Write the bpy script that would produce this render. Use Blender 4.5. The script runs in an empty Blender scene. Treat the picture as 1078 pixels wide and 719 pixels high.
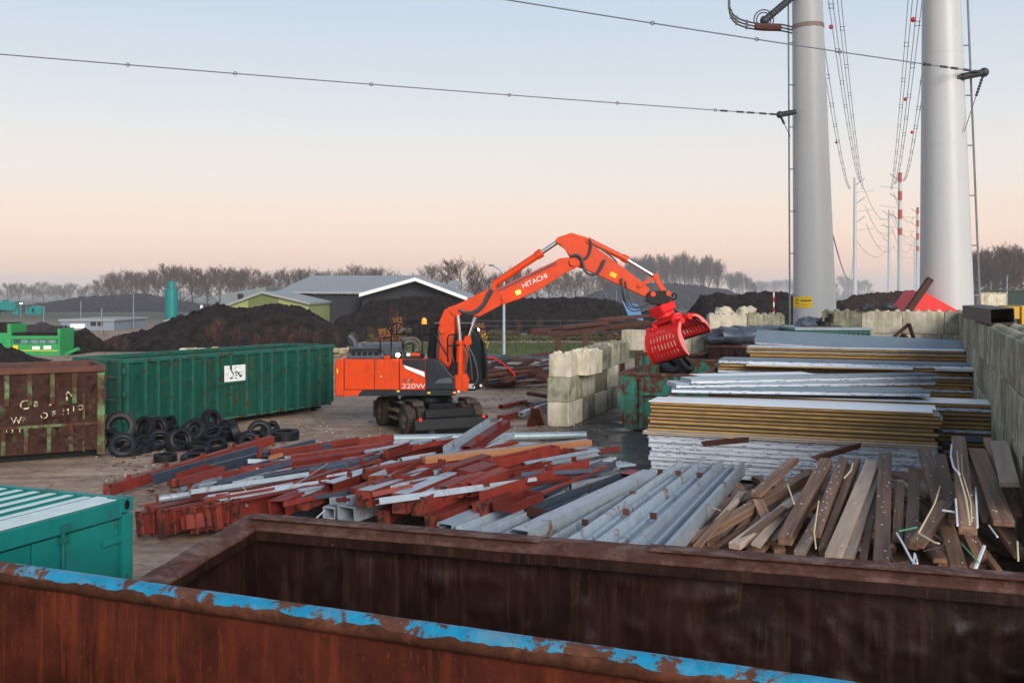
HAZE = .0002; MIST = .0013; SKY = .12; SKYMIX = .9; SKYGAIN = 7.3; SUNE = 2.8; EXPO = 0.3
SKYRAMP = [(0,(.97,.62,.48)),(.03,(.99,.68,.545)),(.055,(.98,.745,.61)),(.1,(.9,.785,.705)),(.147,(.81,.785,.765)),(.19,(.71,.745,.785)),(.28,(.57,.67,.775)),(.5,(.36,.47,.62)),(1,(.22,.3,.44))]
import bpy, bmesh, math, random
from mathutils import Vector, Matrix, noise
R = random.Random(11)
F = 1048.0; CX = 539.0; HY = 305.0; H = 4.7
TH = math.radians(21)
U = Vector((math.cos(TH), -math.sin(TH), 0)); V = Vector((math.sin(TH), math.cos(TH), 0))
sc = bpy.context.scene
COL = sc.collection
pi = math.pi

def G(px, py, z=0.0):
    Y = F*(H-z)/(py-HY); return Vector(((px-CX)*Y/F, Y, z))
def D(px, py, Y):
    return Vector(((px-CX)*Y/F, Y, H-(py-HY)*Y/F))

ORD = ['first','second','third','fourth','fifth','sixth','seventh','eighth','ninth','tenth','eleventh','twelfth','thirteenth',
       'fourteenth','fifteenth','sixteenth','seventeenth','eighteenth','nineteenth','twentieth','twenty-first','twenty-second',
       'twenty-third','twenty-fourth','twenty-fifth','twenty-sixth','twenty-seventh','twenty-eighth','twenty-ninth','thirtieth']

# ------------------------------------------------------------------ materials
def nd(nt, t, **kw):
    n = nt.nodes.new(t)
    for k, v in kw.items():
        if k in n.inputs.keys() if isinstance(k, str) else False: n.inputs[k].default_value = v
        else: setattr(n, k, v)
    return n
MATS = {}
def ramp(nt, fac, stops):
    r = nt.nodes.new('ShaderNodeValToRGB')
    e = r.color_ramp.elements
    while len(e) < len(stops): e.new(0.5)
    for i, (p, c) in enumerate(stops):
        e[i].position = p
        e[i].color = (c, c, c, 1) if isinstance(c, (int, float)) else (c[0], c[1], c[2], 1)
    nt.links.new(fac, r.inputs[0]); return r.outputs[0]
def noise_n(nt, vec, scale, detail=5, rough=.6, dist=0.0):
    n = nt.nodes.new('ShaderNodeTexNoise'); n.inputs['Scale'].default_value = scale
    n.inputs['Detail'].default_value = detail; n.inputs['Roughness'].default_value = rough
    n.inputs['Distortion'].default_value = dist
    nt.links.new(vec, n.inputs['Vector']); return n.outputs[0]
def mixc(nt, fac, a, b, mode='MIX'):
    m = nt.nodes.new('ShaderNodeMix'); m.data_type = 'RGBA'; m.blend_type = mode
    for v, s in ((fac, m.inputs[0]), (a, m.inputs[6]), (b, m.inputs[7])):
        if isinstance(v, (int, float)): s.default_value = v
        elif isinstance(v, (tuple, list)): s.default_value = (v[0], v[1], v[2], 1)
        else: nt.links.new(v, s)
    return m.outputs[2]
def mapv(nt, vec, scale):
    m = nt.nodes.new('ShaderNodeMapping'); m.inputs['Scale'].default_value = scale
    nt.links.new(vec, m.inputs[0]); return m.outputs[0]

def mat(name, col, rough=.6, metal=0.0, var=.25, scale=2.5, bump=.15, rust=0.0, rustcol=(.075,.026,.013), rscale=2.0,
        streak=None, grime=0.0, grimecol=(.05,.04,.03), objvar=.0, emit=None, spec=.4, stretch=(1,1,1), rust_sharp=.06, rust2=None, specks=None, drips=None):
    if rust and spec == .4: spec = .25
    if rust and not specks: specks = (tuple(x*.6 for x in rustcol), 20, .66, .7)
    m = bpy.data.materials.new(name); m.use_nodes = True
    nt = m.node_tree; b = nt.nodes['Principled BSDF']; L = nt.links.new
    b.inputs['Specular IOR Level'].default_value = spec
    tc = nt.nodes.new('ShaderNodeTexCoord'); oi = nt.nodes.new('ShaderNodeObjectInfo')
    va = nt.nodes.new('ShaderNodeVectorMath'); va.operation = 'MULTIPLY_ADD'
    L(oi.outputs['Random'], va.inputs[0]); va.inputs[1].default_value = (37, 51, 23); L(tc.outputs['Object'], va.inputs[2])
    vec = mapv(nt, va.outputs[0], stretch)
    n1 = noise_n(nt, vec, scale, 8, .62)
    hi = tuple(min(1, c*(1+var)) for c in col); lo = tuple(c*(1-var) for c in col)
    c = ramp(nt, n1, [(.28, lo), (.72, hi)])
    if objvar:
        mr = nt.nodes.new('ShaderNodeMapRange'); L(oi.outputs['Random'], mr.inputs[0])
        mr.inputs[3].default_value = 1-objvar; mr.inputs[4].default_value = 1+objvar
        mm = nt.nodes.new('ShaderNodeVectorMath'); mm.operation = 'SCALE'; L(c, mm.inputs[0]); L(mr.outputs[0], mm.inputs['Scale'])
        c = mm.outputs[0]
    rr = rough
    rsock = None
    if grime:
        g = noise_n(nt, vec, scale*.7+.3, 9, .7)
        gm = ramp(nt, g, [(.62-grime*.4, 0), (.85-grime*.3, .85)])
        c = mixc(nt, gm, c, grimecol)
    if streak:
        sv = mapv(nt, va.outputs[0], (streak[1], streak[1], streak[1]*.07))
        s = noise_n(nt, sv, 1.0, 6, .6)
        sm = ramp(nt, s, [(.5, 0), (.72, streak[2])])
        c = mixc(nt, sm, c, streak[0])
    if rust:
        g = noise_n(nt, vec, rscale, 10, .68, .3)
        rm = ramp(nt, g, [(.68-rust*.45-rust_sharp, 0), (.68-rust*.45+rust_sharp, 1)])
        g2 = noise_n(nt, vec, 9.0, 5, .7)
        rc = ramp(nt, g2, [(.3, tuple(x*.55 for x in rustcol)), (.6, rustcol), (.8, rust2 or tuple(min(1,x*1.7) for x in rustcol))])
        c = mixc(nt, rm, c, rc)
        mr = nt.nodes.new('ShaderNodeMapRange'); L(rm, mr.inputs[0]); mr.inputs[3].default_value = rough; mr.inputs[4].default_value = .85
        L(mr.outputs[0], b.inputs['Roughness'])
    else:
        r2 = nt.nodes.new('ShaderNodeMapRange'); L(n1, r2.inputs[0]); r2.inputs[3].default_value = max(.05, rough-.14); r2.inputs[4].default_value = min(1, rough+.14)
        L(r2.outputs[0], b.inputs['Roughness'])
    if drips:      # narrow vertical runs: (colour, scale, amount)
        dvv = mapv(nt, va.outputs[0], (drips[1], drips[1], drips[1]*.045)); dn = noise_n(nt, dvv, 1.0, 3, .5)
        dk = noise_n(nt, vec, 1.3, 4, .6); dm = ramp(nt, dn, [(.58, 0), (.64, drips[2])])
        dm2 = nt.nodes.new('ShaderNodeMath'); dm2.operation = 'MULTIPLY'; L(dm, dm2.inputs[0]); L(ramp(nt, dk, [(.4, 0), (.6, 1)]), dm2.inputs[1])
        c = mixc(nt, dm2.outputs[0], c, drips[0])
    if specks:     # small flakes and scratches: (colour, scale, threshold, amount)
        sn = noise_n(nt, mapv(nt, va.outputs[0], (1, 1, .45)), specks[1], 4, .75); sk_ = ramp(nt, sn, [(specks[2], 0), (specks[2]+.035, specks[3])])
        c = mixc(nt, sk_, c, specks[0])
    L(c, b.inputs['Base Color']); b.inputs['Metallic'].default_value = metal
    if bump:
        bn = noise_n(nt, vec, scale*6, 8, .7)
        bp = nt.nodes.new('ShaderNodeBump'); bp.inputs['Strength'].default_value = bump; bp.inputs['Distance'].default_value = .02
        L(bn, bp.inputs['Height']); L(bp.outputs[0], b.inputs['Normal'])
    if emit:
        b.inputs['Emission Color'].default_value = (*emit[0], 1); b.inputs['Emission Strength'].default_value = emit[1]
    MATS[name] = m
    return m

M = {}
def defmats():
    M['orange'] = mat('orange_paint', (.64,.053,.005), .38, spec=.3, var=.1, bump=.03, grime=.2, grimecol=(.36,.06,.02), drips=((.24,.06,.025), 14, .55), specks=((.13,.04,.02), 22, .68, .7))
    M['red'] = mat('signal_red_paint', (.7,.015,.016), .4, spec=.3, var=.12, bump=.05, grime=.15, grimecol=(.25,.02,.015), specks=((.16,.03,.02), 16, .66, .7))
    M['pinkred'] = mat('lit_red_edge', (.85,.2,.18), .45, var=.1)  # red with the light on the near-end grapple plates put into the colour
    M['black'] = mat('black_paint', (.006,.007,.009), .4, spec=.22, var=.3, bump=.03)
    M['darkgrey'] = mat('dark_grey_plastic', (.016,.019,.026), .42, spec=.3, var=.2, bump=.03)
    M['midgrey'] = mat('grey_hood', (.06,.072,.095), .5, var=.15)
    M['chrome'] = mat('chrome_rod', (.75,.75,.76), .18, 1.0, var=.03, bump=0)
    M['hose'] = mat('rubber_hose', (.05,.055,.062), .38, var=.1)
    M['glass'] = mat('dark_glass', (.012,.025,.024), .06, var=.1, bump=0, spec=.6)
    M['rubber'] = mat('tyre_rubber', (.008,.009,.012), .5, var=.4, bump=.2, scale=6, grime=.14, grimecol=(.06,.048,.036), objvar=.4, spec=.3)
    M['mudrubber'] = mat('muddy_rubber', (.06,.047,.036), .95, spec=.1, var=.5, bump=.4, scale=5)
    M['mud'] = mat('mud_caked_steel', (.17,.135,.1), .9, var=.4, bump=.3, scale=4)
    M['white'] = mat('white_paint', (.8,.8,.8), .45, var=.04, bump=0)
    M['decal_dark'] = mat('dark_decal', (.03,.03,.035), .5, var=.05, bump=0)
    M['decal_grey'] = mat('silver_decal', (.55,.57,.6), .4, var=.05, bump=0)
    M['yellow'] = mat('yellow_paint', (.85,.55,.01), .45, var=.05, bump=0)
    M['blue_decal'] = mat('blue_decal', (.05,.09,.5), .45, var=.05, bump=0)
    M['lamp_on'] = mat('lit_lamp', (1,.9,.7), .3, emit=((1,.85,.6), 14), bump=0)
    M['lamp_amber'] = mat('amber_lamp', (.9,.25,.02), .25, emit=((1,.3,.02), .6), bump=0)
    M['lamp_red'] = mat('red_lamp', (.8,.01,.01), .25, emit=((1,.03,.02), 1.2), bump=0)
    M['glint_glow'] = mat('amber_boom_glint', (1,.6,.05), .25, emit=((1,.55,.05), 5), bump=0)  # glow for the glint on the boom; no lamp sits there
    # containers
    M['rust_dark'] = mat('dark_rusted_steel', (.02,.0075,.0055), .42, var=.6, bump=.4, scale=1.6, streak=((.075,.036,.026), 11, .5), grime=.3, grimecol=(.006,.004,.0035), spec=.28, drips=((.055,.023,.015), 34, .6), specks=((.26,.13,.075), 34, .69, .8))
    M['rust_rim'] = mat('worn_rust_rim', (.13,.066,.052), .5, var=.35, bump=.35, scale=5, rust=.5, rustcol=(.09,.036,.027), rscale=4, grime=.15, grimecol=(.04,.02,.015), specks=((.36,.26,.22), 40, .66, .7))
    M['rust_red'] = mat('red_brown_rust', (.075,.014,.006), .7, var=.55, bump=.45, scale=2.4, streak=((.2,.037,.013), 12, .6), grime=.38, grimecol=(.018,.006,.004), spec=.22, drips=((.2,.042,.014), 26, .45), specks=((.26,.06,.018), 48, .62, .5))
    M['blue_rim'] = mat('flaking_blue_paint', (.01,.23,.4), .42, var=.25, bump=.3, scale=6, grime=.36, grimecol=(.17,.25,.28), rust=.33, rustcol=(.13,.05,.03), rscale=4.2, rust_sharp=.02)
    M['rim_pipe'] = mat('rusty_pipe_rim', (.15,.05,.028), .45, var=.35, bump=.2, scale=6, rust=.5)
    M['teal'] = mat('teal_container_paint', (.006,.165,.15), .42, var=.16, bump=.06, grime=.16, grimecol=(.01,.075,.06), rust=.06, rscale=3)
    M['teal_dark'] = mat('dark_teal_paint', (.006,.11,.1), .5, var=.2, bump=.06)
    M['frost'] = mat('frosted_roof', (.6,.7,.68), .7, var=.14, bump=.12, scale=4)
    M['green'] = mat('green_container_paint', (.006,.066,.047), .45, var=.18, bump=.06, rust=.1, rscale=3, streak=((.03,.1,.065), 6, .5), grime=.15, grimecol=(.012,.06,.04), drips=((.075,.04,.025), 9, .75))
    M['green_rib'] = mat('green_rib_paint', (.014,.1,.072), .45, var=.22, bump=.08, rust=.2, rscale=4)
    M['green_rust'] = mat('green_paint_with_rust', (.015,.19,.135), .5, var=.2, bump=.2, rust=.4, rscale=2.6, rustcol=(.1,.03,.017), streak=((.09,.035,.02), 6, .6))
    M['rust_green'] = mat('rust_over_green', (.07,.115,.05), .65, var=.4, bump=.6, rust=.7, rscale=1.3, rustcol=(.05,.019,.014), rust_sharp=.1, streak=((.03,.016,.012), 4, .8), rust2=(.15,.07,.05))
    M['rust_green2'] = mat('green_over_rust', (.11,.18,.075), .7, var=.35, bump=.4, rust=.5, rscale=2.0, rustcol=(.085,.035,.02), rust_sharp=.08)
    M['rust'] = mat('rusted_steel', (.08,.032,.023), .7, spec=.25, var=.4, bump=.3, scale=3, objvar=.3)
    M['cream_text'] = mat('faded_cream_paint', (.75,.66,.45), .7, var=.15, rust=.42, rscale=9, rustcol=(.08,.033,.022))
    # beams
    M['primer'] = mat('red_primer_steel', (.165,.022,.014), .5, var=.3, bump=.15, scale=3, grime=.24, grimecol=(.06,.02,.014), objvar=.35, spec=.35, specks=((.4,.12,.08), 24, .68, .6), rust=.08, rustcol=(.06,.03,.025))
    M['primer_end'] = mat('worn_primer_end', (.25,.045,.025), .6, var=.3, bump=.2, scale=5, rust=.38, rscale=5, rustcol=(.045,.025,.022))
    M['galv'] = mat('galvanised_steel', (.36,.42,.475), .4, .3, var=.16, bump=.06, scale=4, objvar=.13, grime=.08, grimecol=(.2,.16,.12), rust=.1, rustcol=(.2,.08,.04), specks=((.2,.1,.06), 14, .68, .6))
    M['galv_pipe'] = mat('weathered_galvanised_pipe', (.3,.37,.4), .5, .35, var=.25, bump=.08, scale=5, grime=.12, grimecol=(.12,.11,.1))
    M['navy'] = mat('slate_painted_steel', (.042,.058,.085), .45, .1, var=.2, bump=.06, scale=4, objvar=.3, rust=.1)
    M['slate'] = mat('slate_sheet', (.2,.25,.29), .4, .25, var=.12, bump=.04, scale=3)
    M['timber_tan'] = mat('tan_timber', (.33,.14,.06), .7, var=.2, stretch=(.15,2,2), scale=6)
    M['plank'] = mat('weathered_brown_timber', (.2,.115,.075), .66, var=.6, bump=.45, scale=4, stretch=(.14,3,3), objvar=.45, grime=.26, grimecol=(.06,.032,.022), specks=((.03,.018,.012), 15, .64, .8))
    M['plank_pale'] = mat('pale_weathered_timber', (.36,.275,.215), .7, var=.3, bump=.3, scale=4, stretch=(.2,2.4,2.4), objvar=.2, grime=.18, grimecol=(.1,.07,.05))
    M['nail'] = mat('pale_nail_residue', (.6,.58,.55), .6, var=.2)
    M['strip_cream'] = mat('cream_plastic', (.72,.62,.38), .5, var=.1)
    M['strip_white'] = mat('white_plastic', (.72,.76,.8), .45, var=.08)
    M['strip_green'] = mat('green_plastic', (.1,.35,.22), .5, var=.1)
    # panels
    M['foam'] = mat('yellow_foam_edge', (.46,.26,.075), .85, var=.35, bump=.2, scale=7, objvar=.15, stretch=(.3,1,1))
    M['skin_dark'] = mat('dark_sheet_skin', (.045,.058,.068), .45, .2, var=.2, bump=.02, objvar=.2)
    M['skin_white'] = mat('white_sheet_skin', (.8,.83,.86), .4, var=.05, bump=.02, grime=.04, grimecol=(.5,.48,.45))
    M['skin_grey'] = mat('grey_blue_sheet', (.15,.2,.245), .42, .25, var=.12, bump=.03, objvar=.12)
    # setting
    M['concrete'] = mat('pale_concrete', (.56,.51,.4), .9, spec=.15, var=.25, bump=.35, scale=2.2, streak=((.2,.18,.1), 4, .7), grime=.3, grimecol=(.2,.17,.09), objvar=.15, specks=((.2,.19,.16), 18, .64, .6))
    M['concrete_moss'] = mat('mossy_concrete', (.36,.34,.26), .9, spec=.15, var=.35, bump=.35, scale=2.0, streak=((.07,.066,.02), 4.5, 1.0), grime=.46, grimecol=(.085,.08,.05), objvar=.35, specks=((.14,.13,.1), 16, .62, .6))
    M['pole'] = mat('pale_grey_pole', (.47,.49,.49), .42, var=.015, bump=0, scale=.3, drips=((.42,.43,.42), 5, .5))
    M['steel_dark'] = mat('dark_steel', (.03,.034,.04), .5, var=.2, bump=0)
    M['wire'] = mat('aluminium_wire', (.16,.18,.21), .5, .2, var=.1, bump=0)
    M['ball'] = mat('red_marker', (.5,.02,.02), .5, bump=0)
    M['red_band'] = mat('dull_red_band', (.36,.05,.04), .6, bump=0)  # one even red, less saturated than the marker balls
    M['rail'] = mat('galvanised_rail', (.2,.22,.25), .5, .3, bump=0)
    M['compost'] = mat('dark_compost', (.022,.017,.016), .95, spec=.1, var=.8, bump=1.0, scale=1.3, grime=.2, grimecol=(.045,.032,.026), specks=((.09,.07,.06), 5, .66, .8))
    M['compost_red'] = mat('reddish_compost', (.045,.026,.022), .95, spec=.1, var=.5, bump=1.0, scale=1.3)
    M['grey_heap'] = mat('grey_soil', (.05,.046,.05), .95, spec=.1, var=.4, bump=.8, scale=.8)
    M['bark'] = mat('tree_bark', (.055,.036,.028), .9, var=.3, bump=.1)
    M['twig'] = mat('bare_twigs', (.075,.04,.03), .9, var=.2, bump=0)
    M['twig_red'] = mat('reddish_twigs', (.13,.055,.035), .9, var=.3, bump=0)
    M['hedge'] = mat('autumn_hedge', (.12,.1,.04), .9, var=.6, bump=.3, scale=1.0, objvar=.2)
    M['leaf_orange'] = mat('orange_leaves', (.38,.13,.03), .8, var=.4, bump=0)
    M['leaf_yellow'] = mat('yellow_leaves', (.5,.36,.05), .8, var=.4, bump=0)
    M['leaf_dull'] = mat('dull_green_leaves', (.13,.13,.055), .85, var=.5, bump=0, objvar=.2)
    M['grassm'] = mat('grass_ground', (.075,.095,.03), .95, var=.4, bump=.4, scale=2)
    M['dry_grass'] = mat('dry_reed_grass', (.42,.36,.2), .9, var=.3, bump=0)
    M['gable_green'] = mat('pale_green_cladding', (.28,.33,.13), .8, var=.1, streak=((.2,.24,.1), 3, .4))
    M['gable_dark'] = mat('olive_door', (.13,.16,.055), .8, var=.12, streak=((.09,.11,.04), 3, .5))
    M['roof_grey'] = mat('pale_grey_roof', (.3,.31,.32), .7, var=.15, streak=((.25,.26,.27), 1, .5))
    M['clad_grey'] = mat('grey_cladding', (.2,.22,.23), .7, var=.12, streak=((.13,.15,.16), 2, .5))
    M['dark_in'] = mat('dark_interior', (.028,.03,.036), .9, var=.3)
    M['silo'] = mat('teal_silo_paint', (.005,.2,.19), .5, var=.15, streak=((.01,.12,.12), 1.5, .6))
    M['machine'] = mat('bright_green_paint', (.03,.3,.09), .5, var=.15, bump=.05, grime=.12, grimecol=(.03,.16,.06))
    M['bluegrey'] = mat('blue_grey_cladding', (.2,.24,.29), .7, var=.1)
    M['tarp'] = mat('blue_tarp', (.09,.26,.5), .5, var=.2)
    M['bag'] = mat('dark_plastic_sheeting', (.06,.075,.1), .35, var=.4, bump=.4, scale=4)
    M['mach_yellow'] = mat('dull_yellow_paint', (.5,.28,.02), .5, var=.15)
    M['darkgreen'] = mat('dark_green_cladding', (.02,.04,.035), .7, var=.1)
    # printed white film on panel edges
    m = mat('printed_white_film', (.62,.66,.72), .45, var=.05, bump=0, scale=9)
    nt = m.node_tree; b = nt.nodes['Principled BSDF']; L = nt.links.new
    tc = nt.nodes.new('ShaderNodeTexCoord')
    src = b.inputs['Base Color'].links[0].from_socket
    br = nt.nodes.new('ShaderNodeTexBrick'); br.offset = .37; br.squash = 1
    br.inputs['Color1'].default_value = (1,1,1,1); br.inputs['Color2'].default_value = (0,0,0,1); br.inputs['Mortar'].default_value = (1,1,1,1)
    br.inputs['Scale'].default_value = 1.0; br.inputs['Brick Width'].default_value = .17; br.inputs['Row Height'].default_value = .055
    br.inputs['Mortar Size'].default_value = .017; br.inputs['Bias'].default_value = -.1
    sx = nt.nodes.new('ShaderNodeSeparateXYZ'); L(tc.outputs['Object'], sx.inputs[0])
    oi = nt.nodes.new('ShaderNodeObjectInfo'); ad = nt.nodes.new('ShaderNodeMath'); ad.operation = 'MULTIPLY_ADD'
    L(oi.outputs['Random'], ad.inputs[0]); ad.inputs[1].default_value = 3.0; L(sx.outputs[0], ad.inputs[2])
    cm = nt.nodes.new('ShaderNodeCombineXYZ'); L(ad.outputs[0], cm.inputs[0]); L(sx.outputs[2], cm.inputs[1]); L(cm.outputs[0], br.inputs['Vector'])
    n3 = noise_n(nt, mapv(nt, tc.outputs['Object'], (1,1,1)), 26, 3, .6)
    br2 = ramp(nt, br.outputs['Color'], [(.4, 1), (.6, 0)])
    br3 = ramp(nt, n3, [(.42, 0), (.5, 1)])
    mm = nt.nodes.new('ShaderNodeMath'); mm.operation = 'MULTIPLY'; L(br2, mm.inputs[0]); L(br3, mm.inputs[1])
    L(mixc(nt, mm.outputs[0], src, (.05,.07,.22)), b.inputs['Base Color'])
    M['film'] = m
    # ground
    m = bpy.data.materials.new('yard_ground'); m.use_nodes = True
    nt = m.node_tree; b = nt.nodes['Principled BSDF']; L = nt.links.new
    ge = nt.nodes.new('ShaderNodeNewGeometry'); pos = ge.outputs['Position']
    n1 = noise_n(nt, pos, .5, 9, .65); n2 = noise_n(nt, pos, 3.5, 8, .7)
    rot = nt.nodes.new('ShaderNodeMapping'); rot.inputs['Rotation'].default_value = (0,0,math.radians(-16)); rot.inputs['Scale'].default_value = (.12, 1.4, 1)
    L(pos, rot.inputs[0]); n3 = noise_n(nt, rot.outputs[0], 1.2, 6, .6)
    c = ramp(nt, n1, [(.3,(.19,.11,.073)), (.5,(.37,.24,.165)), (.7,(.56,.4,.29))])
    c = mixc(nt, ramp(nt, n3, [(.4,0),(.62,.85)]), c, (.16,.11,.08))
    c = mixc(nt, ramp(nt, n2, [(.45,0),(.75,.6)]), c, (.5,.41,.32))
    n5 = noise_n(nt, pos, 14, 6, .75); c = mixc(nt, ramp(nt, n5, [(.55,0),(.66,.7)]), c, (.1,.07,.05)); c = mixc(nt, ramp(nt, n5, [(.3,.55),(.42,0)]), c, (.62,.5,.39))
    vo = nt.nodes.new('ShaderNodeTexVoronoi'); vo.feature = 'DISTANCE_TO_EDGE'; vo.inputs['Scale'].default_value = .55
    wv = nt.nodes.new('ShaderNodeVectorMath'); wv.operation = 'ADD'; L(pos, wv.inputs[0])
    nc = nt.nodes.new('ShaderNodeTexNoise'); nc.inputs['Scale'].default_value = 1.5; L(pos, nc.inputs['Vector']); L(nc.outputs[1], wv.inputs[1])
    L(wv.outputs[0], vo.inputs['Vector'])
    c = mixc(nt, ramp(nt, vo.outputs[0], [(.0,.55),(.03,0)]), c, (.06,.045,.035))
    # wet dark asphalt round the block wall and the open green skip
    dv = nt.nodes.new('ShaderNodeVectorMath'); dv.operation = 'SUBTRACT'; L(pos, dv.inputs[0]); dv.inputs[1].default_value = (4.6, 29.5, 0)
    sv = nt.nodes.new('ShaderNodeVectorMath'); sv.operation = 'MULTIPLY'; L(dv.outputs[0], sv.inputs[0]); sv.inputs[1].default_value = (.25, .125, 0)
    ln = nt.nodes.new('ShaderNodeVectorMath'); ln.operation = 'LENGTH'; L(sv.outputs[0], ln.inputs[0])
    aw = nt.nodes.new('ShaderNodeMath'); aw.operation = 'MULTIPLY_ADD'; L(n1, aw.inputs[0]); aw.inputs[1].default_value = .9; L(ln.outputs['Value'], aw.inputs[2])
    wet = ramp(nt, aw.outputs[0], [(.0,1),(.0,1)])
    wr = wet.node.color_ramp.elements; wr[0].position = 0; wr[0].color = (1,1,1,1); wr[1].position = 1; wr[1].color = (0,0,0,1)
    mr = nt.nodes.new('ShaderNodeMapRange'); L(aw.outputs[0], mr.inputs[0]); mr.inputs[1].default_value = 1.25; mr.inputs[2].default_value = 1.6; mr.inputs[3].default_value = 1; mr.inputs[4].default_value = 0
    wetm = mr.outputs[0]
    wc = ramp(nt, n2, [(.3,(.028,.028,.026)), (.7,(.075,.072,.066))])
    c = mixc(nt, wetm, c, wc)
    # beyond the yard: dull field
    sy = nt.nodes.new('ShaderNodeSeparateXYZ'); L(pos, sy.inputs[0])
    fm = nt.nodes.new('ShaderNodeMapRange'); L(sy.outputs[1], fm.inputs[0]); fm.inputs[1].default_value = 110; fm.inputs[2].default_value = 170
    c = mixc(nt, fm.outputs[0], c, (.09,.09,.06))
    L(c, b.inputs['Base Color'])
    pud = ramp(nt, n1, [(.42,1),(.5,0)])
    mp = nt.nodes.new('ShaderNodeMath'); mp.operation = 'MULTIPLY'; L(pud, mp.inputs[0]); L(wetm, mp.inputs[1])
    rg = nt.nodes.new('ShaderNodeMapRange'); L(mp.outputs[0], rg.inputs[0]); rg.inputs[3].default_value = .85; rg.inputs[4].default_value = .12
    L(rg.outputs[0], b.inputs['Roughness'])
    bp = nt.nodes.new('ShaderNodeBump'); bp.inputs['Strength'].default_value = .5; bp.inputs['Distance'].default_value = .06
    bs = nt.nodes.new('ShaderNodeMath'); bs.operation = 'MULTIPLY_ADD'; L(n2, bs.inputs[0]); bs.inputs[1].default_value = .6; L(n3, bs.inputs[2])
    L(bs.outputs[0], bp.inputs['Height']); L(bp.outputs[0], b.inputs['Normal'])
    M['ground'] = m
defmats()

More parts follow.
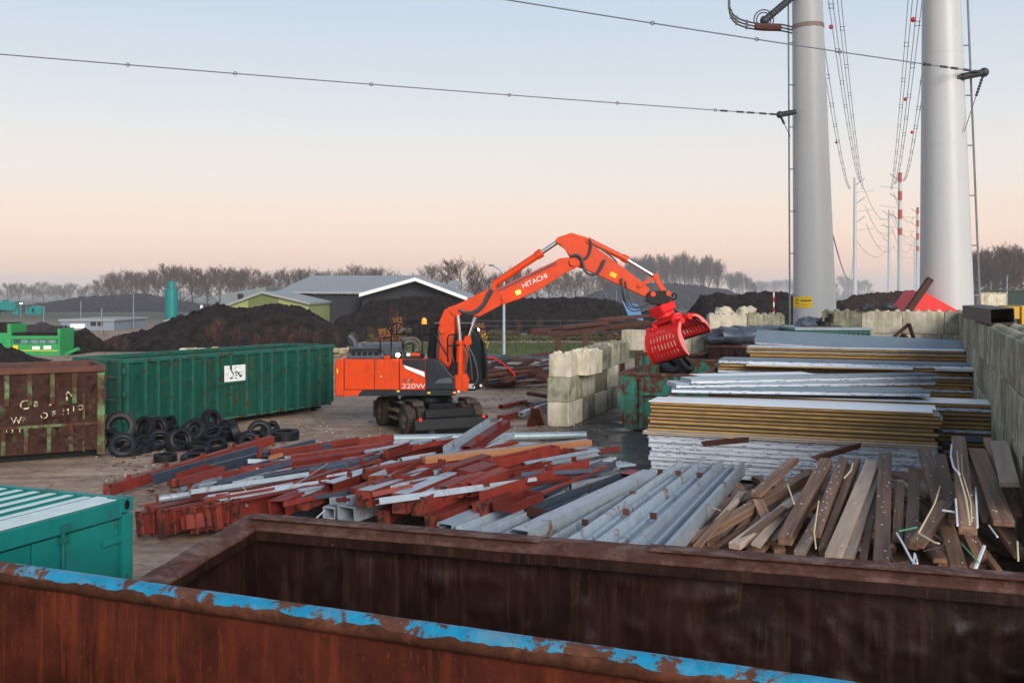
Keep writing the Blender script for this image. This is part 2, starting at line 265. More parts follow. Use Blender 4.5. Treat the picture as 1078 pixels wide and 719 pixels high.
# ------------------------------------------------------------------ mesh helpers
def frame(d, roll=0.0):
    d = Vector(d).normalized(); up = Vector((0,0,1))
    if abs(d.z) > .985: up = Vector((0,1,0))
    s = up.cross(d).normalized(); u2 = d.cross(s)
    m = Matrix((d, s, u2)).transposed()
    return m @ Matrix.Rotation(roll, 3, 'X')
class MB:
    def __init__(s): s.v = []; s.f = []; s.sm = []
    def add(s, vs, fs, smooth=False, mtx=None):
        o = len(s.v)
        s.v += [tuple(mtx @ Vector(p)) if mtx is not None else tuple(p) for p in vs]
        s.f += [tuple(i+o for i in f) for f in fs]; s.sm += [smooth]*len(fs); return s
    def box(s, c, size, rot=None, taper=1.0):
        x, y, z = (k/2 for k in size); c = Vector(c); P = []
        for dz in (-1, 1):
            t = taper if dz > 0 else 1
            for dx, dy in ((-1,-1),(1,-1),(1,1),(-1,1)):
                p = Vector((dx*x*t, dy*y*t, dz*z))
                if rot is not None: p = rot @ p
                P.append(c+p)
        return s.add(P, [(3,2,1,0),(4,5,6,7),(0,1,5,4),(1,2,6,5),(2,3,7,6),(3,0,4,7)])
    def prism(s, poly, y0, y1, mtx=None):
        n = len(poly); P = [(p[0], y0, p[1]) for p in poly]+[(p[0], y1, p[1]) for p in poly]
        return s.add(P, [tuple(range(n)), tuple(range(2*n-1, n-1, -1))]+[(i, i+n, (i+1)%n+n, (i+1)%n) for i in range(n)], mtx=mtx)
    def extrude(s, a, b, prof, roll=0.0, hollow=None):
        a = Vector(a); b = Vector(b); m = frame(b-a, roll); n = len(prof)
        P = [a + m @ Vector((0, p[0], p[1])) for p in prof]+[b + m @ Vector((0, p[0], p[1])) for p in prof]
        fs = [(i, (i+1)%n, (i+1)%n+n, i+n) for i in range(n)]
        return s.add(P, fs+[tuple(range(n-1,-1,-1)), tuple(range(n, 2*n))])
    def bar(s, a, b, w, h=None, roll=0.0):
        h = h or w
        return s.extrude(a, b, [(-w/2,-h/2),(w/2,-h/2),(w/2,h/2),(-w/2,h/2)], roll)
    def tube(s, pts, r, n=8, caps=True, smooth=True):
        pts = [Vector(p) for p in pts]; k = len(pts); rs = r if isinstance(r, (list, tuple)) else [r]*k
        P = []; ref = None
        for i, p in enumerate(pts):
            d = (pts[min(i+1,k-1)]-pts[max(i-1,0)])
            if d.length < 1e-9: d = Vector((0,0,1))
            d.normalize()
            if ref is None:
                ref = Vector((0,0,1)) if abs(d.z) < .9 else Vector((1,0,0))
            s1 = ref.cross(d)
            if s1.length < 1e-6: s1 = Vector((1,0,0)).cross(d)
            s1.normalize(); ref = d.cross(s1).normalized()
            for j in range(n):
                a = 2*pi*j/n; P.append(p + (s1*math.cos(a)+ref*math.sin(a))*rs[i])
        fs = [(i*n+j, i*n+(j+1)%n, (i+1)*n+(j+1)%n, (i+1)*n+j) for i in range(k-1) for j in range(n)]
        s.add(P, fs, smooth)
        if caps: s.f += [tuple(len(s.v)-k*n+j for j in range(n-1,-1,-1)), tuple(len(s.v)-n+j for j in range(n))]; s.sm += [False]*2
        return s
    def lathe(s, prof, n=24, mtx=None, closed=False, smooth=True):
        P = [(r*math.cos(2*pi*j/n), r*math.sin(2*pi*j/n), z) for r, z in prof for j in range(n)]; k = len(prof)
        fs = [(i*n+j, i*n+(j+1)%n, ((i+1)%k)*n+(j+1)%n, ((i+1)%k)*n+j) for i in range(k if closed else k-1) for j in range(n)]
        s.add(P, fs, smooth, mtx)
        if not closed: s.f += [tuple(len(s.v)-k*n+j for j in range(n-1,-1,-1)), tuple(len(s.v)-n+j for j in range(n))]; s.sm += [False]*2
        return s
    def sphere(s, c, r, n=10, sq=(1,1,1)):
        prof = [(r*math.sin(pi*i/n) + 1e-4, -r*math.cos(pi*i/n)) for i in range(n+1)]
        return s.lathe(prof, n*2, Matrix.Translation(c) @ Matrix.Diagonal((*sq, 1)))
    def build(s, name, material, parent=None, recenter=None, bevel=0.0, mtx=None, mods=None, angle=40):
        me = bpy.data.meshes.new(name)
        vs = [Vector(p) for p in s.v]
        if recenter is None: recenter = parent is None and mtx is None
        off = Vector((0,0,0))
        if recenter and vs:
            off = Vector(((min(p.x for p in vs)+max(p.x for p in vs))/2, (min(p.y for p in vs)+max(p.y for p in vs))/2, min(p.z for p in vs)))
            vs = [p-off for p in vs]
        me.from_pydata([tuple(p) for p in vs], [], s.f)
        bm = bmesh.new(); bm.from_mesh(me); bmesh.ops.recalc_face_normals(bm, faces=bm.faces[:]); bm.to_mesh(me); bm.free()
        me.polygons.foreach_set('use_smooth', s.sm); me.update()
        if any(s.sm): me.set_sharp_from_angle(angle=math.radians(angle))
        if isinstance(material, str): material = M[material]
        me.materials.append(material)
        o = bpy.data.objects.new(name, me); COL.objects.link(o)
        if parent is not None: o.parent = parent
        if mtx is not None: o.matrix_local = mtx
        else: o.location = off
        if bevel:
            b = o.modifiers.new('bevel', 'BEVEL'); b.width = bevel; b.segments = 2; b.limit_method = 'ANGLE'; b.angle_limit = math.radians(40)
        return o
def tag(o, label=None, cat=None, group=None, kind=None):
    if label: o['label'] = label
    if cat: o['category'] = cat
    if group: o['group'] = group
    if kind: o['kind'] = kind
    return o
def thing(name, label, cat, loc=(0,0,0), rotz=0, group=None):
    o = bpy.data.objects.new(name, None); COL.objects.link(o)
    o.location = loc; o.rotation_euler = (0,0,rotz); o.empty_display_size = .3
    return tag(o, label, cat, group)
KIDS = {}
def copy_tree(o, parent=None):
    c = o.copy(); COL.objects.link(c)
    if parent is not None: c.parent = parent
    for k in KIDS.get(o.name) or [k for k in bpy.data.objects if k.parent == o]:
        copy_tree(k, c)
    return c
def text_mb(body, size, depth=.006):
    cu = bpy.data.curves.new('lettering', 'FONT'); cu.body = body; cu.size = size; cu.extrude = depth; cu.align_x = 'LEFT'
    o = bpy.data.objects.new('lettering', cu); COL.objects.link(o)
    dg = bpy.context.evaluated_depsgraph_get(); me = bpy.data.meshes.new_from_object(o.evaluated_get(dg))
    b = MB(); b.add([v.co[:] for v in me.vertices], [tuple(p.vertices) for p in me.polygons])
    bpy.data.objects.remove(o); bpy.data.curves.remove(cu); bpy.data.meshes.remove(me)
    return b
def xf(mb, mtx):
    mb.v = [tuple(mtx @ Vector(p)) for p in mb.v]; return mb
def grid_wall(a, b, z0, z1, nx, nz, amp, seed, thick=.0, side=None, freq=.9, dent=1.2):
    """dented steel wall from a to b: a real displaced sheet with a back face"""
    a = Vector(a); b = Vector(b); d = b-a; n = Vector((d.y, -d.x, 0)).normalized()
    P = []; off = Vector((seed*7.3, seed*3.1, seed))
    for k in (0, 1):
        for j in range(nz+1):
            for i in range(nx+1):
                p = a + d*(i/nx); z = z0+(z1-z0)*j/nz
                q = Vector((p.x, p.y, z)); e = min(1, min(j, nz-j)/(.12*nz)) * min(1, min(i, nx-i)/(.03*nx))
                w = noise.noise(q*freq+off); w2 = noise.noise(q*freq*2.6+off*2); rdg = (1-abs(noise.noise(q*3.4+off*7)))**9*max(0, noise.noise(q*1.1+off*4)+.35)
                dd = amp*(w*1.0 + .35*w2 - .8*max(0, noise.noise(q*1.7+off*3)-.18) + 1.9*dent*max(0, noise.noise(q*4.6+off*5)-.24) + dent*.9*rdg)*e
                P.append(q + n*(dd + (thick if k else 0)))
    N = (nx+1)*(nz+1); fs = []
    for k in (0, 1):
        for j in range(nz):
            for i in range(nx):
                q = k*N+j*(nx+1)+i; f = (q, q+1, q+nx+2, q+nx+1); fs.append(f if not k else f[::-1])
    m = MB(); m.add(P, fs, True)
    ring = [i for i in range(nx+1)]+[j*(nx+1)+nx for j in range(1, nz+1)]+[nz*(nx+1)+i for i in range(nx-1, -1, -1)]+[j*(nx+1) for j in range(nz-1, 0, -1)]
    m.f += [(ring[i], ring[(i+1)%len(ring)], ring[(i+1)%len(ring)]+N, ring[i]+N) for i in range(len(ring))]; m.sm += [False]*len(ring)
    return m
# ================================================================== NEAR FIELD
def ring_rim(x0, x1, y0, y1, prof, seg=28, jit=.0, seed=1):
    """closed rim round a rectangle; prof = [(outward, z)]"""
    m = MB(); pts = []
    cs = [(x0,y0),(x1,y0),(x1,y1),(x0,y1)]; out = [(-1,-1),(1,-1),(1,1),(-1,1)]
    loop = []
    for k in range(4):
        a, b = cs[k], cs[(k+1)%4]; oa, ob = out[k], out[(k+1)%4]
        for i in range(seg):
            t = i/seg; loop.append(((a[0]+(b[0]-a[0])*t, a[1]+(b[1]-a[1])*t), (oa[0]+(ob[0]-oa[0])*t if oa[0]==ob[0] or t==0 else None, 0), k, t))
    n = len(loop); P = []
    for (p, _, k, t) in loop:
        # outward direction: diagonal at corners, edge normal elsewhere
        if t == 0: o = out[k]
        else: o = [(0,-1),(1,0),(0,1),(-1,0)][k]
        q = Vector((p[0]*1.7, p[1]*1.7, seed)); j = jit*noise.noise(q) if jit else 0; j2 = jit*noise.noise(q*2.1+Vector((9,9,9))) if jit else 0
        for (w, z) in prof: P.append((p[0]+o[0]*(w+j2), p[1]+o[1]*(w+j2), z+j))
    k = len(prof)
    for i in range(n):
        for j in range(k):
            m.f.append((i*k+j, i*k+(j+1)%k, ((i+1)%n)*k+(j+1)%k, ((i+1)%n)*k+j)); m.sm.append(False)
    m.v = [tuple(p) for p in P]; return m

def open_container(name, label, cat, corner, ang, L, W, Hh, wallmat, rimmat, prof, amp=.03, outer_ribs=None, group=None, seed=1, outmat=None):
    """corner = far-left ground corner; local x along length, y from -W (near) to 0 (far)"""
    t = thing(name, label, cat, (corner[0], corner[1], 0), math.radians(-ang), group)
    wz = prof[0][1]
    grid_wall((0,0,0), (L,0,0), .16, Hh-.1, 190, 60, amp, seed, -.05).build('side_wall', wallmat, t)
    grid_wall((0,-W,0), (L,-W,0), .16, Hh-.1, 60, 20, amp*.6, seed+1, .05).build('side_wall', wallmat, t)
    grid_wall((.0,-W+.05,0), (0,-.05,0), .16, Hh-.1, 36, 22, amp*.8, seed+2, -.05).build('end_wall', wallmat, t)
    grid_wall((L,-W+.05,0), (L,-.05,0), .16, Hh-.1, 30, 18, amp*.6, seed+3, .05).build('end_wall', wallmat, t)
    MB().box((L/2,-W/2,.18),(L-.06,W-.06,.08)).build('floor_plate', wallmat, t)
    m = MB()
    for y in (-W*.3, -W*.7): m.box((L/2, y, .07), (L*.98, .16, .139))
    m.build('skid_rails', 'rust', t)
    ring_rim(0, L, -W, 0, prof, 30, .012, seed).build('rim', rimmat, t, bevel=.006)
    for x in (.02, L-.02):
        for y in (-.02, -W+.02): MB().box((x, y, Hh/2-.02), (.12, .12, Hh-.2)).build('corner_post', wallmat, t)
    ring_rim(0, L, -W, 0, [(-.02,2.3),(-.02,2.425),(-.155,2.425),(-.155,2.33)], 30, .01, seed).build('rim_lip', wallmat, t, bevel=.004)
    return t

rp = [(.07,2.36),(.07,2.5),(-.04,2.5),(-.17,2.46),(-.172,2.43),(-.03,2.36)]
c1 = G(263, 543.5, 2.5)
brown = open_container('scrap_container', 'large empty dark brown rusted skip with dented inner walls before the scrap piles', 'container', c1 , 17.5, 7.6, 2.25, 2.5, 'rust_dark', 'rust_rim', rp, amp=.03, seed=3)
for ch_ in brown.children:
    for v_ in ch_.data.vertices:
        if v_.co.z > .4: v_.co.z += .26*v_.co.y/2.25*(v_.co.z/2.5)
pl = MB()
pl.box((5.7, -.035, 2.512), (3.6, .2, .014)); pl.box((5.7, .083, 2.46), (3.6, .014, .1)); pl.build('rim_patch', 'rust_rim', brown, bevel=.003)
pl = MB(); pl.box((1.5, -.03, 2.511), (2.9, .19, .012), Matrix.Rotation(.004,3,'Y')); pl.build('rim_patch', 'rust_rim', brown, bevel=.003)
MB().box((.06,-.1,2.4),(.18,.24,.1)).build('corner_gusset', 'rust_red', brown, bevel=.01)
m = MB()
for x in (1.3, 2.6, 3.9, 5.2, 6.5): m.box((x, .1, 1.2), (.1, .1, 2.2))
m.build('outer_ribs', 'rust', brown)
# blue-rimmed container, its rim a steel pipe
b0 = G(0, 598, 2.56); b1 = G(830, 718, 2.56); bd = (b1-b0); bang = -math.degrees(math.atan2(bd.y, bd.x)); bd.normalize()
bc = b0 - bd*1.4
blue = thing('scrap_container', 'red-brown rusted open skip with flaking bright blue paint along its pipe rim, nearest of all', 'container', (bc.x, bc.y, 0), math.radians(-bang))
L, W = 8.6, 2.4
grid_wall((0,0,0),(L,0,0), .16, 2.5, 120, 20, .012, 21, -.05).build('side_wall', 'rust_red', blue)
grid_wall((0,-W,0),(L,-W,0), .16, 2.5, 40, 12, .012, 22, .05).build('side_wall', 'rust_red', blue)
grid_wall((0,-W+.05,0),(0,-.05,0), .16, 2.5, 30, 12, .012, 23, -.05).build('end_wall', 'rust_red', blue)
grid_wall((L,-W+.05,0),(L,-.05,0), .16, 2.5, 30, 12, .012, 24, .05).build('end_wall', 'rust_red', blue)
MB().box((L/2,-W/2,.18),(L-.06,W-.06,.08)).build('floor_plate', 'rust_red', blue)
def rim_pts(n=60, z=2.53):
    return [(L*i/n, .004*noise.noise(Vector((i*.37,2,7))), z+.002*noise.noise(Vector((i*.31,5,1)))) for i in range(n+1)]
MB().tube(rim_pts(), .078, 20).build('rim_pipe', 'rim_pipe', blue)
MB().tube([(p[0], p[1]-W, p[2]) for p in rim_pts()], .078, 20).build('rim_pipe', 'rim_pipe', blue)
for x in (0, L): MB().tube([(x,-W,2.53),(x,0,2.53)], .078, 16).build('rim_pipe', 'rim_pipe', blue)
# blue paint left on the upper side of the pipe: a thin cap of paint following the pipe
m = MB(); n = 180; rp2 = rim_pts(180); P = []; K = 14
for i, p in enumerate(rp2):
    a0_ = 22+12*noise.noise(Vector((p[0]*1.9, 3.1, 4)))+26*noise.noise(Vector((p[0]*6, 1.1, 4)))+14*noise.noise(Vector((p[0]*19, 1.1, 4)))
    for j in range(K+1):
        a = math.radians(a0_+(168-a0_)*j/K)
        P.append((p[0], p[1]-math.cos(a)*.0805, p[2]+math.sin(a)*.0805))
m.add(P, [(i*(K+1)+j, i*(K+1)+j+1, (i+1)*(K+1)+j+1, (i+1)*(K+1)+j) for i in range(n) for j in range(K)], True)
m.build('paint_layer', 'blue_rim', blue)
# teal shipping container at the left
tz = 2.6; tr = G(140.5, 522, tz)
teal = thing('shipping_container', 'teal shipping container with pale frosted corrugated roof and lock rods, at the left edge', 'container', (tr.x, tr.y, 0), math.radians(-22))
# local: door end is the plane x=0 (faces +x), width runs -y (toward camera), length -x
Lc, Wc = 4.6, 2.44
m = MB()
m.box((-Lc/2, -.02, 1.3), (Lc-.2, .04, 2.3)); m.box((-Lc/2, -Wc+.02, 1.3), (Lc-.2, .04, 2.3)); m.box((-Lc+.02, -Wc/2, 1.3), (.04, Wc-.2, 2.3)); m.box((-Lc/2,-Wc/2,.1),(Lc-.1,Wc-.1,.14))
m.build('side_panels', 'teal', teal)
m = MB()
for y in (-.07, -Wc+.07): m.box((-.075, y, 1.3), (.14, .14, 2.28)); m.box((-Lc+.075, y, 1.3), (.14,.14,2.28))
m.box((-.06, -Wc/2, 2.5), (.11, Wc-.3, .17)); m.box((-.06, -Wc/2, .17), (.11, Wc-.3, .16))
for y in (-.05, -Wc+.05): m.box((-Lc/2, y, 2.54), (Lc-.3, .09, .1))
m.build('corner_frame', 'teal', teal, bevel=.008)
for k, y in enumerate((-.14-.54, -Wc+.14+.54)):
    dm = MB().box((-.075, y, 1.33), (.05, 1.06, 2.12))
    d = dm.build('door', 'teal', teal, bevel=.006)
    rodm = MB()
    ry = y-.2
    rodm.tube([(-.025, ry, .25), (-.025, ry, 2.5)], .021, 10)
    rodm.box((-.02, ry, 2.47), (.07, .12, .07)); rodm.box((-.02, ry, 2.36), (.05, .1, .06)); rodm.box((-.02, ry, 1.6), (.05, .09, .05)); rodm.box((-.02, ry, .4), (.07, .12, .07))
    rodm.build('lock_rod', 'teal_dark', d)
    hm = MB()
    for z in (.5, 1.1, 1.7, 2.2): hm.box((-.03, -.2 if k == 0 else -Wc+.2, z), (.03, .36, .07))
    hm.build('hinge', 'teal', d, bevel=.005)
for (x, y) in ((-.09,-.09),(-.09,-Wc+.09),(-Lc+.09,-.09),(-Lc+.09,-Wc+.09)):
    cc = MB().box((x, y, 2.53), (.18,.18,.15)).build('corner_casting', 'teal', teal, bevel=.01)
    if x > -1:
        hm = MB(); hm.lathe([(.05,-.002),(.05,.004)], 16, Matrix.Translation((.001, y, 2.53)) @ Matrix.Rotation(pi/2,4,'Y') @ Matrix.Diagonal((1.0,.65,1,1))); hm.build('lifting_hole', 'black', cc)
# roof: corrugations run across the width
m = MB(); fr = MB(); prof = []; x = -Lc+.15; pit = .235
while x < -.42:
    prof += [(x, 2.575), (x+.05, 2.545), (x+.1, 2.545), (x+.15, 2.575)]; fr.box((x+.15+ (pit-.15)/2+.01, -Wc/2, 2.5775), (pit-.14, Wc-.24, .004)); x += pit
prof += [(-.2, 2.575)]
P = [(a, y, z) for a, z in prof for y in (-Wc+.1, -.1)]
m.add(P, [(2*i, 2*i+1, 2*i+3, 2*i+2) for i in range(len(prof)-1)])
m.build('roof_panel', 'teal', teal)
fr.box((-.2, -Wc/2, 2.592), (.3, Wc-.26, .006)); fr.build('frost_layer', 'frost', teal)

# ------------------------------------------------------------------ rusty roll-off container, left
ra = G(109, 481); rb = G(0, 489.5); rd = (rb-ra).normalized(); rang = math.atan2(rd.y, rd.x)
rz = 2.57
rusty = thing('scrap_container', 'battered rust-brown skip with green paint remnants and faded cream letters on its ribbed side', 'container', (ra.x, ra.y, 0), rang)
L, W = 6.6, 2.3      # local x runs away to the left from the visible right end; near side is y=0, +y or -y is back
bk = -1 if (Matrix.Rotation(rang,3,'Z') @ Vector((0,1,0))).y < 0 else 1
grid_wall((0,0,0),(L,0,0), .24, rz-.12, 110, 36, .11, 31, .05*bk).build('side_wall', 'rust_green', rusty)
grid_wall((0,W*bk,0),(L,W*bk,0), .24, rz-.12, 40, 12, .03, 32, -.05*bk).build('side_wall', 'rust', rusty)
MB().box((0.03, W/2*bk, 1.35), (.05, W-.1, 2.2)).build('end_door', 'rust_green2', rusty)
MB().box((L-.03, W/2*bk, 1.35), (.05, W-.1, 2.2)).build('end_wall', 'rust', rusty)
MB().box((L/2, W/2*bk, .25), (L-.1, W-.1, .08)).build('floor_plate', 'rust', rusty)
m = MB()
for y in (.5, W-.5): m.box((L/2, y*bk, .1), (L, .2, .2))
m.build('skid_rails', 'black', rusty)
s = -bk
def rx(px):   # distance along the side from a pixel column
    k = (px-CX)/F; return (ra.x-k*ra.y)/(k*rd.y-rd.x)
m = MB()
for px in (78, 55, 31, 7, -18, -44, -72): m.box((rx(px), s*.045, 1.98), (.12, .09, .84)); m.box((rx(px-2.5)+.03, s*.045, .6), (.11, .09, .7))
m.box((L/2, s*.05, .98), (L-.2, .1, .08))
m.build('side_ribs', 'rust_green2', rusty, bevel=.01)
m = MB(); m.box((L/2, s*.03, rz-.07), (L+.1, .2, .17)); m.box((L/2, (W-.0)*bk, rz-.07), (L+.1, .18, .17)); m.box((0, W/2*bk, rz-.07), (.16, W-.22, .16)); m.box((L, W/2*bk, rz-.07), (.16, W-.22, .16))
m.build('rim', 'rust', rusty, bevel=.02)
m = MB(); m.box((.08, s*.06, 1.25), (.2, .14, 2.28)); m.box((.52, s*.03, 1.0), (.06, .06, 1.6)); m.build('corner_post', 'rust_green2', rusty, bevel=.01)
for z in (.45, 1.15, 1.75, 2.25):
    MB().tube([(-.03, s*.1, z-.07), (-.03, s*.1, z+.07)], .05, 8).build('hinge', 'rust', rusty)
# faded lettering (only fragments survive)
for body, px, z, sz in (('C', 20, 1.60, .36), ('a', 35, 1.66, .3), ('J', 52, 1.74, .34), ('M', 68, 1.78, .4), ('W', 11, 1.22, .26), ('R', 23, 1.27, .22), ('O', 42, 1.32, .24), ('E', 54, 1.36, .22), ('M', 65, 1.40, .24), ('I', 76, 1.46, .22), ('O', 81, 1.50, .2), ('I I Y Y', 1, .98, .2)):
    tm = text_mb(body, sz, .004)
    # text local x must run along -x of container when seen from outside
    mt = Matrix.Translation((rx(px), s*.085, z-.13)) @ Matrix.Rotation(pi, 4, 'Z') @ Matrix.Rotation(pi/2, 4, 'X') if s > 0 else Matrix.Translation((rx(px), s*.085, z-.13)) @ Matrix.Rotation(pi/2, 4, 'X') @ Matrix.Diagonal((1,1,1,1))
    xf(tm, mt).build('lettering', 'cream_text', rusty)
# scrap lying inside it, above the rim
for i, (x, dy, z, sz) in enumerate(((1.0,.8,rz-.06,(1.5,.5,.3)), (2.6,1.0,rz-.02,(2.0,.7,.34)), (4.4,.9,rz-.05,(1.7,.8,.3)))):
    m = MB(); m.box((0,0,0), sz, Matrix.Rotation(R.uniform(-.3,.3),3,'Z') @ Matrix.Rotation(R.uniform(-.08,.08),3,'Y'))
    o = m.build('scrap_plate', 'rust', None, recenter=False, bevel=.06); o.parent = None
    o.matrix_world = Matrix.Translation((ra.x,ra.y,0)) @ Matrix.Rotation(rang,4,'Z') @ Matrix.Translation((x, dy*bk, z-.12))
    tag(o, ['crumpled rusty scrap plate showing above the rusty skip rim, next to its right end', 'crumpled rusty scrap plate in the middle of the rusty skip', 'crumpled rusty scrap plate in the rusty skip at the left frame edge'][i], 'scrap metal', 'scrap plates in the rusty skip')

# ------------------------------------------------------------------ green container
ga = G(130, 466); gb = G(351, 432); gd = gb-ga; L = gd.length; gang = math.atan2(gd.y, gd.x); gd.normalize()
gz = 2.55; W = 2.4
grn = thing('scrap_container', 'tall green ribbed open container with a white sign, behind the heap of tyres', 'container', (ga.x, ga.y, 0), gang)
def gx(px):
    k = (px-CX)/F; return (ga.x-k*ga.y)/(k*gd.y-gd.x)
grid_wall((0,.0,0),(L,.0,0), .35, 2.45, 140, 24, .035, 77, -.05).build('side_wall', 'green', grn)
MB().box((L/2, W-.03, 1.4), (L, .06, 2.1)).build('side_wall', 'green', grn)
MB().box((L-.03, W/2, 1.4), (.06, W-.13, 2.1)).build('end_wall', 'green', grn)
MB().box((L/2, W/2, .3), (L-.2, W-.14, .1)).build('floor_plate', 'green_rust', grn)
m = MB()
for y in (.6, W-.6): m.box((L/2, y, .16), (L-.3, .2, .18))
for x in (.6, L-.5):
    for y in (.6, W-.6): m.tube([(x, y-.12, .1),(x, y+.12, .1)], .1, 12)
m.build('skid_rails', 'black', grn)
rib_px = [130, 150.5, 164, 177.5, 187, 200, 213, 226, 240.5, 257, 272.5, 283.5, 298, 311, 322.5, 334, 345]
m = MB()
for i, px in enumerate(rib_px):
    x = gx(px) if px > 130 else .05
    if px == 240.5: m.box((x, -.07, 2.2), (.09, .13, .5)); m.box((x, -.07, .95), (.09, .13, .95)); continue
    m.box((x, -.075, 1.36), (.1, .15, 2.2))
m.box(((gx(226)+gx(257))/2, -.035, 1.5), (gx(257)-gx(226)-.1, .07, .07))
m.build('side_ribs', 'green_rib', grn, bevel=.008)
m = MB()
for z in (.75, 1.15, 1.5, 1.85, 2.2): m.tube([(gx(340), -.06, z), (L-.05, -.06, z)], .02, 6)
m.build('ladder_rungs', 'green_rib', grn)
m = MB(); m.box((L/2, .0, gz-.06), (L+.06, .16, .12)); m.box((L/2, W, gz-.06), (L+.06, .16, .12)); m.box((L, W/2, gz-.06), (.14, W-.17, .12)); m.box((0, W/2, gz-.06), (.14, W-.17, .12)); m.build('rim', 'green_rib', grn, bevel=.012)
dm = MB(); dm.box((.0, W/2, 1.4), (.06, W-.2, 2.1)); d = dm.build('end_door', 'green', grn)
m = MB()
for y in (.12, .8, 1.6, W-.12): m.box((-.06, y, 1.4), (.07, .09, 2.1))
for z in (.5, 1.3, 2.0): m.box((-.06, W/2, z), (.075, W-.25, .09))
m.build('door_ribs', 'green_rib', d)
m = MB()
for z in (.7, 1.5, 2.2): m.tube([(-.03,-.06,z-.08),(-.03,-.06,z+.08)], .05, 8)
m.build('hinge', 'green_rib', grn)
# white sign with green emblem
sx0, sx1 = gx(234), gx(256.5); zs0, zs1 = 1.55, 2.1
sg = MB().box(((sx0+sx1)/2, -.105, (zs0+zs1)/2), (sx1-sx0, .02, zs1-zs0)).build('sign_board', 'white', grn)
cx = (sx0+sx1)/2; em = MB()
for (a, b, w) in (((-.13,.10),(-.05,-.05),.05), ((-.02,.08),(.04,-.1),.035), ((.03,.06),(.17,-.14),.05), ((.06,.0),(.16,.01),.03), ((-.16,-.17),(-.08,-.15),.06), ((.13,-.14),(.2,-.1),.06), ((-.04,.14),(.02,.2),.02), ((-.1,-.1),(.1,-.1),.012), ((-.02,-.17),(.06,-.2),.03)):
    em.bar((cx+a[0]*1.5, -.117, 1.83+a[1]), (cx+b[0]*1.5, -.117, 1.83+b[1]), .004, w)
em.build('emblem', 'green', sg)
m = MB()
for (x, z, w) in ((-.3,.2,.2),(.12,.21,.3),(-.36,.0,.14),(-.36,-.06,.12),(.3,.02,.16),(.3,-.05,.14),(-.34,-.16,.12)): m.box((cx+x, -.117, 1.83+z), (w, .004, .028))
m.build('fine_print', 'decal_grey', sg)

# ------------------------------------------------------------------ tyres
def tyre_mb(Ro, Wd, Ri, n=36):
    h = Wd/2
    prof = [(Ri, -h*.75), (Ri+.02, -h*.95), (Ri+(Ro-Ri)*.45, -h*1.05), (Ro-.05, -h*.95), (Ro-.012, -h*.78), (Ro, -h*.7)]
    t = []
    for g in (-.42, 0, .42):
        t += [(Ro, h*(g-.1)), (Ro-.014, h*(g-.08)), (Ro-.014, h*(g+.08)), (Ro, h*(g+.1))]
    prof = prof + t + [(r, -z) for r, z in reversed(prof)]
    prof += [(Ri-.0+.02, h*.6), (Ro-.05, h*.55), (Ro-.045, 0), (Ro-.05, -h*.55), (Ri+.02, -h*.6)]
    m = MB(); m.lathe(prof, n, closed=True)
    # shoulder lugs
    for k in range(30):
        a = 2*pi*k/30
        for sgn in (-1, 1):
            rot = Matrix.Rotation(a,3,'Z'); m.box(rot @ Vector((Ro-.018, 0, sgn*h*.8)), (.03, Ro*.11, h*.3), rot)
    return m
TY = {}
for nm, (Ro, Wd, Ri) in {'car': (.31,.2,.18), 'van': (.37,.24,.21), 'truck': (.47,.28,.26)}.items():
    o = tyre_mb(Ro, Wd, Ri).build('rubber_tyre', 'rubber', None, recenter=False); TY[nm] = o.data; bpy.data.objects.remove(o)
TYN = [0]
def tyre(px, py, z, kind, tilt, az, label, cat='tyre', group='heap of old tyres by the green container', Y=None):
    if Y is None and 'heap of old' in group: z *= .84
    p = G(px, py, z) if Y is None else D(px, py, Y)
    o = bpy.data.objects.new('old_tyre', TY[kind]); COL.objects.link(o)
    o.location = p; o.rotation_euler = (tilt, 0, az)
    return tag(o, label, cat, group)
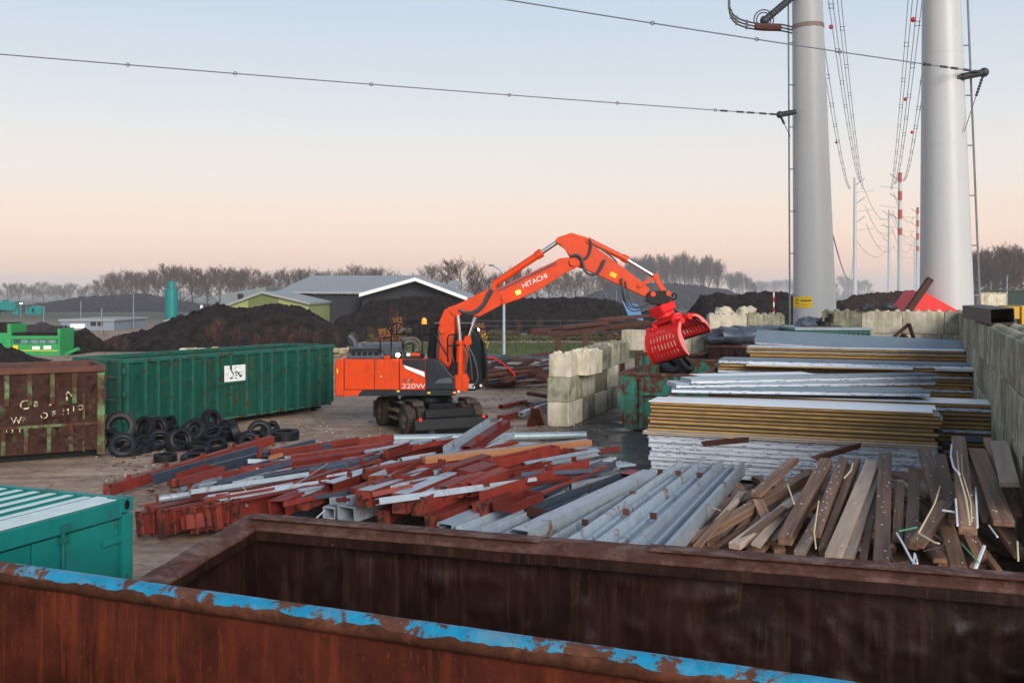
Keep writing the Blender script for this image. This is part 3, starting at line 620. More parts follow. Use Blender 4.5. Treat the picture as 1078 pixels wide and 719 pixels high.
# (px, py of the tyre's centre, z, kind, tilt from flat, azimuth, label)
for a in [
 (126, 449, .62, 'truck', 1.35, .3, 'big truck tyre leaning upright against the green container door at the left of the heap'),
 (129, 469, .35, 'van', .95, .5, 'tyre tilted steeply towards us below the big truck tyre'),
 (118, 462, .3, 'van', .5, 1.2, 'tyre half hidden behind the corner of the rusty skip'),
 (138, 474, .16, 'car', .15, .2, 'flat lying tyre under the leaning tyre next to the rusty skip'),
 (152, 451, .55, 'van', 1.25, -.5, 'upright tyre right of the big truck tyre'),
 (153, 464, .3, 'car', .2, 0, 'flat tyre between the leaning tyre and the open-faced one'),
 (149, 472, .13, 'car', .05, .6, 'lowest flat tyre at the front left of the heap'),
 (168, 462, .34, 'car', .75, .35, 'tyre with its round opening facing us in the left half of the heap'),
 (166, 449, .55, 'car', 1.1, 1.0, 'muddy tyre on top of the heap left of centre'),
 (175, 445, .6, 'car', .4, -.4, 'tyre lying high beside the green wall, left of centre'),
 (190, 463, .36, 'van', 1.3, .75, 'tyre standing on edge in the middle of the heap showing its tread'),
 (181, 441, .5, 'car', 1.4, 1.6, 'tyre on edge touching the green wall behind the heap middle'),
 (205, 453, .5, 'van', 1.05, -.3, 'tyre behind the standing one, leaning back'),
 (222, 443, .78, 'van', 1.42, 1.25, 'tyre shown tread up on top of the heap, right of centre'),
 (224, 456, .42, 'car', .5, -.15, 'tilted tyre resting on two others right of centre'),
 (208, 470, .16, 'car', .1, .4, 'flat tyre at the foot of the heap in the middle'),
 (228, 469, .28, 'car', .4, .1, 'front tyre with a clean round hole, right of centre'),
 (237, 455, .3, 'van', .15, .8, 'flat wide tyre behind the right half of the heap'),
 (248, 454, .45, 'van', 1.2, 1.9, 'tyre on edge under the green wall near the right end of the heap'),
 (240, 447, .3, 'car', .2, .8, 'tyre pushed against the container below the sign'),
 (262, 465, .3, 'car', .95, .45, 'small tyre leaning at the right end of the heap'),
 (273, 455, .42, 'van', 1.15, .35, 'muddy tyre standing behind the small leaning one at the right'),
 (287, 460, .16, 'car', .2, .2, 'flat tyre tucked behind the muddy standing tyre'),
 (299, 458, .17, 'truck', .04, .0, 'big flat tyre lying alone at the far right of the heap'),
 (284, 452, .3, 'car', .7, -.5, 'tyre peeping out behind the right end of the heap'),
 (174, 481.5, .12, 'car', .06, .1, 'single flat tyre lying in front of the heap'),
 (209, 478, .22, 'car', .35, -.3, 'tilted tyre just behind the long red beam'),
 (205, 484, .14, 'van', .12, .5, 'flat tyre lying closest to the red beams'),
]: tyre(*a)
for i, (px, py, z, kd, tl, az) in enumerate([(143,459,.2,'van',.1,.3),(160,456,.2,'van',.2,.8),(176,456,.2,'van',.1,.2),(197,459,.15,'car',.2,.9),(214,460,.2,'van',.1,.1),(231,461,.15,'car',.15,.4),(252,460,.13,'car',.1,.7),(186,470,.13,'car',.25,.2),(160,470,.12,'car',.2,.5),(268,459,.13,'van',.1,.5),(196,447,.3,'van',.3,.1),(214,450,.3,'car',.9,.6)]):
    tyre(px, py, z, kd, tl, az, 'tyre wedged under the others inside the heap by the green container')

# ------------------------------------------------------------------ concrete blocks
def block_mesh(l, w, h, seed, studs=True):
    bm = bmesh.new(); bmesh.ops.create_cube(bm, size=1.0); bmesh.ops.scale(bm, vec=(l-.012, w-.012, h-.008), verts=bm.verts)
    bmesh.ops.bevel(bm, geom=bm.edges[:], offset=.025, segments=1, affect='EDGES')
    bmesh.ops.subdivide_edges(bm, edges=bm.edges[:], cuts=5, use_grid_fill=True)
    for v in bm.verts:
        q = v.co*3.1+Vector((seed*5.1,seed*2.7,0)); v.co += Vector((noise.noise(q), noise.noise(q+Vector((7,0,0))), noise.noise(q+Vector((0,9,0)))))*.013
        if abs(v.co.x) > l*.42 and abs(v.co.z) > h*.42: v.co *= 1-.03*max(0, noise.noise(q*2.2))
    me = bpy.data.meshes.new('concrete_block'); bm.to_mesh(me); bm.free()
    if studs:
        m = MB(); m.add([v.co[:] for v in me.vertices], [tuple(p.vertices) for p in me.polygons])
        nn = max(1, round(l/.4)); n2 = max(1, round(w/.4))
        for i in range(nn):
            for j in range(n2):
                m.lathe([(.12,0),(.115,.03),(.07,.085),(.02,.1)], 12, Matrix.Translation((-l/2+l*(i+.5)/nn, -w/2+w*(j+.5)/n2, h/2-.012)), smooth=False)
        me2 = bpy.data.meshes.new('concrete_block'); me2.from_pydata(m.v, [], m.f); me = me2
        bm = bmesh.new(); bm.from_mesh(me); bmesh.ops.recalc_face_normals(bm, faces=bm.faces[:]); bm.to_mesh(me); bm.free()
    return me
BLK = {}
def block(p, ang, l, w, h, matn, label, group, studs, var=0):
    key = (round(l,2), round(w,2), round(h,2), matn, studs, var)
    if key not in BLK:
        BLK[key] = block_mesh(l, w, h, var+1, studs); BLK[key].materials.append(M[matn])
    o = bpy.data.objects.new('concrete_block', BLK[key]); COL.objects.link(o)
    o.location = (p[0], p[1], p[2]+h/2); o.rotation_euler = (0,0,ang)
    return tag(o, label, 'concrete block', group)
# block stub between the excavator and the open green skip: axis runs along v
va = math.atan2(V.y, V.x)
f0 = G(599, 450); bl, bh, bw = 1.62, .84, .8
sd = Vector((-V.y, V.x, 0))   # towards the left of the run
def run_pt(s, k): return f0 + V*s + sd*.4 + Vector((0,0,k*bh))
g = 'concrete blocks of the free-standing block wall'
for k, offs, st in ((0, (0,1,2,3), False), (1, (0,1,2,3), False)):
    for i in offs:
        block(run_pt(bl*(i+.5)+(.0 if k == 0 else .02*i), k), va+R.uniform(-.012,.012), bl, bw, bh, 'concrete' if (i+k) % 2 == 0 else 'concrete_moss',
              '%s block from the near end, %s course of the block wall by the excavator' % (ORD[i], ('bottom','middle')[k]), g, st, (i+k)%4)
block(run_pt(.5, 2)-sd*.02, va+.03, .86, bw, bh*.96, 'concrete', 'short brown-stained block on top of the wall end nearest the excavator', g, True, 1)
block(run_pt(1.85, 2)-sd*.42, va-.04, bl, bw, bh, 'concrete', 'pale studded block on the top course, half mossy on its right face', g, True, 2)
block(run_pt(4.0, 2)-sd*.2, va, bl, bw, bh, 'concrete_moss', 'greenish block on the top course behind the pale studded one', g, True, 3)
for i in range(2): block(run_pt(5.9+i*bl, 2), va, bl, bw, bh, 'concrete_moss', '%s top-course block at the far end of the wall, behind the grapple' % ORD[i], g, True, i)

# right-hand yard wall of big blocks: from the back corner towards the camera
WZ = 3.78; nco = 4; bh2 = WZ/nco
wc = D(1008.5, 328.5, F*(H-WZ)/(328.5-HY)); wn = D(1072, 360, F*(H-WZ)/(360-HY))
wd = (wn-wc); wd.z = 0; wl = wd.length; wd.normalize(); wang = math.atan2(wd.y, wd.x)
wsd = Vector((-wd.y, wd.x, 0))     # away from the yard (to the right)
if wsd.x < 0: wsd = -wsd
lay = [1.6, 1.6, .8, 1.6, .8, 1.6, 1.6, .8, 1.6, 1.6, .8, 1.6, 1.6, 1.6, 1.6, .8, 1.6, 1.6, 1.6]
for k in range(nco):
    s = 0 if k % 2 == 0 else -.4
    i = 0
    while s < wl+1.5:
        l = lay[(i+k*3) % len(lay)]
        p = wc + wd*(s+l/2) + wsd*(.42+R.uniform(-.02,.02)); p.z = k*bh2
        cn = ('bottom', 'second', 'third', 'top')[k]
        block(p, wang+R.uniform(-.008,.008), l, .8, bh2, 'concrete_moss', '%s-course block in the mossy right yard wall, %s from the back corner' % (cn, ORD[min(i,29)]), 'concrete blocks of the right yard wall', k == nco-1, (i*3+k) % 7)
        s += l; i += 1
# back wall
bk0 = D(1008.5, 329, wc.y); dirb = -U
nb = 0
for k in range(nco):
    s = -1.1 if k % 2 else -.3
    for i in range(9 if k < 3 else 4):
        l = 1.62
        p = wc + dirb*(s+l/2) + V*.45; p.z = k*bh2
        cn = ('bottom', 'second', 'third', 'top')[k]
        block(p, math.atan2(dirb.y, dirb.x), l, .8, bh2, 'concrete' if k > 1 and i % 3 else 'concrete_moss', '%s-course block of the back yard wall, %s from the right corner' % (cn, ORD[i]), 'concrete blocks of the back yard wall', k == nco-1, (i+k) % 5)
        s += l
# block pair behind the grapple
for k in range(4):
    for i in range(2):
        p = D(745+ (i+.5)*39.5, 331, 50); p.z = k*.865
        block(p, -.03, 1.87, .85, .865, 'concrete' if i == 0 else 'concrete_moss', '%s block up in the %s stack of blocks behind the grapple' % (ORD[k], ('yellowish left', 'grey-stained right')[i]), 'blocks behind the grapple', k == 3, i+k)
# ================================================================== SCRAP PILES
def hollow_mb(L, w, h, t, caps=(0, 0)):
    m = MB(); o = [(-w/2,-h/2),(w/2,-h/2),(w/2,h/2),(-w/2,h/2)]; i = [(a-math.copysign(t,a), b-math.copysign(t,b)) for a, b in o]
    P = [(x, a, b) for x in (0, L) for a, b in o]+[(x, a, b) for x in (0, L) for a, b in i]
    f = []
    for k in range(4):
        n = (k+1) % 4
        f += [(k, n, n+4, k+4), (8+k, 12+k, 12+n, 8+n), (k, 8+k, 8+n, n), (4+k, 4+n, 12+n, 12+k)]
    m.add(P, f)
    return m
def channel_poly(w, h, t): return [(-w/2,-h/2),(w/2,-h/2),(w/2,h/2),(w/2-t,h/2),(w/2-t,-h/2+t),(-w/2+t,-h/2+t),(-w/2+t,h/2),(-w/2,h/2)]
def c_poly(w, h, t): return [(-w/2,-h/2),(w/2,-h/2),(w/2,-h/2+t),(-w/2+t,-h/2+t),(-w/2+t,h/2-t),(w/2,h/2-t),(w/2,h/2),(-w/2,h/2)]
def lip_poly(w, h, t):
    l = w*.22
    return [(-w/2,h/2),(-w/2,-h/2),(w/2,-h/2),(w/2,-h/2+l),(w/2-t,-h/2+l),(w/2-t,-h/2+t),(-w/2+t,-h/2+t),(-w/2+t,h/2-t),(w/2-t,h/2-t),(w/2-t,h/2-l),(w/2,h/2-l),(w/2,h/2)]
def i_poly(w, h, t): return [(-w/2,-h/2),(w/2,-h/2),(w/2,-h/2+t),(t/2,-h/2+t),(t/2,h/2-t),(w/2,h/2-t),(w/2,h/2),(-w/2,h/2),(-w/2,h/2-t),(-t/2,h/2-t),(-t/2,-h/2+t),(-w/2,-h/2+t)]
def l_poly(w, h, t): return [(-w/2,-h/2),(w/2,-h/2),(w/2,-h/2+t),(-w/2+t,-h/2+t),(-w/2+t,h/2),(-w/2,h/2)]
def girder_poly(w, h):   # wide purlin, webbed, open upward with a raised middle
    return [(-w/2,-h/2),(-w/2,h/2),(-w*.38,h/2),(-w*.34,0),(-w*.06,0),(-w*.04,h*.3),(w*.04,h*.3),(w*.06,0),(w*.34,0),(w*.38,h/2),(w/2,h/2),(w/2,-h/2)]
def profile_mb(kind, L, w, h):
    if kind == 'B': return hollow_mb(L, w, h, .012 + .03*min(w,h))
    if kind == 'box':
        return MB().box((L/2,0,0),(L,w,h))
    if kind == 'tube':
        m = MB(); m.tube([(0,0,0),(L,0,0)], w/2, 18, False); n=18
        m2 = MB(); m2.tube([(0,0,0),(L,0,0)], w/2-.012, 18, False); m.add(m2.v, m2.f, True)
        for e in (0, n): m.f += [(e+j, e+(j+1)%n, 2*n+e+(j+1)%n, 2*n+e+j) for j in range(n)]; m.sm += [False]*n
        return m
    if kind == 'rod': return MB().tube([(0,0,0),(L,0,0)], w/2, 8)
    t = .014 + .02*min(w, h)
    if kind == 'pan':
        m = MB().extrude((0,0,0),(L,0,0), channel_poly(w, h, t)); m.box((t/2+.001,0,0),(t,w-2*t-.002,h-.004)); m.box((L-t/2-.001,0,0),(t,w-2*t-.002,h-.004)); return m
    poly = {'C': c_poly(w,h,t), 'U': channel_poly(w,h,t), 'I': i_poly(w,h,t), 'L': l_poly(w,h,t), 'Z': lip_poly(w,h,.01), 'G': girder_poly(w,h)}[kind]
    return MB().extrude((0,0,0),(L,0,0), poly)
def place(o, a, b, roll=0.0):
    fm = frame(Vector(b)-Vector(a), roll).to_4x4(); fm.translation = Vector(a); o.matrix_world = fm
def beam(n, f, zn, zf, kind, w, h, mt, label, group, name='steel_beam', cat='steel beam', roll=0.0, parts=(), bevel=.004):
    a = G(n[0], n[1], zn) if len(n) == 2 else Vector(n); b = G(f[0], f[1], zf) if len(f) == 2 else Vector(f)
    L = (b-a).length
    o = profile_mb(kind, L, w, h).build(name, mt, None, recenter=False, bevel=bevel if kind in ('box','B','pan') else 0)
    place(o, a, b, roll); tag(o, label, cat, group, 'thing')
    for p in parts:
        if p[0] == 'plate':    # end plate at x
            q = MB().box((p[1] if p[1] >= 0 else L+.012, 0, 0), (.022, w*p[2], h*p[3])); q.build('end_plate', p[4] if len(p) > 4 else 'primer_end', o, bevel=.004)
        elif p[0] == 'cleats':
            for k in range(p[1]): MB().box((L*(k+.5)/p[1]+R.uniform(-.1,.1), w*.3*R.choice((-1,1)), h/2+.055), (.012, .12, .11)).build('cleat', p[2] if len(p) > 2 else 'primer', o)
        elif p[0] == 'stripe':
            q = MB().box((L*p[1], 0, h/2+.003), (L*p[2], w*.92, .005)); q.build('painted_flange', p[3], o)
        elif p[0] == 'holes':
            q = MB()
            for k in range(4): q.lathe([(.022,0),(.022,.004)], 8, Matrix.Translation((.08+.11*k, 0, h/2+.0005)))
            q.build('bolt_holes', 'black', o)
    return o
GR = 'scrap beams in the red and grey heap'
E1 = ('plate', 0, 1.25, 1.2); E2 = ('plate', -1, 1.2, 1.15)
# ---- fill under the visible ones
for i in range(46):
    t = R.random(); s = R.random()
    px = 150+430*s + R.uniform(-10,10); py = 543-66*s*.75 + R.uniform(-8,14)
    if px > 470: py = 500+R.uniform(-14,24)
    z = R.uniform(.1,.42); a = G(px, py, z); L = R.uniform(1.6,3.6); ang = math.radians(R.uniform(28,52))
    b = a + Vector((math.cos(ang)*L, math.sin(ang)*L, R.uniform(-.06,.12)))
    kind = R.choice(['B','C','I','C','Z']); w = R.uniform(.13,.26); mt = R.choice(['primer','primer','primer','galv','navy','primer'])
    beam(tuple(a), tuple(b), 0, 0, kind, w, w*R.uniform(.8,1.3), mt, 'scrap steel beam half buried low in the red and grey heap', GR, roll=R.uniform(-.3,.3)+R.choice((0,0,pi/2)))
RB = [
 ((113,516),(286,463),.22,.3,'C',.2,.3,'primer','long straight red beam along the left upper edge of the heap, nearest the tyres',(('cleats',5),E1)),
 ((160,505),(270,474),.48,.5,'C',.12,.3,'navy','slate-coloured channel lying just behind the long red edge beam',()),
 ((218,495),(330,467),.5,.55,'C',.12,.28,'navy','upper slate channel with the tan wooden bar lying on it',()),
 ((263,494),(345,472),.42,.5,'C',.12,.24,'navy','lower slate channel beside the tan wooden bar',()),
 ((284,482),(330,468.5),.72,.78,'box',.1,.12,'timber_tan','short tan wooden bar lying on the slate channels',()),
 ((281,495),(362,471),.5,.55,'Z',.16,.2,'galv','grey purlin right of the slate channels',()),
 ((193,502),(226,492),.66,.72,'pan',.55,.12,'primer','short wide red tray lying open side up at the left of the heap',()),
 ((197,515),(257,503),.62,.7,'C',.16,.34,'primer','deep red channel showing its broad flat web, left part of the heap',(E1,)),
 ((190,525),(259,512),.5,.56,'B',.15,.17,'primer','red hollow bar below the deep red channel',()),
 ((166,525.5),(200,520.5),.55,.58,'tube',.16,.16,'galv','short grey round tube with a red end collar at the left of the heap',(('plate',0,1.5,1.5,'primer'),)),
 ((254,529),(327,507.5),.66,.72,'Z',.2,.2,'galv','grey purlin with a red end in the middle of the heap, lying nearly level',(('plate',0,1.1,1.1,'primer'),)),
 ((209,536),(256,526),.5,.52,'tube',.17,.17,'primer','red round bar low at the left front of the heap',()),
 ((212,528),(304,515),.6,.66,'B',.13,.14,'primer','thin red bar crossing above the red round bar',()),
 ((292,535),(328,518),.62,.66,'B',.42,.36,'primer','stubby red box beam with a smooth bright side, left centre of the heap',()),
 ((262,506),(372,489),.66,.72,'L',.14,.14,'primer','long thin red angle across the middle of the heap',()),
 ((240,519),(346,500),.66,.7,'L',.12,.12,'primer','thin red angle lying below the long one in the middle of the heap',()),
 ((236,508),(330,483),.62,.66,'L',.12,.14,'primer','long red angle under the purlins behind the open tray',()),
 ((367,499),(467,468),.75,.95,'I',.22,.26,'primer','long red beam with small cleats rising behind the middle of the heap',(('cleats',4),)),
 ((346,514),(416,490),.85,.9,'B',.26,.26,'primer','red box beam with a pale grey top face, centre of the heap',(('stripe',.5,.98,'galv'),('cleats',2))),
 ((354,528),(392,515),.7,.75,'pan',.4,.16,'galv','short grey tray with a bright red flange tip, centre front of the heap',()),
 ((375,519),(408,505),.85,.9,'box',.32,.2,'primer','short bright orange-red block beam next to the grey tray',()),
 ((383,525),(452,500),.92,.96,'B',.38,.36,'primer','red box beam with rough worn end and grey top, leftmost of three big ends',(('stripe',.5,.97,'galv'),('plate',0,1.02,1.02))),
 ((421,530),(478,506),.9,.95,'B',.36,.42,'primer','tall red box beam end with a grey top, middle of three big ends',(('stripe',.5,.98,'galv'),('plate',0,1.03,1.03))),
 ((441,533),(488,511),.86,.95,'B',.36,.4,'primer','red box beam end with a smooth side, rightmost of three big ends',(('stripe',.5,.98,'galv'),('plate',0,1.04,1.04))),
 ((455,549),(503,531),.62,.68,'box',.42,.3,'primer','large red block with two bolt holes at the front of the heap',(('plate',0,.9,.8),)),
 ((364,541),(414,524),.55,.62,'B',.5,.34,'galv','wide grey box with bolt holes along its top at the heap front',(('holes',),)),
 ((346,540),(366,531),.5,.52,'B',.3,.26,'galv','small square grey box end at the lower left front of the heap',()),
 ((404,544),(424,533),.55,.58,'B',.3,.3,'primer','small red square end in front of the wide grey box',(('plate',0,1.0,1.0),)),
 ((424,505),(458,487),1.08,1.12,'pan',.55,.22,'primer','tipped red trough with a grey plate with bolt holes, on top of the heap',(('holes',),)),
 ((398,505),(428,492),1.0,1.02,'U',.5,.2,'galv','short grey channel with a worn dark end left of the tipped trough',(('plate',0,1.0,1.0),)),
 ((464,519),(492,507),1.0,1.05,'B',.3,.3,'primer','tilted square red end, first of three in a row right of the big box ends',(('plate',0,1.05,1.05),)),
 ((479,516),(506,503),1.0,1.05,'B',.3,.32,'primer','tilted red end, second of three in a row',(('plate',0,1.0,1.0),)),
 ((491,515),(530,500),.98,1.04,'B',.28,.34,'primer','upright red end, third of three in a row',()),
 ((470,497),(512,483),1.1,1.15,'B',.26,.24,'primer','red box beam with a torn dark end above the row of three ends',(('plate',0,1.1,1.1),)),
 ((445,484),(620,465.5),1.2,1.15,'box',.26,.16,'timber_tan','long orange-brown bar with a whitish top lying across the top of the heap',(('stripe',.5,.99,'plank_pale'),)),
 ((452,500),(560,471),1.0,1.05,'Z',.3,.22,'galv','grey purlin lying under the long orange-brown bar',()),
 ((474,474),(522,443),1.1,1.42,'U',.42,.2,'galv','grey channel sticking up steeply from the heap before the excavator blade',()),
 ((491,474),(533,446),1.12,1.42,'B',.26,.24,'primer','red beam sticking up steeply beside the grey channel at the back of the heap',(('cleats',2),)),
 ((505,473),(536,456),1.08,1.25,'U',.34,.16,'galv','second grey channel sticking up right of the steep red beam',()),
 ((511,490),(585,473),1.12,1.15,'pan',.3,.22,'primer','red trough lying under the long orange-brown bar, right of centre',(E1,)),
 ((517,500),(602,477),1.0,1.02,'U',.46,.2,'primer','wide red channel right of centre with open top',(E2,)),
 ((489,502),(516,493),1.08,1.1,'box',.42,.3,'primer','short fat red block above the right-hand row of ends',()),
 ((499,525),(615,488),.92,.95,'L',.3,.3,'primer','long bright red angle sloping across the right side of the heap',(('cleats',4),)),
 ((505,536),(532,523),.78,.8,'B',.3,.26,'primer','red square end under the long bright red angle',(('plate',0,1.1,1.1),)),
 ((526,526),(608,501),.78,.8,'U',.3,.18,'navy','slate channel just right of the long bright red angle',()),
 ((552,523),(641,488),.74,.78,'U',.4,.18,'navy','slate channel with a red edge strip in its middle, right side of the heap',(('stripe',.5,.9,'navy'),)),
 ((556,525),(638,490.5),.88,.9,'box',.1,.06,'primer','narrow red strip lying in the slate channel',()),
 ((529,534),(562,521),.86,.9,'pan',.5,.2,'primer','short red tray with raised edges at the right front of the heap',()),
 ((564,539),(673,499),.72,.76,'pan',.48,.2,'navy','slate trough with red end plates lying on a grey girder',(('plate',0,1.02,1.05,'rust'),('stripe',.93,.12,'primer'))),
 ((645,490),(664,488),.5,.5,'box',.5,.05,'galv','small grey plate with bolt holes at the right end of the heap',(('holes',),)),
 ((300,487),(345,472),.68,.7,'B',.14,.14,'primer','red bar beside the grey purlin at the upper left of the heap',()),
 ((330,500),(392,480),.72,.8,'C',.2,.2,'primer','red channel with a dull top in the upper middle of the heap',(E1,)),
 ((312,512),(356,497),.74,.76,'B',.16,.2,'primer','red bar with a dark square end right of the level grey purlin',(('plate',0,1.1,1.1),)),
 ((318,531),(352,517),.66,.68,'B',.26,.26,'primer_end','dark worn red end at the lower centre left of the heap',(('plate',0,1.05,1.05),)),
 ((388,490),(444,471),.85,.92,'U',.26,.16,'primer','open red channel just behind the long cleated beam',()),
 ((330,482),(386,466),.6,.62,'Z',.16,.18,'galv','grey purlin end at the upper middle of the heap near the pipes',()),
 ((372,479),(412,466),.7,.75,'B',.16,.16,'primer','short red bar by the two grey pipes',()),
 ((600,469),(560,477),.9,1.0,'I',.2,.2,'primer','red beam peeping out right of the steep grey channels',()),
 ((327,486),(368,463),.66,.62,'tube',.12,.12,'galv','white-grey conduit lying across the upper left of the heap',()),
 ((226,508),(330,489),.78,.8,'rod',.022,.022,'galv','thin pale rod lying across the left part of the heap',()),
 ((300,517),(345,488),.82,.88,'rod',.018,.018,'galv','thin pale rod standing slanted in the middle left of the heap',()),
 ((331,547),(352,528),.5,.56,'rod',.03,.03,'strip_white','thin pale rod sticking out at the lower front of the heap',()),
]
for (n, f, zn, zf, k, w, h, mt, lb, pts) in RB:
    beam(n, f, zn, zf, k, w*.86, h*.82, mt, lb, GR, roll=R.uniform(-.1,.1), parts=pts)
for i in range(190):
    s = i/60; px = 175+425*((i*37) % 190)/190+R.uniform(-6,6); py = 532-58*R.random() if px < 430 else 515-38*R.random()
    if px < 250: py = max(py, 508)
    if i >= 110 and px > 470: px -= 170; py = min(548, py+16)
    z = R.uniform(.5,.82)+(.24 if 380 < px < 560 else 0); a = G(px, py, z); L = R.uniform(.7,2.4) if i < 110 else R.uniform(2,3.8); ang = math.radians(R.uniform(26,58) if i < 110 else R.uniform(40,54))
    b = a + Vector((math.cos(ang)*L, math.sin(ang)*L, R.uniform(-.1,.14))); w = R.uniform(.05,.15); mt = R.choice(['primer','primer','primer','galv','primer','navy','galv'])
    pl_n = ((('plate',0,1.2,1.2),) if mt == 'primer' and i % 2 else ())
    beam(tuple(a), tuple(b), 0, 0, R.choice(['B','C','L','Z','U','I']), w, w*R.uniform(.7,1.3), mt, {'primer':'short red offcut beam','galv':'short grey offcut profile','navy':'short slate offcut profile'}[mt]+' lying loose on the red and grey heap', {'primer':'red','galv':'grey','navy':'slate'}[mt]+' offcuts lying loose on the heap', roll=R.uniform(-.5,.5), parts=pl_n)
# a row of red beams whose end plates face us at the left front
for i in range(10):
    px = 147+11.2*i; py = 548-.9*i+R.uniform(-2,2)
    a = G(px, py+2, .32+.02*i); b = a + Vector((1.6+R.uniform(-.2,.2), 1.9, .05))
    beam(tuple(a), tuple(b), 0, 0, 'I', .2, .46+R.uniform(-.05,.05), 'primer', '%s from the left in the row of red beams with end plates facing us' % ORD[i], GR,
         roll=R.uniform(-.25,.18), parts=(('plate', 0, 1.25, 1.15),))
# grey girders at the right of the heap
GG = 'grey steel girders at the right of the heap'
for (n, f, zn, zf, k, w, h, mt, lb, pts) in [
 ((468,556),(536,527),.62,.66,'Z',.3,.16,'galv','grey purlin at the left end of the grey girders, under the red blocks',()),
 ((492,561),(566,532),.6,.64,'U',.5,.16,'galv','light grey wide channel, first of the grey girders from the left',()),
 ((520,565),(606,524),.6,.64,'U',.5,.24,'galv','light grey wide channel under the short red tray',()),
 ((548,568),(684,503),.62,.68,'C',.3,.34,'galv','long grey girder with a tall smooth side under the slate trough',()),
 ((572,578),(690,521),.3,.36,'C',.2,.3,'navy','dark girder lying low between the two sets of grey girders',()),
 ((583,575),(716,494),.62,.66,'U',.28,.18,'galv','narrow grey channel with brown stains, left edge of the three wide girders',(('cleats',3,'rust'),)),
 ((612,578),(727,491),.66,.7,'G',.52,.24,'galv','left one of the three wide grey girders',(('cleats',2,'rust'),)),
 ((645,582),(748,491),.68,.72,'G',.52,.24,'galv','middle one of the three wide grey girders, stained with rust',(('cleats',2,'rust'),)),
 ((683,586),(771,492),.7,.74,'G',.55,.32,'galv','right one of the three wide grey girders, with a tall dark side',()),
 ((705,580),(742,548),.25,.3,'box',.2,.2,'rust','rusty bearer under the right wide girder',()),
 ((720,545),(765,515),.2,.3,'box',.2,.24,'rust','rusty bearer at the far end of the right wide girder',()),
]: beam(n, f, zn, zf, k, w, h, mt, lb, GG, roll=R.uniform(-.04,.04), parts=pts, name='steel_girder', cat='steel girder')
# galvanised pipes
GP = 'galvanised pipes before the excavator'
for (n, f, zn, zf, w, lb) in [((413,461.5),(617,458),.16,.16,.24,'thick grey pipe lying on the ground right in front of the excavator blade'),
  ((365,462),(452,470),.22,.34,.15,'thinner grey pipe in front of the thick one, sloping down to the right'),
  ((384,470),(500,476),.2,.2,.2,'dented grey pipe partly hidden behind the red beams'),
  ((540,467),(640,474),.15,.15,.14,'short grey pipe end right of the thick pipe')]:
    beam(n, f, zn, zf, 'tube', w, w, 'galv_pipe', lb, GP, name='steel_pipe', cat='pipe')
# ------------------------------------------------------------------ brown timbers
GT = 'brown timbers heaped against the panel stack'
def timber(n, f, zn, zf, w, h, mt, lb, k=0, roll=0.0):
    o = beam(n, f, zn, zf, 'box', w, h, mt, lb, GT, name='timber_beam', cat='timber beam', roll=roll, bevel=.008)
    if k:
        L = (G(*f, zf)-G(*n, zn)).length; m = MB()
        for _ in range(k):
            m.box((R.uniform(.05,L*.95), R.uniform(-w*.4,w*.4), h/2+.004), (R.uniform(.012,.04), R.uniform(.01,.02), .012), Matrix.Rotation(R.uniform(0,3),3,'Z'))
        m.build('nail_heads', 'nail', o)
    return o
for i in range(70):
    px = R.uniform(715,1074) if i < 52 else R.uniform(985,1090); py = R.uniform(520,598) if px > 830 else R.uniform(545,585)
    if px < 800: py = 560+R.uniform(-5,25)
    z = R.uniform(.08,.38); a = G(px, py, z); lean = (px-900)/260
    ang = math.radians(92+R.uniform(-18,18)) - (.5 if px < 820 else 0)+ (.3*lean if px > 980 else 0)
    L = R.uniform(1.6,3.0); b = a+Vector((math.cos(ang)*L, math.sin(ang)*L, R.uniform(.1,.55)))
    o = beam(tuple(a), tuple(b), 0, 0, 'box', R.uniform(.14,.26), R.uniform(.08,.16), 'plank', 'brown timber half buried low in the timber heap', GT, name='timber_beam', cat='timber beam', roll=R.uniform(-.3,.3), bevel=.006)
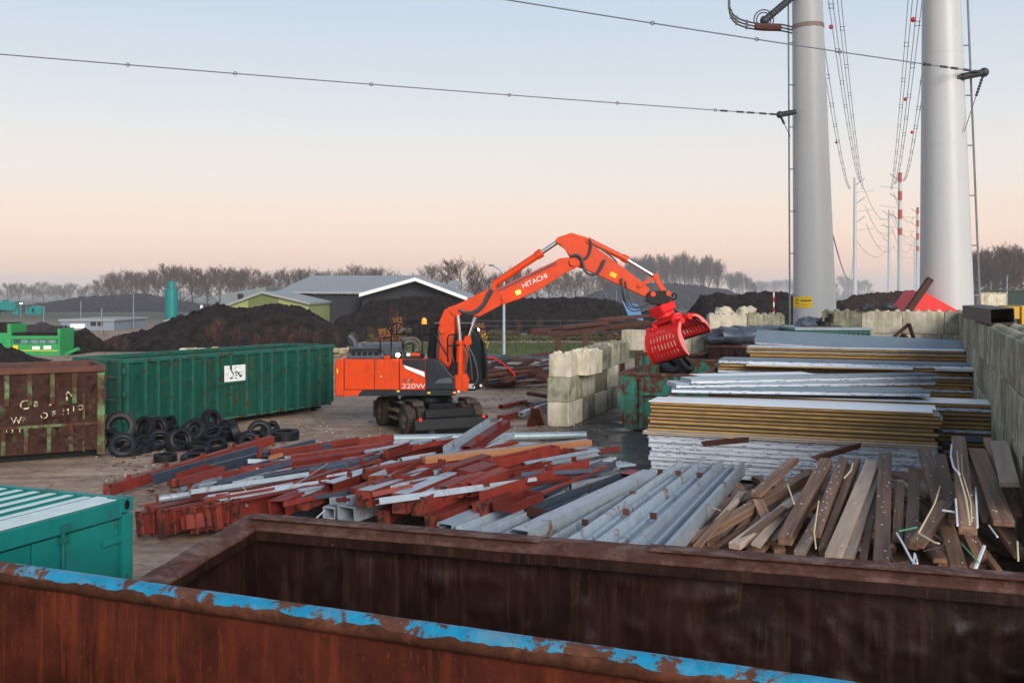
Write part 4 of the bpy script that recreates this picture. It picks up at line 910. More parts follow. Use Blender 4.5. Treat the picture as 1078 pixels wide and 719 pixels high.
TB = [
 ((712,562),(800,519),.34,.62,.2,.16,'plank','leftmost brown timber, next to the wide grey girders',3),
 ((723,573),(850,501),.45,1.0,.26,.2,'plank','long brown timber crossing second from the left with a pale top',5),
 ((757,577),(830,540),.2,.5,.24,.12,'plank','flat brown timber lying low under the long crossing one, dotted white',8),
 ((773,575),(846,521),.5,.85,.24,.14,'plank_pale','pale grey-brown board right of the long crossing timber',7),
 ((795,521),(836,484),.9,1.25,.24,.12,'plank','brown timber end rising behind the crossing timber',3),
 ((790,585),(850,530),.3,.8,.24,.14,'plank','brown timber below the pale board, flecked with white',9),
 ((826,569),(870,486),.6,1.35,.26,.22,'plank','thick timber with a dark open end, left of the yellow-dotted one',6),
 ((842,582),(868,535),.42,.8,.22,.12,'plank_pale','pale board lying below the thick timber with a cream strip on it',4),
 ((858,562),(888,484),.8,1.36,.2,.16,'plank','timber dotted with cream flecks left of the wide pale board',16),
 ((866,581),(902,485),.5,1.3,.16,.18,'plank','narrow dark timber left of the wide pale board, with a looped cream strip',2),
 ((877,586),(919,486),.55,1.35,.3,.1,'plank_pale','wide pale board lying smooth in the middle of the heap',3),
 ((893,588),(926,490),.5,1.28,.2,.1,'plank_pale','second pale board just right of the wide one',3),
 ((908,590),(926,506),.44,1.1,.12,.16,'plank','narrow timber edge between the second pale board and the smooth dark one',1),
 ((928,592),(932,479),.6,1.45,.28,.14,'plank','long upright-looking timber with a row of white nails along its right edge',11),
 ((945,569),(947,509),.6,1.05,.2,.1,'plank','short flat timber right of the nailed long one',4),
 ((959,576),(963,500),.62,1.15,.24,.1,'plank','flat timber with a pale crease behind the white bent strip',5),
 ((1009,598),(973,474),.5,1.5,.28,.13,'plank','long timber slanting down to the right across the heap centre right',10),
 ((965,573),(997,530),.8,1.1,.25,.14,'plank','short timber crossing the slanting one, with two cream strips on it',5),
 ((1004,548),(990,480),.95,1.55,.22,.14,'plank','timber behind the strapped one, leaning to its left',4),
 ((1019,559),(1009,462),1.05,1.7,.3,.17,'plank','highest timber, with cream strips strapped along its top',5),
 ((1057,551),(1028,474),1.05,1.6,.36,.13,'plank','wide timber right of the strapped one, full of dark nail holes',4),
 ((1040,548),(1024,490),.85,1.35,.2,.12,'plank_pale','pale timber between the strapped one and the wide nail-holed one',3),
 ((1070,541),(1040,463),1.0,1.68,.2,.14,'plank','timber leaning against the yard wall at the right edge',3),
 ((1063,510),(1052,466),1.5,1.78,.34,.12,'plank_pale','pale wide board on top beside the mossy wall',4),
 ((1076,520),(1064,480),1.3,1.6,.25,.14,'plank','dark timber in the corner between the pale wide board and the wall',2),
 ((1052,602),(1020,560),.3,.7,.12,.1,'plank','thin orange-brown stick low at the right front',1),
 ((1075,585),(1046,545),.55,.9,.24,.14,'plank','dark timber low at the right frame edge',2),
 ((990,590),(966,555),.35,.6,.26,.12,'plank','dark timber low beneath the crossing timber',3),
 ((1032,590),(1016,556),.4,.8,.26,.14,'plank','dark timber under the highest timber at the right',3),
 ((925,545),(900,505),.5,.7,.2,.12,'plank','brown timber glimpsed behind the second pale board',2),
]
for i in range(52):
    px = 735+6.5*i+R.uniform(-6,6); py = 574+R.uniform(-26,6) if px > 800 else 568+R.uniform(-10,8); z = R.uniform(.28,.52)
    a = G(px, py, z); lean = (px-900)/260; ang = math.radians(90+R.uniform(-7,7)) - (.62 if px < 820 else 0) + (.3*lean if px > 980 else 0); L = R.uniform(1.3,2.6)
    b = a+Vector((math.cos(ang)*L, math.sin(ang)*L, R.uniform(.2,.5)))
    beam(tuple(a), tuple(b), 0, 0, 'box', R.uniform(.08,.18), R.uniform(.04,.09), R.choice(['plank','plank','plank_pale']), 'thin brown board lying loose between the bigger timbers', 'thin loose boards in the timber heap', name='timber_beam', cat='timber beam', roll=R.uniform(-.4,.4), bevel=.004)
for (n, f, zn, zf, w, h, mt, lb, k) in TB: timber(n, f, zn, zf, w*.86, h*.75, mt, lb, k, R.uniform(-.12,.12))
# timber scraps on the panel stack
for (n, f, z, lb) in [((740,465),(786,461),1.22,'rusty bent piece of angle steel lying on the white panel stack, left one'),((858,480),(902,467),1.25,'rusty piece of angle steel lying on the white panel stack, right one')]:
    beam(n, f, z, z+.04, 'L', .2, .14, 'rust', lb, 'angle pieces on the panel stack', name='angle_steel', cat='steel angle', roll=.3)
# plastic strips
def strip(pts, z, w, mt, lb):
    w *= .62
    P = [G(p[0], p[1], z+(p[2] if len(p) > 2 else 0)) for p in pts]; Q = []
    for i in range(len(P)-1):
        for k in range(6):
            t = k/6; p = P[i].lerp(P[i+1], t); Q.append(p)
    Q.append(P[-1])
    tag(MB().tube(Q, w, 6).build('plastic_strip', mt), lb, 'plastic strip', 'plastic strips on the timber heap')
strip([(992,505),(984,530),(967,561),(984,571),(989,572)], 1.22, .022, 'strip_cream', 'long bent cream strip crossing the short timber')
strip([(1007,470),(1010,500),(1017,525),(1021,552)], 1.62, .02, 'strip_cream', 'cream strip running down the highest timber')
strip([(1012,466),(1013,498),(1022,528),(1023,549)], 1.6, .014, 'strip_cream', 'thin cream strip beside the first on the highest timber')
strip([(944,561),(951,573),(960,590),(966,596)], .9, .028, 'strip_white', 'white bent strip in front of the flat timber with the pale crease')
strip([(961,596),(963,582),(966,593)], .9, .02, 'strip_white', 'small white strip crossing the bent white one')
strip([(1002,468),(1001,480),(1004,492),(1010,499)], 1.66, .03, 'strip_white', 'white frayed strip at the top left of the highest timber')
strip([(1006,525),(1008,553)], 1.3, .025, 'strip_white', 'white upright strip left of the highest timber')
strip([(992,537),(1005,539)], 1.28, .025, 'strip_white', 'short level white strip left of the highest timber')
strip([(1027,513),(1029,555)], 1.3, .025, 'strip_white', 'white upright strip right of the highest timber')
strip([(1041,553),(1050,565)], 1.0, .025, 'strip_white', 'slanting white strip under the wide nail-holed timber')
strip([(1036,575),(1026,600)], .75, .045, 'strip_white', 'wide white strip at the right front near the skip rim')
strip([(1012,572),(1024,585),(1030,592)], .8, .02, 'strip_green', 'green strip next to the wide white strip')
strip([(946,559),(965,555)], 1.0, .02, 'strip_green', 'green strip by the white bent strip')
strip([(862,527),(857,560),(859,577)], 1.05, .018, 'strip_cream', 'cream strip hanging down the thick timber with an open end')
strip([(898,487),(896,495),(889,503)], 1.4, .02, 'strip_cream', 'short looped cream strip on the narrow dark timber')
strip([(829,510),(836,530)], 1.05, .022, 'strip_cream', 'short tan stick across the crossing timber')
strip([(742,532),(758,537)], .7, .016, 'strip_cream', 'yellowish strip between the wide girders and the timbers')
strip([(1071,570),(1072,590)], 1.0, .02, 'strip_cream', 'cream strip at the right frame edge')
strip([(936,575),(940,590),(950,596),(958,592)], .75, .01, 'hose', 'thin dark cable curling in front of the nailed long timber')
strip([(972,580),(990,576),(1006,560)], 1.0, .01, 'hose', 'thin dark cable over the crossing timber')
0 and strip([(300,500),(318,494),(330,498),(322,504),(312,499)], .9, .014, 'strip_white', 'white curled wire on the left part of the red heap')
strip([(255,512),(262,520),(280,513)], .8, .012, 'strip_cream', 'cream cord on the left part of the red heap')

# ------------------------------------------------------------------ insulated panel stacks
PW = 1.0
def rib_skin(L, W, z, up, ribs=6, hgt=.03):
    prof = []
    n = ribs
    for i in range(n):
        y = W*i/n; w = W/n
        prof += [(y, 0), (y+w*.3, 0), (y+w*.4, hgt*up), (y+w*.7, hgt*up), (y+w*.8, 0)]
    prof.append((W, 0))
    m = MB(); P = [(x, y, z+h) for x in (0, L) for y, h in prof]; k = len(prof)
    P += [(x, y, z+h-.006*up) for x in (0, L) for y, h in prof]
    for i in range(k-1):
        m.f += [(i, i+1, k+i+1, k+i), (2*k+i, 3*k+i, 3*k+i+1, 2*k+i+1), (i, 2*k+i, 2*k+i+1, i+1), (k+i, k+i+1, 3*k+i+1, 3*k+i)]
    m.f += [(0, k, 3*k, 2*k), (k-1, 3*k-1, 4*k-1, 2*k-1)]
    m.sm = [False]*len(m.f); m.v = P; return m
def panel(origin, ang, L, W, th, edge, top, bottom, label, group, ribbed=False, tilt=0.0, pitch=0.0):
    """sandwich panel: local x along length, y away from us, z up; origin = near-left-bottom corner"""
    core = MB().box((L/2, W/2, th/2), (L, W, th-.016)).build('insulated_panel', edge, None, recenter=False)
    sk = .02 if edge == 'foam' and th > .065 else .008
    core.data.vertices.foreach_get  
    if ribbed: rib_skin(L+.03, W+.02, th, 1, 6, .045).build('sheet_skin', top, core)
    else: MB().box((L/2+R.uniform(-.03,.03), W/2+R.uniform(-.02,.02), th-sk/2), (L+.04, W+.05, sk)).build('sheet_skin', top, core)
    MB().box((L/2, W/2, .004), (L+.03, W+.03, .008)).build('sheet_skin', bottom, core)
    core.matrix_world = Matrix.Translation(origin) @ Matrix.Rotation(ang,4,'Z') @ Matrix.Rotation(pitch,4,'Y') @ Matrix.Rotation(tilt,4,'X')
    return tag(core, label, 'insulated panel', group)
ua = math.atan2(U.y, U.x)
A0 = G(684, 503)
LA = 6.62
def stack_pt(o, s, t, z): return Vector((o.x, o.y, 0)) + U*s + V*t + Vector((0,0,z))
# lower white pack
gA = 'white film-edged panels of the front stack'
z = .12; n = 9; th = .108
for i in range(n):
    panel(stack_pt(A0, R.uniform(-.06,.06), R.uniform(-.005,.005), z), ua, LA, PW, th, 'film', 'film', 'skin_dark' if i % 2 else 'film', '%s white film-edged panel from the ground in the front stack' % ORD[i], gA)
    z += th+.003
for k in range(3):
    o = MB().box((0,0,.055),(.14,1.1,.11)).build('timber_bearer', 'plank'); o.matrix_world = Matrix.Translation(stack_pt(A0, .5+2.8*k, .5, 0)) @ Matrix.Rotation(ua,4,'Z'); tag(o, '%s timber bearer under the front panel stack, from the left' % ORD[k], 'timber bearer', 'bearers under the front panel stack')
panel(stack_pt(A0, -.14, -.12, z), ua, LA+.1, PW+.05, .06, 'foam', 'film', 'film', 'yellow-edged panel topped with printed film between the white and the yellow pack', gA)
z += .066
gB = 'yellow-edged panels of the front stack'
top_n = 8; th = (1.93-z)/top_n - .002
for i in range(top_n):
    panel(stack_pt(A0, R.uniform(-.05,.05), .02+R.uniform(-.03,.03), z), ua, LA-(0.12 if i == top_n-1 else R.uniform(-.06,.06)), PW, th, 'foam', 'skin_white' if i == top_n-1 else 'skin_dark', 'skin_dark', '%s yellow-edged panel from the top of the front stack' % ORD[top_n-1-i], gB)
    z += th+.002
zt = z
# loose ribbed panels lying skewed on and behind the front stack
gC = 'grey ribbed panels lying on the stacks'
def gpanel(pa, pb, z, W, lb, edge='film', top='skin_grey', th=.09, tilt=0.0, rib=True):
    a = G(*pa, z); b = G(*pb, z); d = b-a
    panel(a, math.atan2(d.y, d.x), d.length, W, th, edge, top, 'skin_dark', lb, gC, rib, tilt)
# second stack, right behind the front one, and its fill
B0 = A0 + V*1.12
gD = 'panels of the second stack'
z = .1
for i in range(17):
    e = 'film' if i < 9 or i > 14 else 'foam'
    panel(stack_pt(B0, R.uniform(.1,.3), R.uniform(-.02,.02), z), ua, LA-.1, PW, .1, e, 'skin_dark' if i < 16 else 'skin_white', 'skin_dark', '%s panel from the ground in the stack right behind the front one' % ORD[i], gD); z += .104
C0 = A0 + V*2.5 + U*.0
z = .1
for i in range(17):
    panel(stack_pt(C0, R.uniform(.9,1.2), R.uniform(-.03,.03), z), ua, 8.6-R.uniform(0,.25), 1.1, .1, 'foam' if i % 5 else 'film', 'skin_white' if i == 16 else 'skin_dark', 'skin_dark', '%s panel from the ground in the third stack, reaching the yard wall' % ORD[i], 'panels of the third stack'); z += .106
gpanel((707,413.5),(979,418), 1.98, 1.15, 'ribbed grey panel skewed on top, nearest of the loose ribbed ones', tilt=.0)
gpanel((712,409),(985,405.5), 2.09, .95, 'ribbed grey panel lying diagonally with a printed film edge, second of the loose ones', edge='film')
gpanel((728,404.5),(988,399), 2.2, .8, 'ribbed grey panel rising to the right, third of the loose ones')
gpanel((740,400),(860,397.5), 2.16, 1.0, 'smooth white panel lying behind the loose ribbed ones', edge='foam', top='skin_white', rib=False)
E0 = D(757, 382, 34.6); E0.z = 0
z = .1
for i in range(19):
    e = 'foam' if i % 4 else 'film'
    panel(stack_pt(E0, R.uniform(-.05,.1), R.uniform(-.03,.03), z), ua, 8.15-R.uniform(0,.2), 1.15, .104, e, 'skin_dark', 'skin_dark', '%s panel from the ground in the fourth stack' % ORD[i], 'panels of the fourth stack'); z += .108
panel(stack_pt(E0, 0, -.05, z), ua, 8.25, 1.25, .1, 'film', 'skin_grey', 'skin_dark', 'long ribbed grey panel on top of the fourth stack, white film along its edge', gC, True); z += .14
panel(stack_pt(E0, 1.0, -.55, 2.1), ua-.01, 5.2, 1.0, .07, 'foam', 'skin_white', 'skin_dark', 'smooth white panel with a yellow edge leaning over the front of the fourth stack', gC); 
panel(stack_pt(E0, 6.9, -.5, 2.12), ua, 1.5, .8, .09, 'film', 'skin_white', 'skin_dark', 'short white film-edged panel at the right end of the fourth stack', gC)
F0 = D(789, 374, 38.3); F0.z = 0
z = .1
for i in range(22):
    last = i >= 20
    panel(stack_pt(F0, R.uniform(-.05,.05)-(.12 if last else 0), R.uniform(-.02,.02), z), ua, 7.75-R.uniform(0,.2), 1.15, .104, 'foam', 'film' if last else 'skin_dark', 'skin_dark', '%s panel from the ground in the rearmost stack' % ORD[i], 'panels of the rearmost stack'); z += .108+ (.04 if last else 0)
tp = stack_pt(F0, .1, .9, z+.02)
panel(tp, ua, 8.0, .9, .1, 'film', 'slate', 'skin_grey', 'long panel tipped up on the rearmost stack, showing its plain grey face', gC, False, .5, .04)
# short grey pieces right of the front stack
for i, (px, py, s) in enumerate(((1003,452,.5),(1017,462,.6),(1001,466,.55),(1022,449,.4),(1012,474,.5),(1030,458,.4))):
    o = MB().box((0,0,0),(s,.9,.12)).build('panel_offcut', 'skin_grey'); o.location = G(px, py, 1.1-.12*i); o.rotation_euler = (0,0,ua+R.uniform(-.15,.15)); tag(o, 'short blue-grey panel offcut between the front stack and the yard wall, %s from the top' % ORD[i], 'panel offcut', 'panel offcuts by the yard wall')
# ================================================================== EXCAVATOR
YC = 33.8; XL = (450-CX)*YC/F
exc = thing('wheeled_excavator', 'orange wheeled excavator with a two-piece boom holding a red sorting grapple', 'excavator', (XL, YC, 0))
EL = Vector((XL, YC, 0))
def E(px, py, y=0.0):
    p = D(px, py, YC+y)-EL; return p
def EP(pts, y): return [(E(a, b, y).x, E(a, b, y).z) for a, b in pts]
def eprism(pts, y0, y1, yref=None):
    return MB().prism(EP(pts, y0 if yref is None else yref), y0, y1)
def etube(pts, y, r, n=8): return MB().tube([E(p[0], p[1], y+(p[2] if len(p) > 2 else 0)) for p in pts], r, n)
def z1(x, y): return (340+x/4.795, 320+y/4.795)
NF = -1.25
# --- upper structure
cw = eprism([(352,384),(353.5,380),(356.5,377.6),(362,377.2),(362,417.6),(355,417.6),(352.4,414)], NF, 1.25).build('counterweight', 'orange', exc, bevel=.05)
eprism([(354.5,388),(355.8,388),(355.8,393),(354.5,393)], NF-.012, NF-.002).build('reflector', 'yellow', cw)
bodyp = eprism([(362.3,378.2),(420.4,378.2),(420.4,410.2),(362.3,410.2)], NF+.02, 1.23)
body = bodyp.build('engine_cover', 'orange', exc, bevel=.02)
eprism([(394,378.6),(394.5,378.6),(394.5,410),(394,410)], NF+.008, NF+.022).build('panel_gap', 'black', body)
eprism([(362.0,378.6),(362.5,378.6),(362.5,410),(362.0,410)], NF+.008, NF+.022).build('panel_gap', 'black', body)
eprism([(420.0,378.6),(420.6,378.6),(420.6,410),(420.0,410)], NF+.008, NF+.022).build('panel_gap', 'black', body)
eprism([(400.5,395.6),(401.8,395.6),(401.8,397),(400.5,397)], NF-.002, NF+.021).build('latch', 'decal_grey', body)
front = eprism([(420.6,378.2),(447.5,378.2),(447.5,410.2),(420.6,410.2)], NF+.02, 1.23).build('side_cover', 'orange', exc, bevel=.015)
eprism([(423.3,378.4),(447.3,378.4),(447.3,391.4),(441,388.8),(424,384)], NF-.012, NF+.0205).build('dark_stripe', 'darkgrey', front)
eprism([(424.3,384),(446.6,391.5),(447.2,396.8),(427,388.2)], NF-.02, NF-.0125).build('white_swoosh', 'white', front)
cab_side = eprism([(447.8,378.2),(456,378.2),(462.5,380),(468,385.5),(473.5,393),(478,397.5),(478.6,410.2),(447.8,410.2)], NF+.02, -.55).build('tool_box', 'darkgrey', exc, bevel=.03)
eprism([(447.6,378.4),(447.9,378.4),(447.9,410),(447.6,410)], NF+.0, NF+.03).build('panel_gap', 'orange', cab_side)
eprism([(456.8,403.5),(462,399),(474.5,397.4),(476.5,403.2)], NF+.0, NF+.022).build('step_plate', 'midgrey', cab_side)
sill = eprism([(362,410.4),(479,410.4),(480,412),(479,416.5),(378,416.8),(372,415.5),(362,417)], NF+.0, 1.24).build('main_frame', 'darkgrey', exc, bevel=.012)
eprism([(362,410.6),(381.5,410.6),(376.5,416.2),(362,417.4)], NF-.014, NF-.002).build('frame_corner', 'orange', sill)
for px, py, mt in ((419.2,411.7,'yellow'),(451.6,413.5,'yellow'),(478.4,413.2,'lamp_amber'),(482.8,412.2,'white')):
    MB().box(E(px,py,NF-.012), (.09 if mt != 'white' else .07,.03,.055)).build('marker_lamp', mt, sill)
# model lettering
tm = text_mb('2 2 0 W'.replace(' ', ''), .28, .004); xf(tm, Matrix.Translation(E(422.8,408.9,NF+.012)) @ Matrix.Rotation(pi/2,4,'X') @ Matrix.Diagonal((1.1,.82,1,1)) @ Matrix.Shear('XZ',4,(.0,0))).build('model_lettering', 'decal_grey', front)
tm = text_mb('ZA', .135, .004); xf(tm, Matrix.Translation(E(424.2,401.7,NF+.012)) @ Matrix.Rotation(pi/2,4,'X') @ Matrix.Diagonal((1.25,1,1,1))).build('model_lettering', 'decal_dark', front)
tm = text_mb('IS', .135, .004); xf(tm, Matrix.Translation(E(431.2,401.7,NF+.012)) @ Matrix.Rotation(pi/2,4,'X') @ Matrix.Diagonal((1.35,1,1,1))).build('model_lettering', 'decal_dark', front)
MB().bar(E(429.2,401.6,NF+.01), E(430.8,399.2,NF+.01), .008, .035).build('model_mark', 'yellow', front); MB().bar(E(429.3,399.3,NF+.008), E(431,401.6,NF+.008), .006, .035).build('model_mark', 'blue_decal', front)
# --- hood on top
hood = eprism([(365,377.8),(366.5,368),(369,365.8),(398,365.4),(402,369),(405,377.8)], NF+.25, .6).build('engine_hood', 'midgrey', exc, bevel=.03)
m = MB()
for k in range(5): m.box(E(372+6*k,372.2,NF+.245), (.13,.02,.12))
m.build('hood_vents', 'black', hood)
eprism([(368,367),(400,366.4),(403,371),(366.4,371)], NF+.23, NF+.25).build('hood_lip', 'darkgrey', hood)
eprism([(379,365.6),(383,362.6),(414,361.8),(419,365.5),(421.5,371.5),(421.5,377.6),(400,377.6),(400,366)], -.55, .75).build('hood_cowl', 'midgrey', hood, bevel=.05)
ex = etube([(374,366,0),(373.2,360,0),(370.6,356.6,0),(367.2,353.6,0)], -.35, [.09,.085,.1,.1], 12).build('exhaust_pipe', 'midgrey', exc)
eprism([(404,375),(410,374.6),(410,378),(404,378)], NF+.02, NF+.5).build('orange_cap', 'orange', exc, bevel=.02)
wl = MB().sphere(E(418.8,373.8,NF+.02), .07, 8).build('work_lamp', 'lamp_on', exc)
MB().box(E(419,374.5,NF+.17), (.14,.13,.2)).build('lamp_bracket', 'black', wl)
eprism([(421,374),(424,371),(442,372.4),(445,374),(445,378),(421,378)], NF+.2, -.2).build('valve_housing', 'darkgrey', exc, bevel=.03)
eprism([(428,371.6),(432,371.8),(432,374.8),(428,374.8)], NF+.18, NF+.2).build('small_plate', 'white', exc)
eprism([(433,371.4),(442,371.8),(442,374.6),(433,374.4)], NF+.17, NF+.2).build('small_plate', 'orange', exc)
for k in range(4):
    c_ = E(431.5+.6*k,366.5-.8*k,-.75+.12*k); rr_ = .22+.03*k
    MB().tube([c_+Vector((math.cos(x)*rr_, .05*math.sin(2*x), math.sin(x)*rr_*.9)) for x in [2*pi*j/16 for j in range(17)]], .035, 6, False).build('coiled_hose', 'mud' if k % 2 else 'hose', exc)
# handrails
hr = []
rails = [([(345,280),(345,120),(352,103),(365,98),(392,98),(403,108),(405,150),(405,270)], NF+.12), ([(290,255),(290,172),(345,168)], NF+.12), ([(345,152),(490,150)], NF+.12),
         ([(412,150),(412,112),(425,100),(470,90),(485,97),(490,110),(490,270)], -.3), ([(500,270),(500,160),(510,152),(555,152),(566,160),(600,215),(628,262),(634,290)], NF+.08),
         ([(412,200),(490,196)], -.3), ([(455,98),(455,268)], -.3), ([(410,90),(470,83),(520,95),(545,130)], .5), ([(630,292),(629,170),(637,157),(655,154),(682,157)], NF+.3), ([(630,212),(690,208)], NF+.3),
         ([(372,100),(372,150)], NF+.12)]
for pts, y in rails: etube([z1(*p) for p in pts], y, .026, 6).build('handrail', 'black', exc)
for (a, b) in (((392,120),(415,135)),((395,165),(420,182))):
    p, q = z1(*a), z1(*b); MB().box(E((p[0]+q[0])/2,(p[1]+q[1])/2, NF+.1), (.17,.05,.1)).build('rail_bracket', 'midgrey', exc)
# --- cab on the far side
cabp = [(449,410),(449,374),(452.5,344),(456,341.5),(496,341.8),(501,345),(507.5,358),(511.2,380),(510.8,398),(506.5,409),(500,411)]
cab = eprism([(449,411),(449,388),(480,386),(511,386),(510.8,398),(506.5,408),(500,411.5)], .15, 1.22).build('cab', 'black', exc, bevel=.04)
eprism([(450.5,388.2),(453.4,346),(498,346),(505.5,360),(509.6,385.8),(480,386)], .2, 1.17).build('cab_glass', 'glass', cab)
eprism([(452,346.5),(452.8,342.4),(456,340.6),(496,340.6),(501.5,344),(503,347.5)], .12, 1.25).build('cab_roof', 'black', cab, bevel=.03)
for y in (.17, 1.2):
    for pts in ([(450,388),(453.5,345)],[(500.5,345),(508,360),(511.3,386)],[(477,386),(477,345)]): etube(pts, y, .05, 8).build('cab_pillar', 'black', cab)
etube([(509,361),(511.5,380,-.2),(510.8,398,-.1)], .1, .06, 8).build('cab_pillar', 'black', cab)
gu = MB()
for k in range(6): gu.bar(E(504+1.3*k, 352+7.5*k, .14), E(504+1.3*k, 352+7.5*k, 1.2), .03)
gu.build('windscreen_guard', 'black', cab)
wl2 = MB().sphere(E(503,347.5,.25), .055, 8).build('work_lamp', 'lamp_on', exc)
MB().sphere(E(506,406,.1), .05, 8).build('work_lamp', 'white', exc)
be = MB(); be.lathe([(.09,0),(.09,.1),(.07,.19),(.02,.22)], 12, Matrix.Translation(E(446.6,341.2,.2))); be.build('beacon', 'lamp_amber', exc)
MB().tube([E(446.6,341.2,.2), E(447,352,.2)], .025, 6).build('beacon_post', 'black', exc)
eprism([(493,404),(500,404),(500,409),(493,409)], .1, .14).build('cab_label', 'decal_grey', cab)
# --- turntable and undercarriage
m = MB(); m.lathe([(.75,1.0),(.82,.98),(.82,1.12),(.7,1.14)], 28); m.build('slew_ring', 'black', exc)
uh = Vector((.42,-.907,0)).normalized(); um = Matrix(((uh.x,-uh.y,0,.0),(uh.y,uh.x,0,0),(0,0,1,0),(0,0,0,1)))
uc = bpy.data.objects.new('undercarriage', None)
ch = MB(); ch.box((0,0,.82),(2.9,.95,.34)); ch.box((0,0,.98),(1.3,1.3,.12)); ch.box((1.3,0,.56),(.3,1.5,.26)); ch.box((-1.3,0,.56),(.3,1.5,.26)); ch.box((0,.75,.68),(1.5,.5,.4)); ch.box((0,-.75,.68),(1.5,.5,.4))
uc = ch.build('chassis', 'black', exc, bevel=.03); uc.matrix_local = um
for sx in (1.3, -1.3):
    for sy in (1, -1):
        for k in (0, 1):
            y = sy*(.8+.36*k); wm = Matrix.Translation((sx, y, .5)) @ Matrix.Rotation(pi/2,4,'X')
            w = tyre_mb(.5, .3, .28, 32); xf(w, wm); wo = w.build('wheel', 'mudrubber', exc); wo.matrix_local = um
            rm = MB(); rm.lathe([(.1,.05),(.26,.03),(.29,.12),(.29,-.12),(.26,-.03),(.1,-.05)], 24, wm); rm.lathe([(.09,.14),(.12,.1),(.12,-.1),(.09,-.14)], 14, wm)
            rm.build('rim', 'mud', wo)
        g2 = MB(); pr = [(-.62,.98),(-.5,1.1),(.5,1.1),(.62,.98),(.6,.94),(.48,1.05),(-.48,1.05),(-.6,.94)]
        g2.prism([(sx+a*.7, b+.02) for a, b in pr], sy*.75, sy*1.12); go = g2.build('mudguard', 'mudrubber', exc); go.matrix_local = um
# dozer blade at the front (towards the camera) and plate at the rear
bl2 = MB(); pr = [(2.15,.08),(2.28,.05),(2.36,.3),(2.3,.62),(2.16,.66),(2.12,.4)]
bl2.prism(pr, -1.26, 1.26); bl2.prism([(2.1,.45),(2.2,.45),(2.15,.9),(2.05,.92)], -.85, .8); bo = bl2.build('dozer_blade', 'black', exc, bevel=.015); bo.matrix_local = um
am = MB()
for y in (-.5,.5): am.bar((1.2,y,.6),(2.15,y,.42),.16,.2)
am.box((2.31,.0,.42),(.03,.5,.1)); am.box((2.34,-.7,.25),(.02,.2,.2)); ao = am.build('blade_arms', 'darkgrey', bo)
lamps = MB()
for y in (-1.08,1.08):
    l = MB().lathe([(.045,0),(.045,.03)], 12, Matrix.Translation((2.315,y,.62)) @ Matrix.Rotation(pi/2,4,'Y')).build('tail_lamp', 'lamp_red', bo)
rb2 = MB(); rb2.prism([(-2.2,.2),(-2.1,.2),(-2.06,.8),(-2.16,.8)], -1.25, 1.25); ro = rb2.build('rear_plate', 'mud', exc, bevel=.01); ro.matrix_local = um
stp = MB(); stp.box((.1,-1.1,.45),(.9,.35,.06)); stp.box((.1,-1.1,.7),(.9,.35,.05)); stp.box((.1,1.1,.45),(.9,.35,.06)); so = stp.build('steps', 'mud', exc); so.matrix_local = um
# --- boom
BW = .27
boom = eprism([(458.6,388),(459.5,366),(461.5,345),(466,331.5),(472,323.5),(479,321.3),(500,311.5),(518,303),(522,304.6),(545,293.5),(585,274.6),(589,272),(600,271),(611,271),(613,276),(609.5,280.5),(593,289),(570,304),(546,315.4),(524,322.5),(504,334),(494,331.5),(484,331),(481,337),(478.5,352),(476,372),(474,392),(470,408),(462,408)], -BW, BW).build('boom', 'orange', exc, bevel=.025)
# side plates and pins on the boom
for y in (-BW-.03, BW+.0):
    eprism([(500,311),(518,302.5),(527,306),(533,313),(526,322),(505,333),(492,330)], y, y+.03).build('boom_plate', 'orange', boom, bevel=.006)
    eprism([(462,340),(468,326),(478,321.5),(486,323),(486,331),(479,338),(474,350),(468,352)], y, y+.03).build('boom_plate', 'orange', boom, bevel=.006)
def pin(px, py, r, y0, y1, mt, par):
    a = E(px, py, 0); m = MB().tube([(a.x, y0, a.z), (a.x, y1, a.z)], r, 16); return m.build('pivot_pin', mt, par, bevel=.006)
for px, py, r in ((478.5,327.5,.13),(531,313.5,.1),(530.5,318.6,.07),(603,276.2,.14),(519.5,303.2,.1),(466,348,.09)):
    pin(px, py, r, -BW-.09, BW+.09, 'orange', boom)
# boom lift cylinders, one each side of the boom foot
for y in (-.44, .44):
    b = etube([(483.6,404),(484.2,362)], y, .125, 16).build('lift_cylinder', 'orange', exc)
    etube([(484.2,362),(484.2,358.5)], y, .15, 16).build('cylinder_gland', 'orange', b)
    etube([(484.2,360),(481.8,332)], y, .07, 14).build('cylinder_rod', 'chrome', b)
b = etube([(487,392),(491.5,360)], 0, .12, 16).build('adjusting_cylinder', 'orange', exc); etube([(491.5,361),(500.6,334)], 0, .075, 14).build('cylinder_rod', 'chrome', b)
eprism([(470,395),(490,393),(494,400),(492,412),(470,413)], -.6, .1).build('boom_foot', 'orange', exc, bevel=.03)
eprism([(489,354),(495,353),(496.5,362),(491,366),(487,361)], -.18, .18).build('cylinder_head', 'orange', exc, bevel=.03)
eprism([(474.5,382),(482,381),(482,394),(474.5,394)], -.72, -.6).build('valve_block', 'black', exc, bevel=.02)
eprism([(487,396),(492.5,396),(492.5,409),(486,409)], -.62, -.5).build('step_plate', 'orange', exc, bevel=.02)
# arm cylinder on top of the boom
ac = etube([(519,300),(566.5,268.5)], 0, .125, 18).build('arm_cylinder', 'orange', exc)
etube([(565,269.5),(570.5,265.8)], 0, .155, 18).build('cylinder_gland', 'orange', ac); etube([(569,266.8),(589,253.3)], 0, .078, 16).build('cylinder_rod', 'chrome', ac)
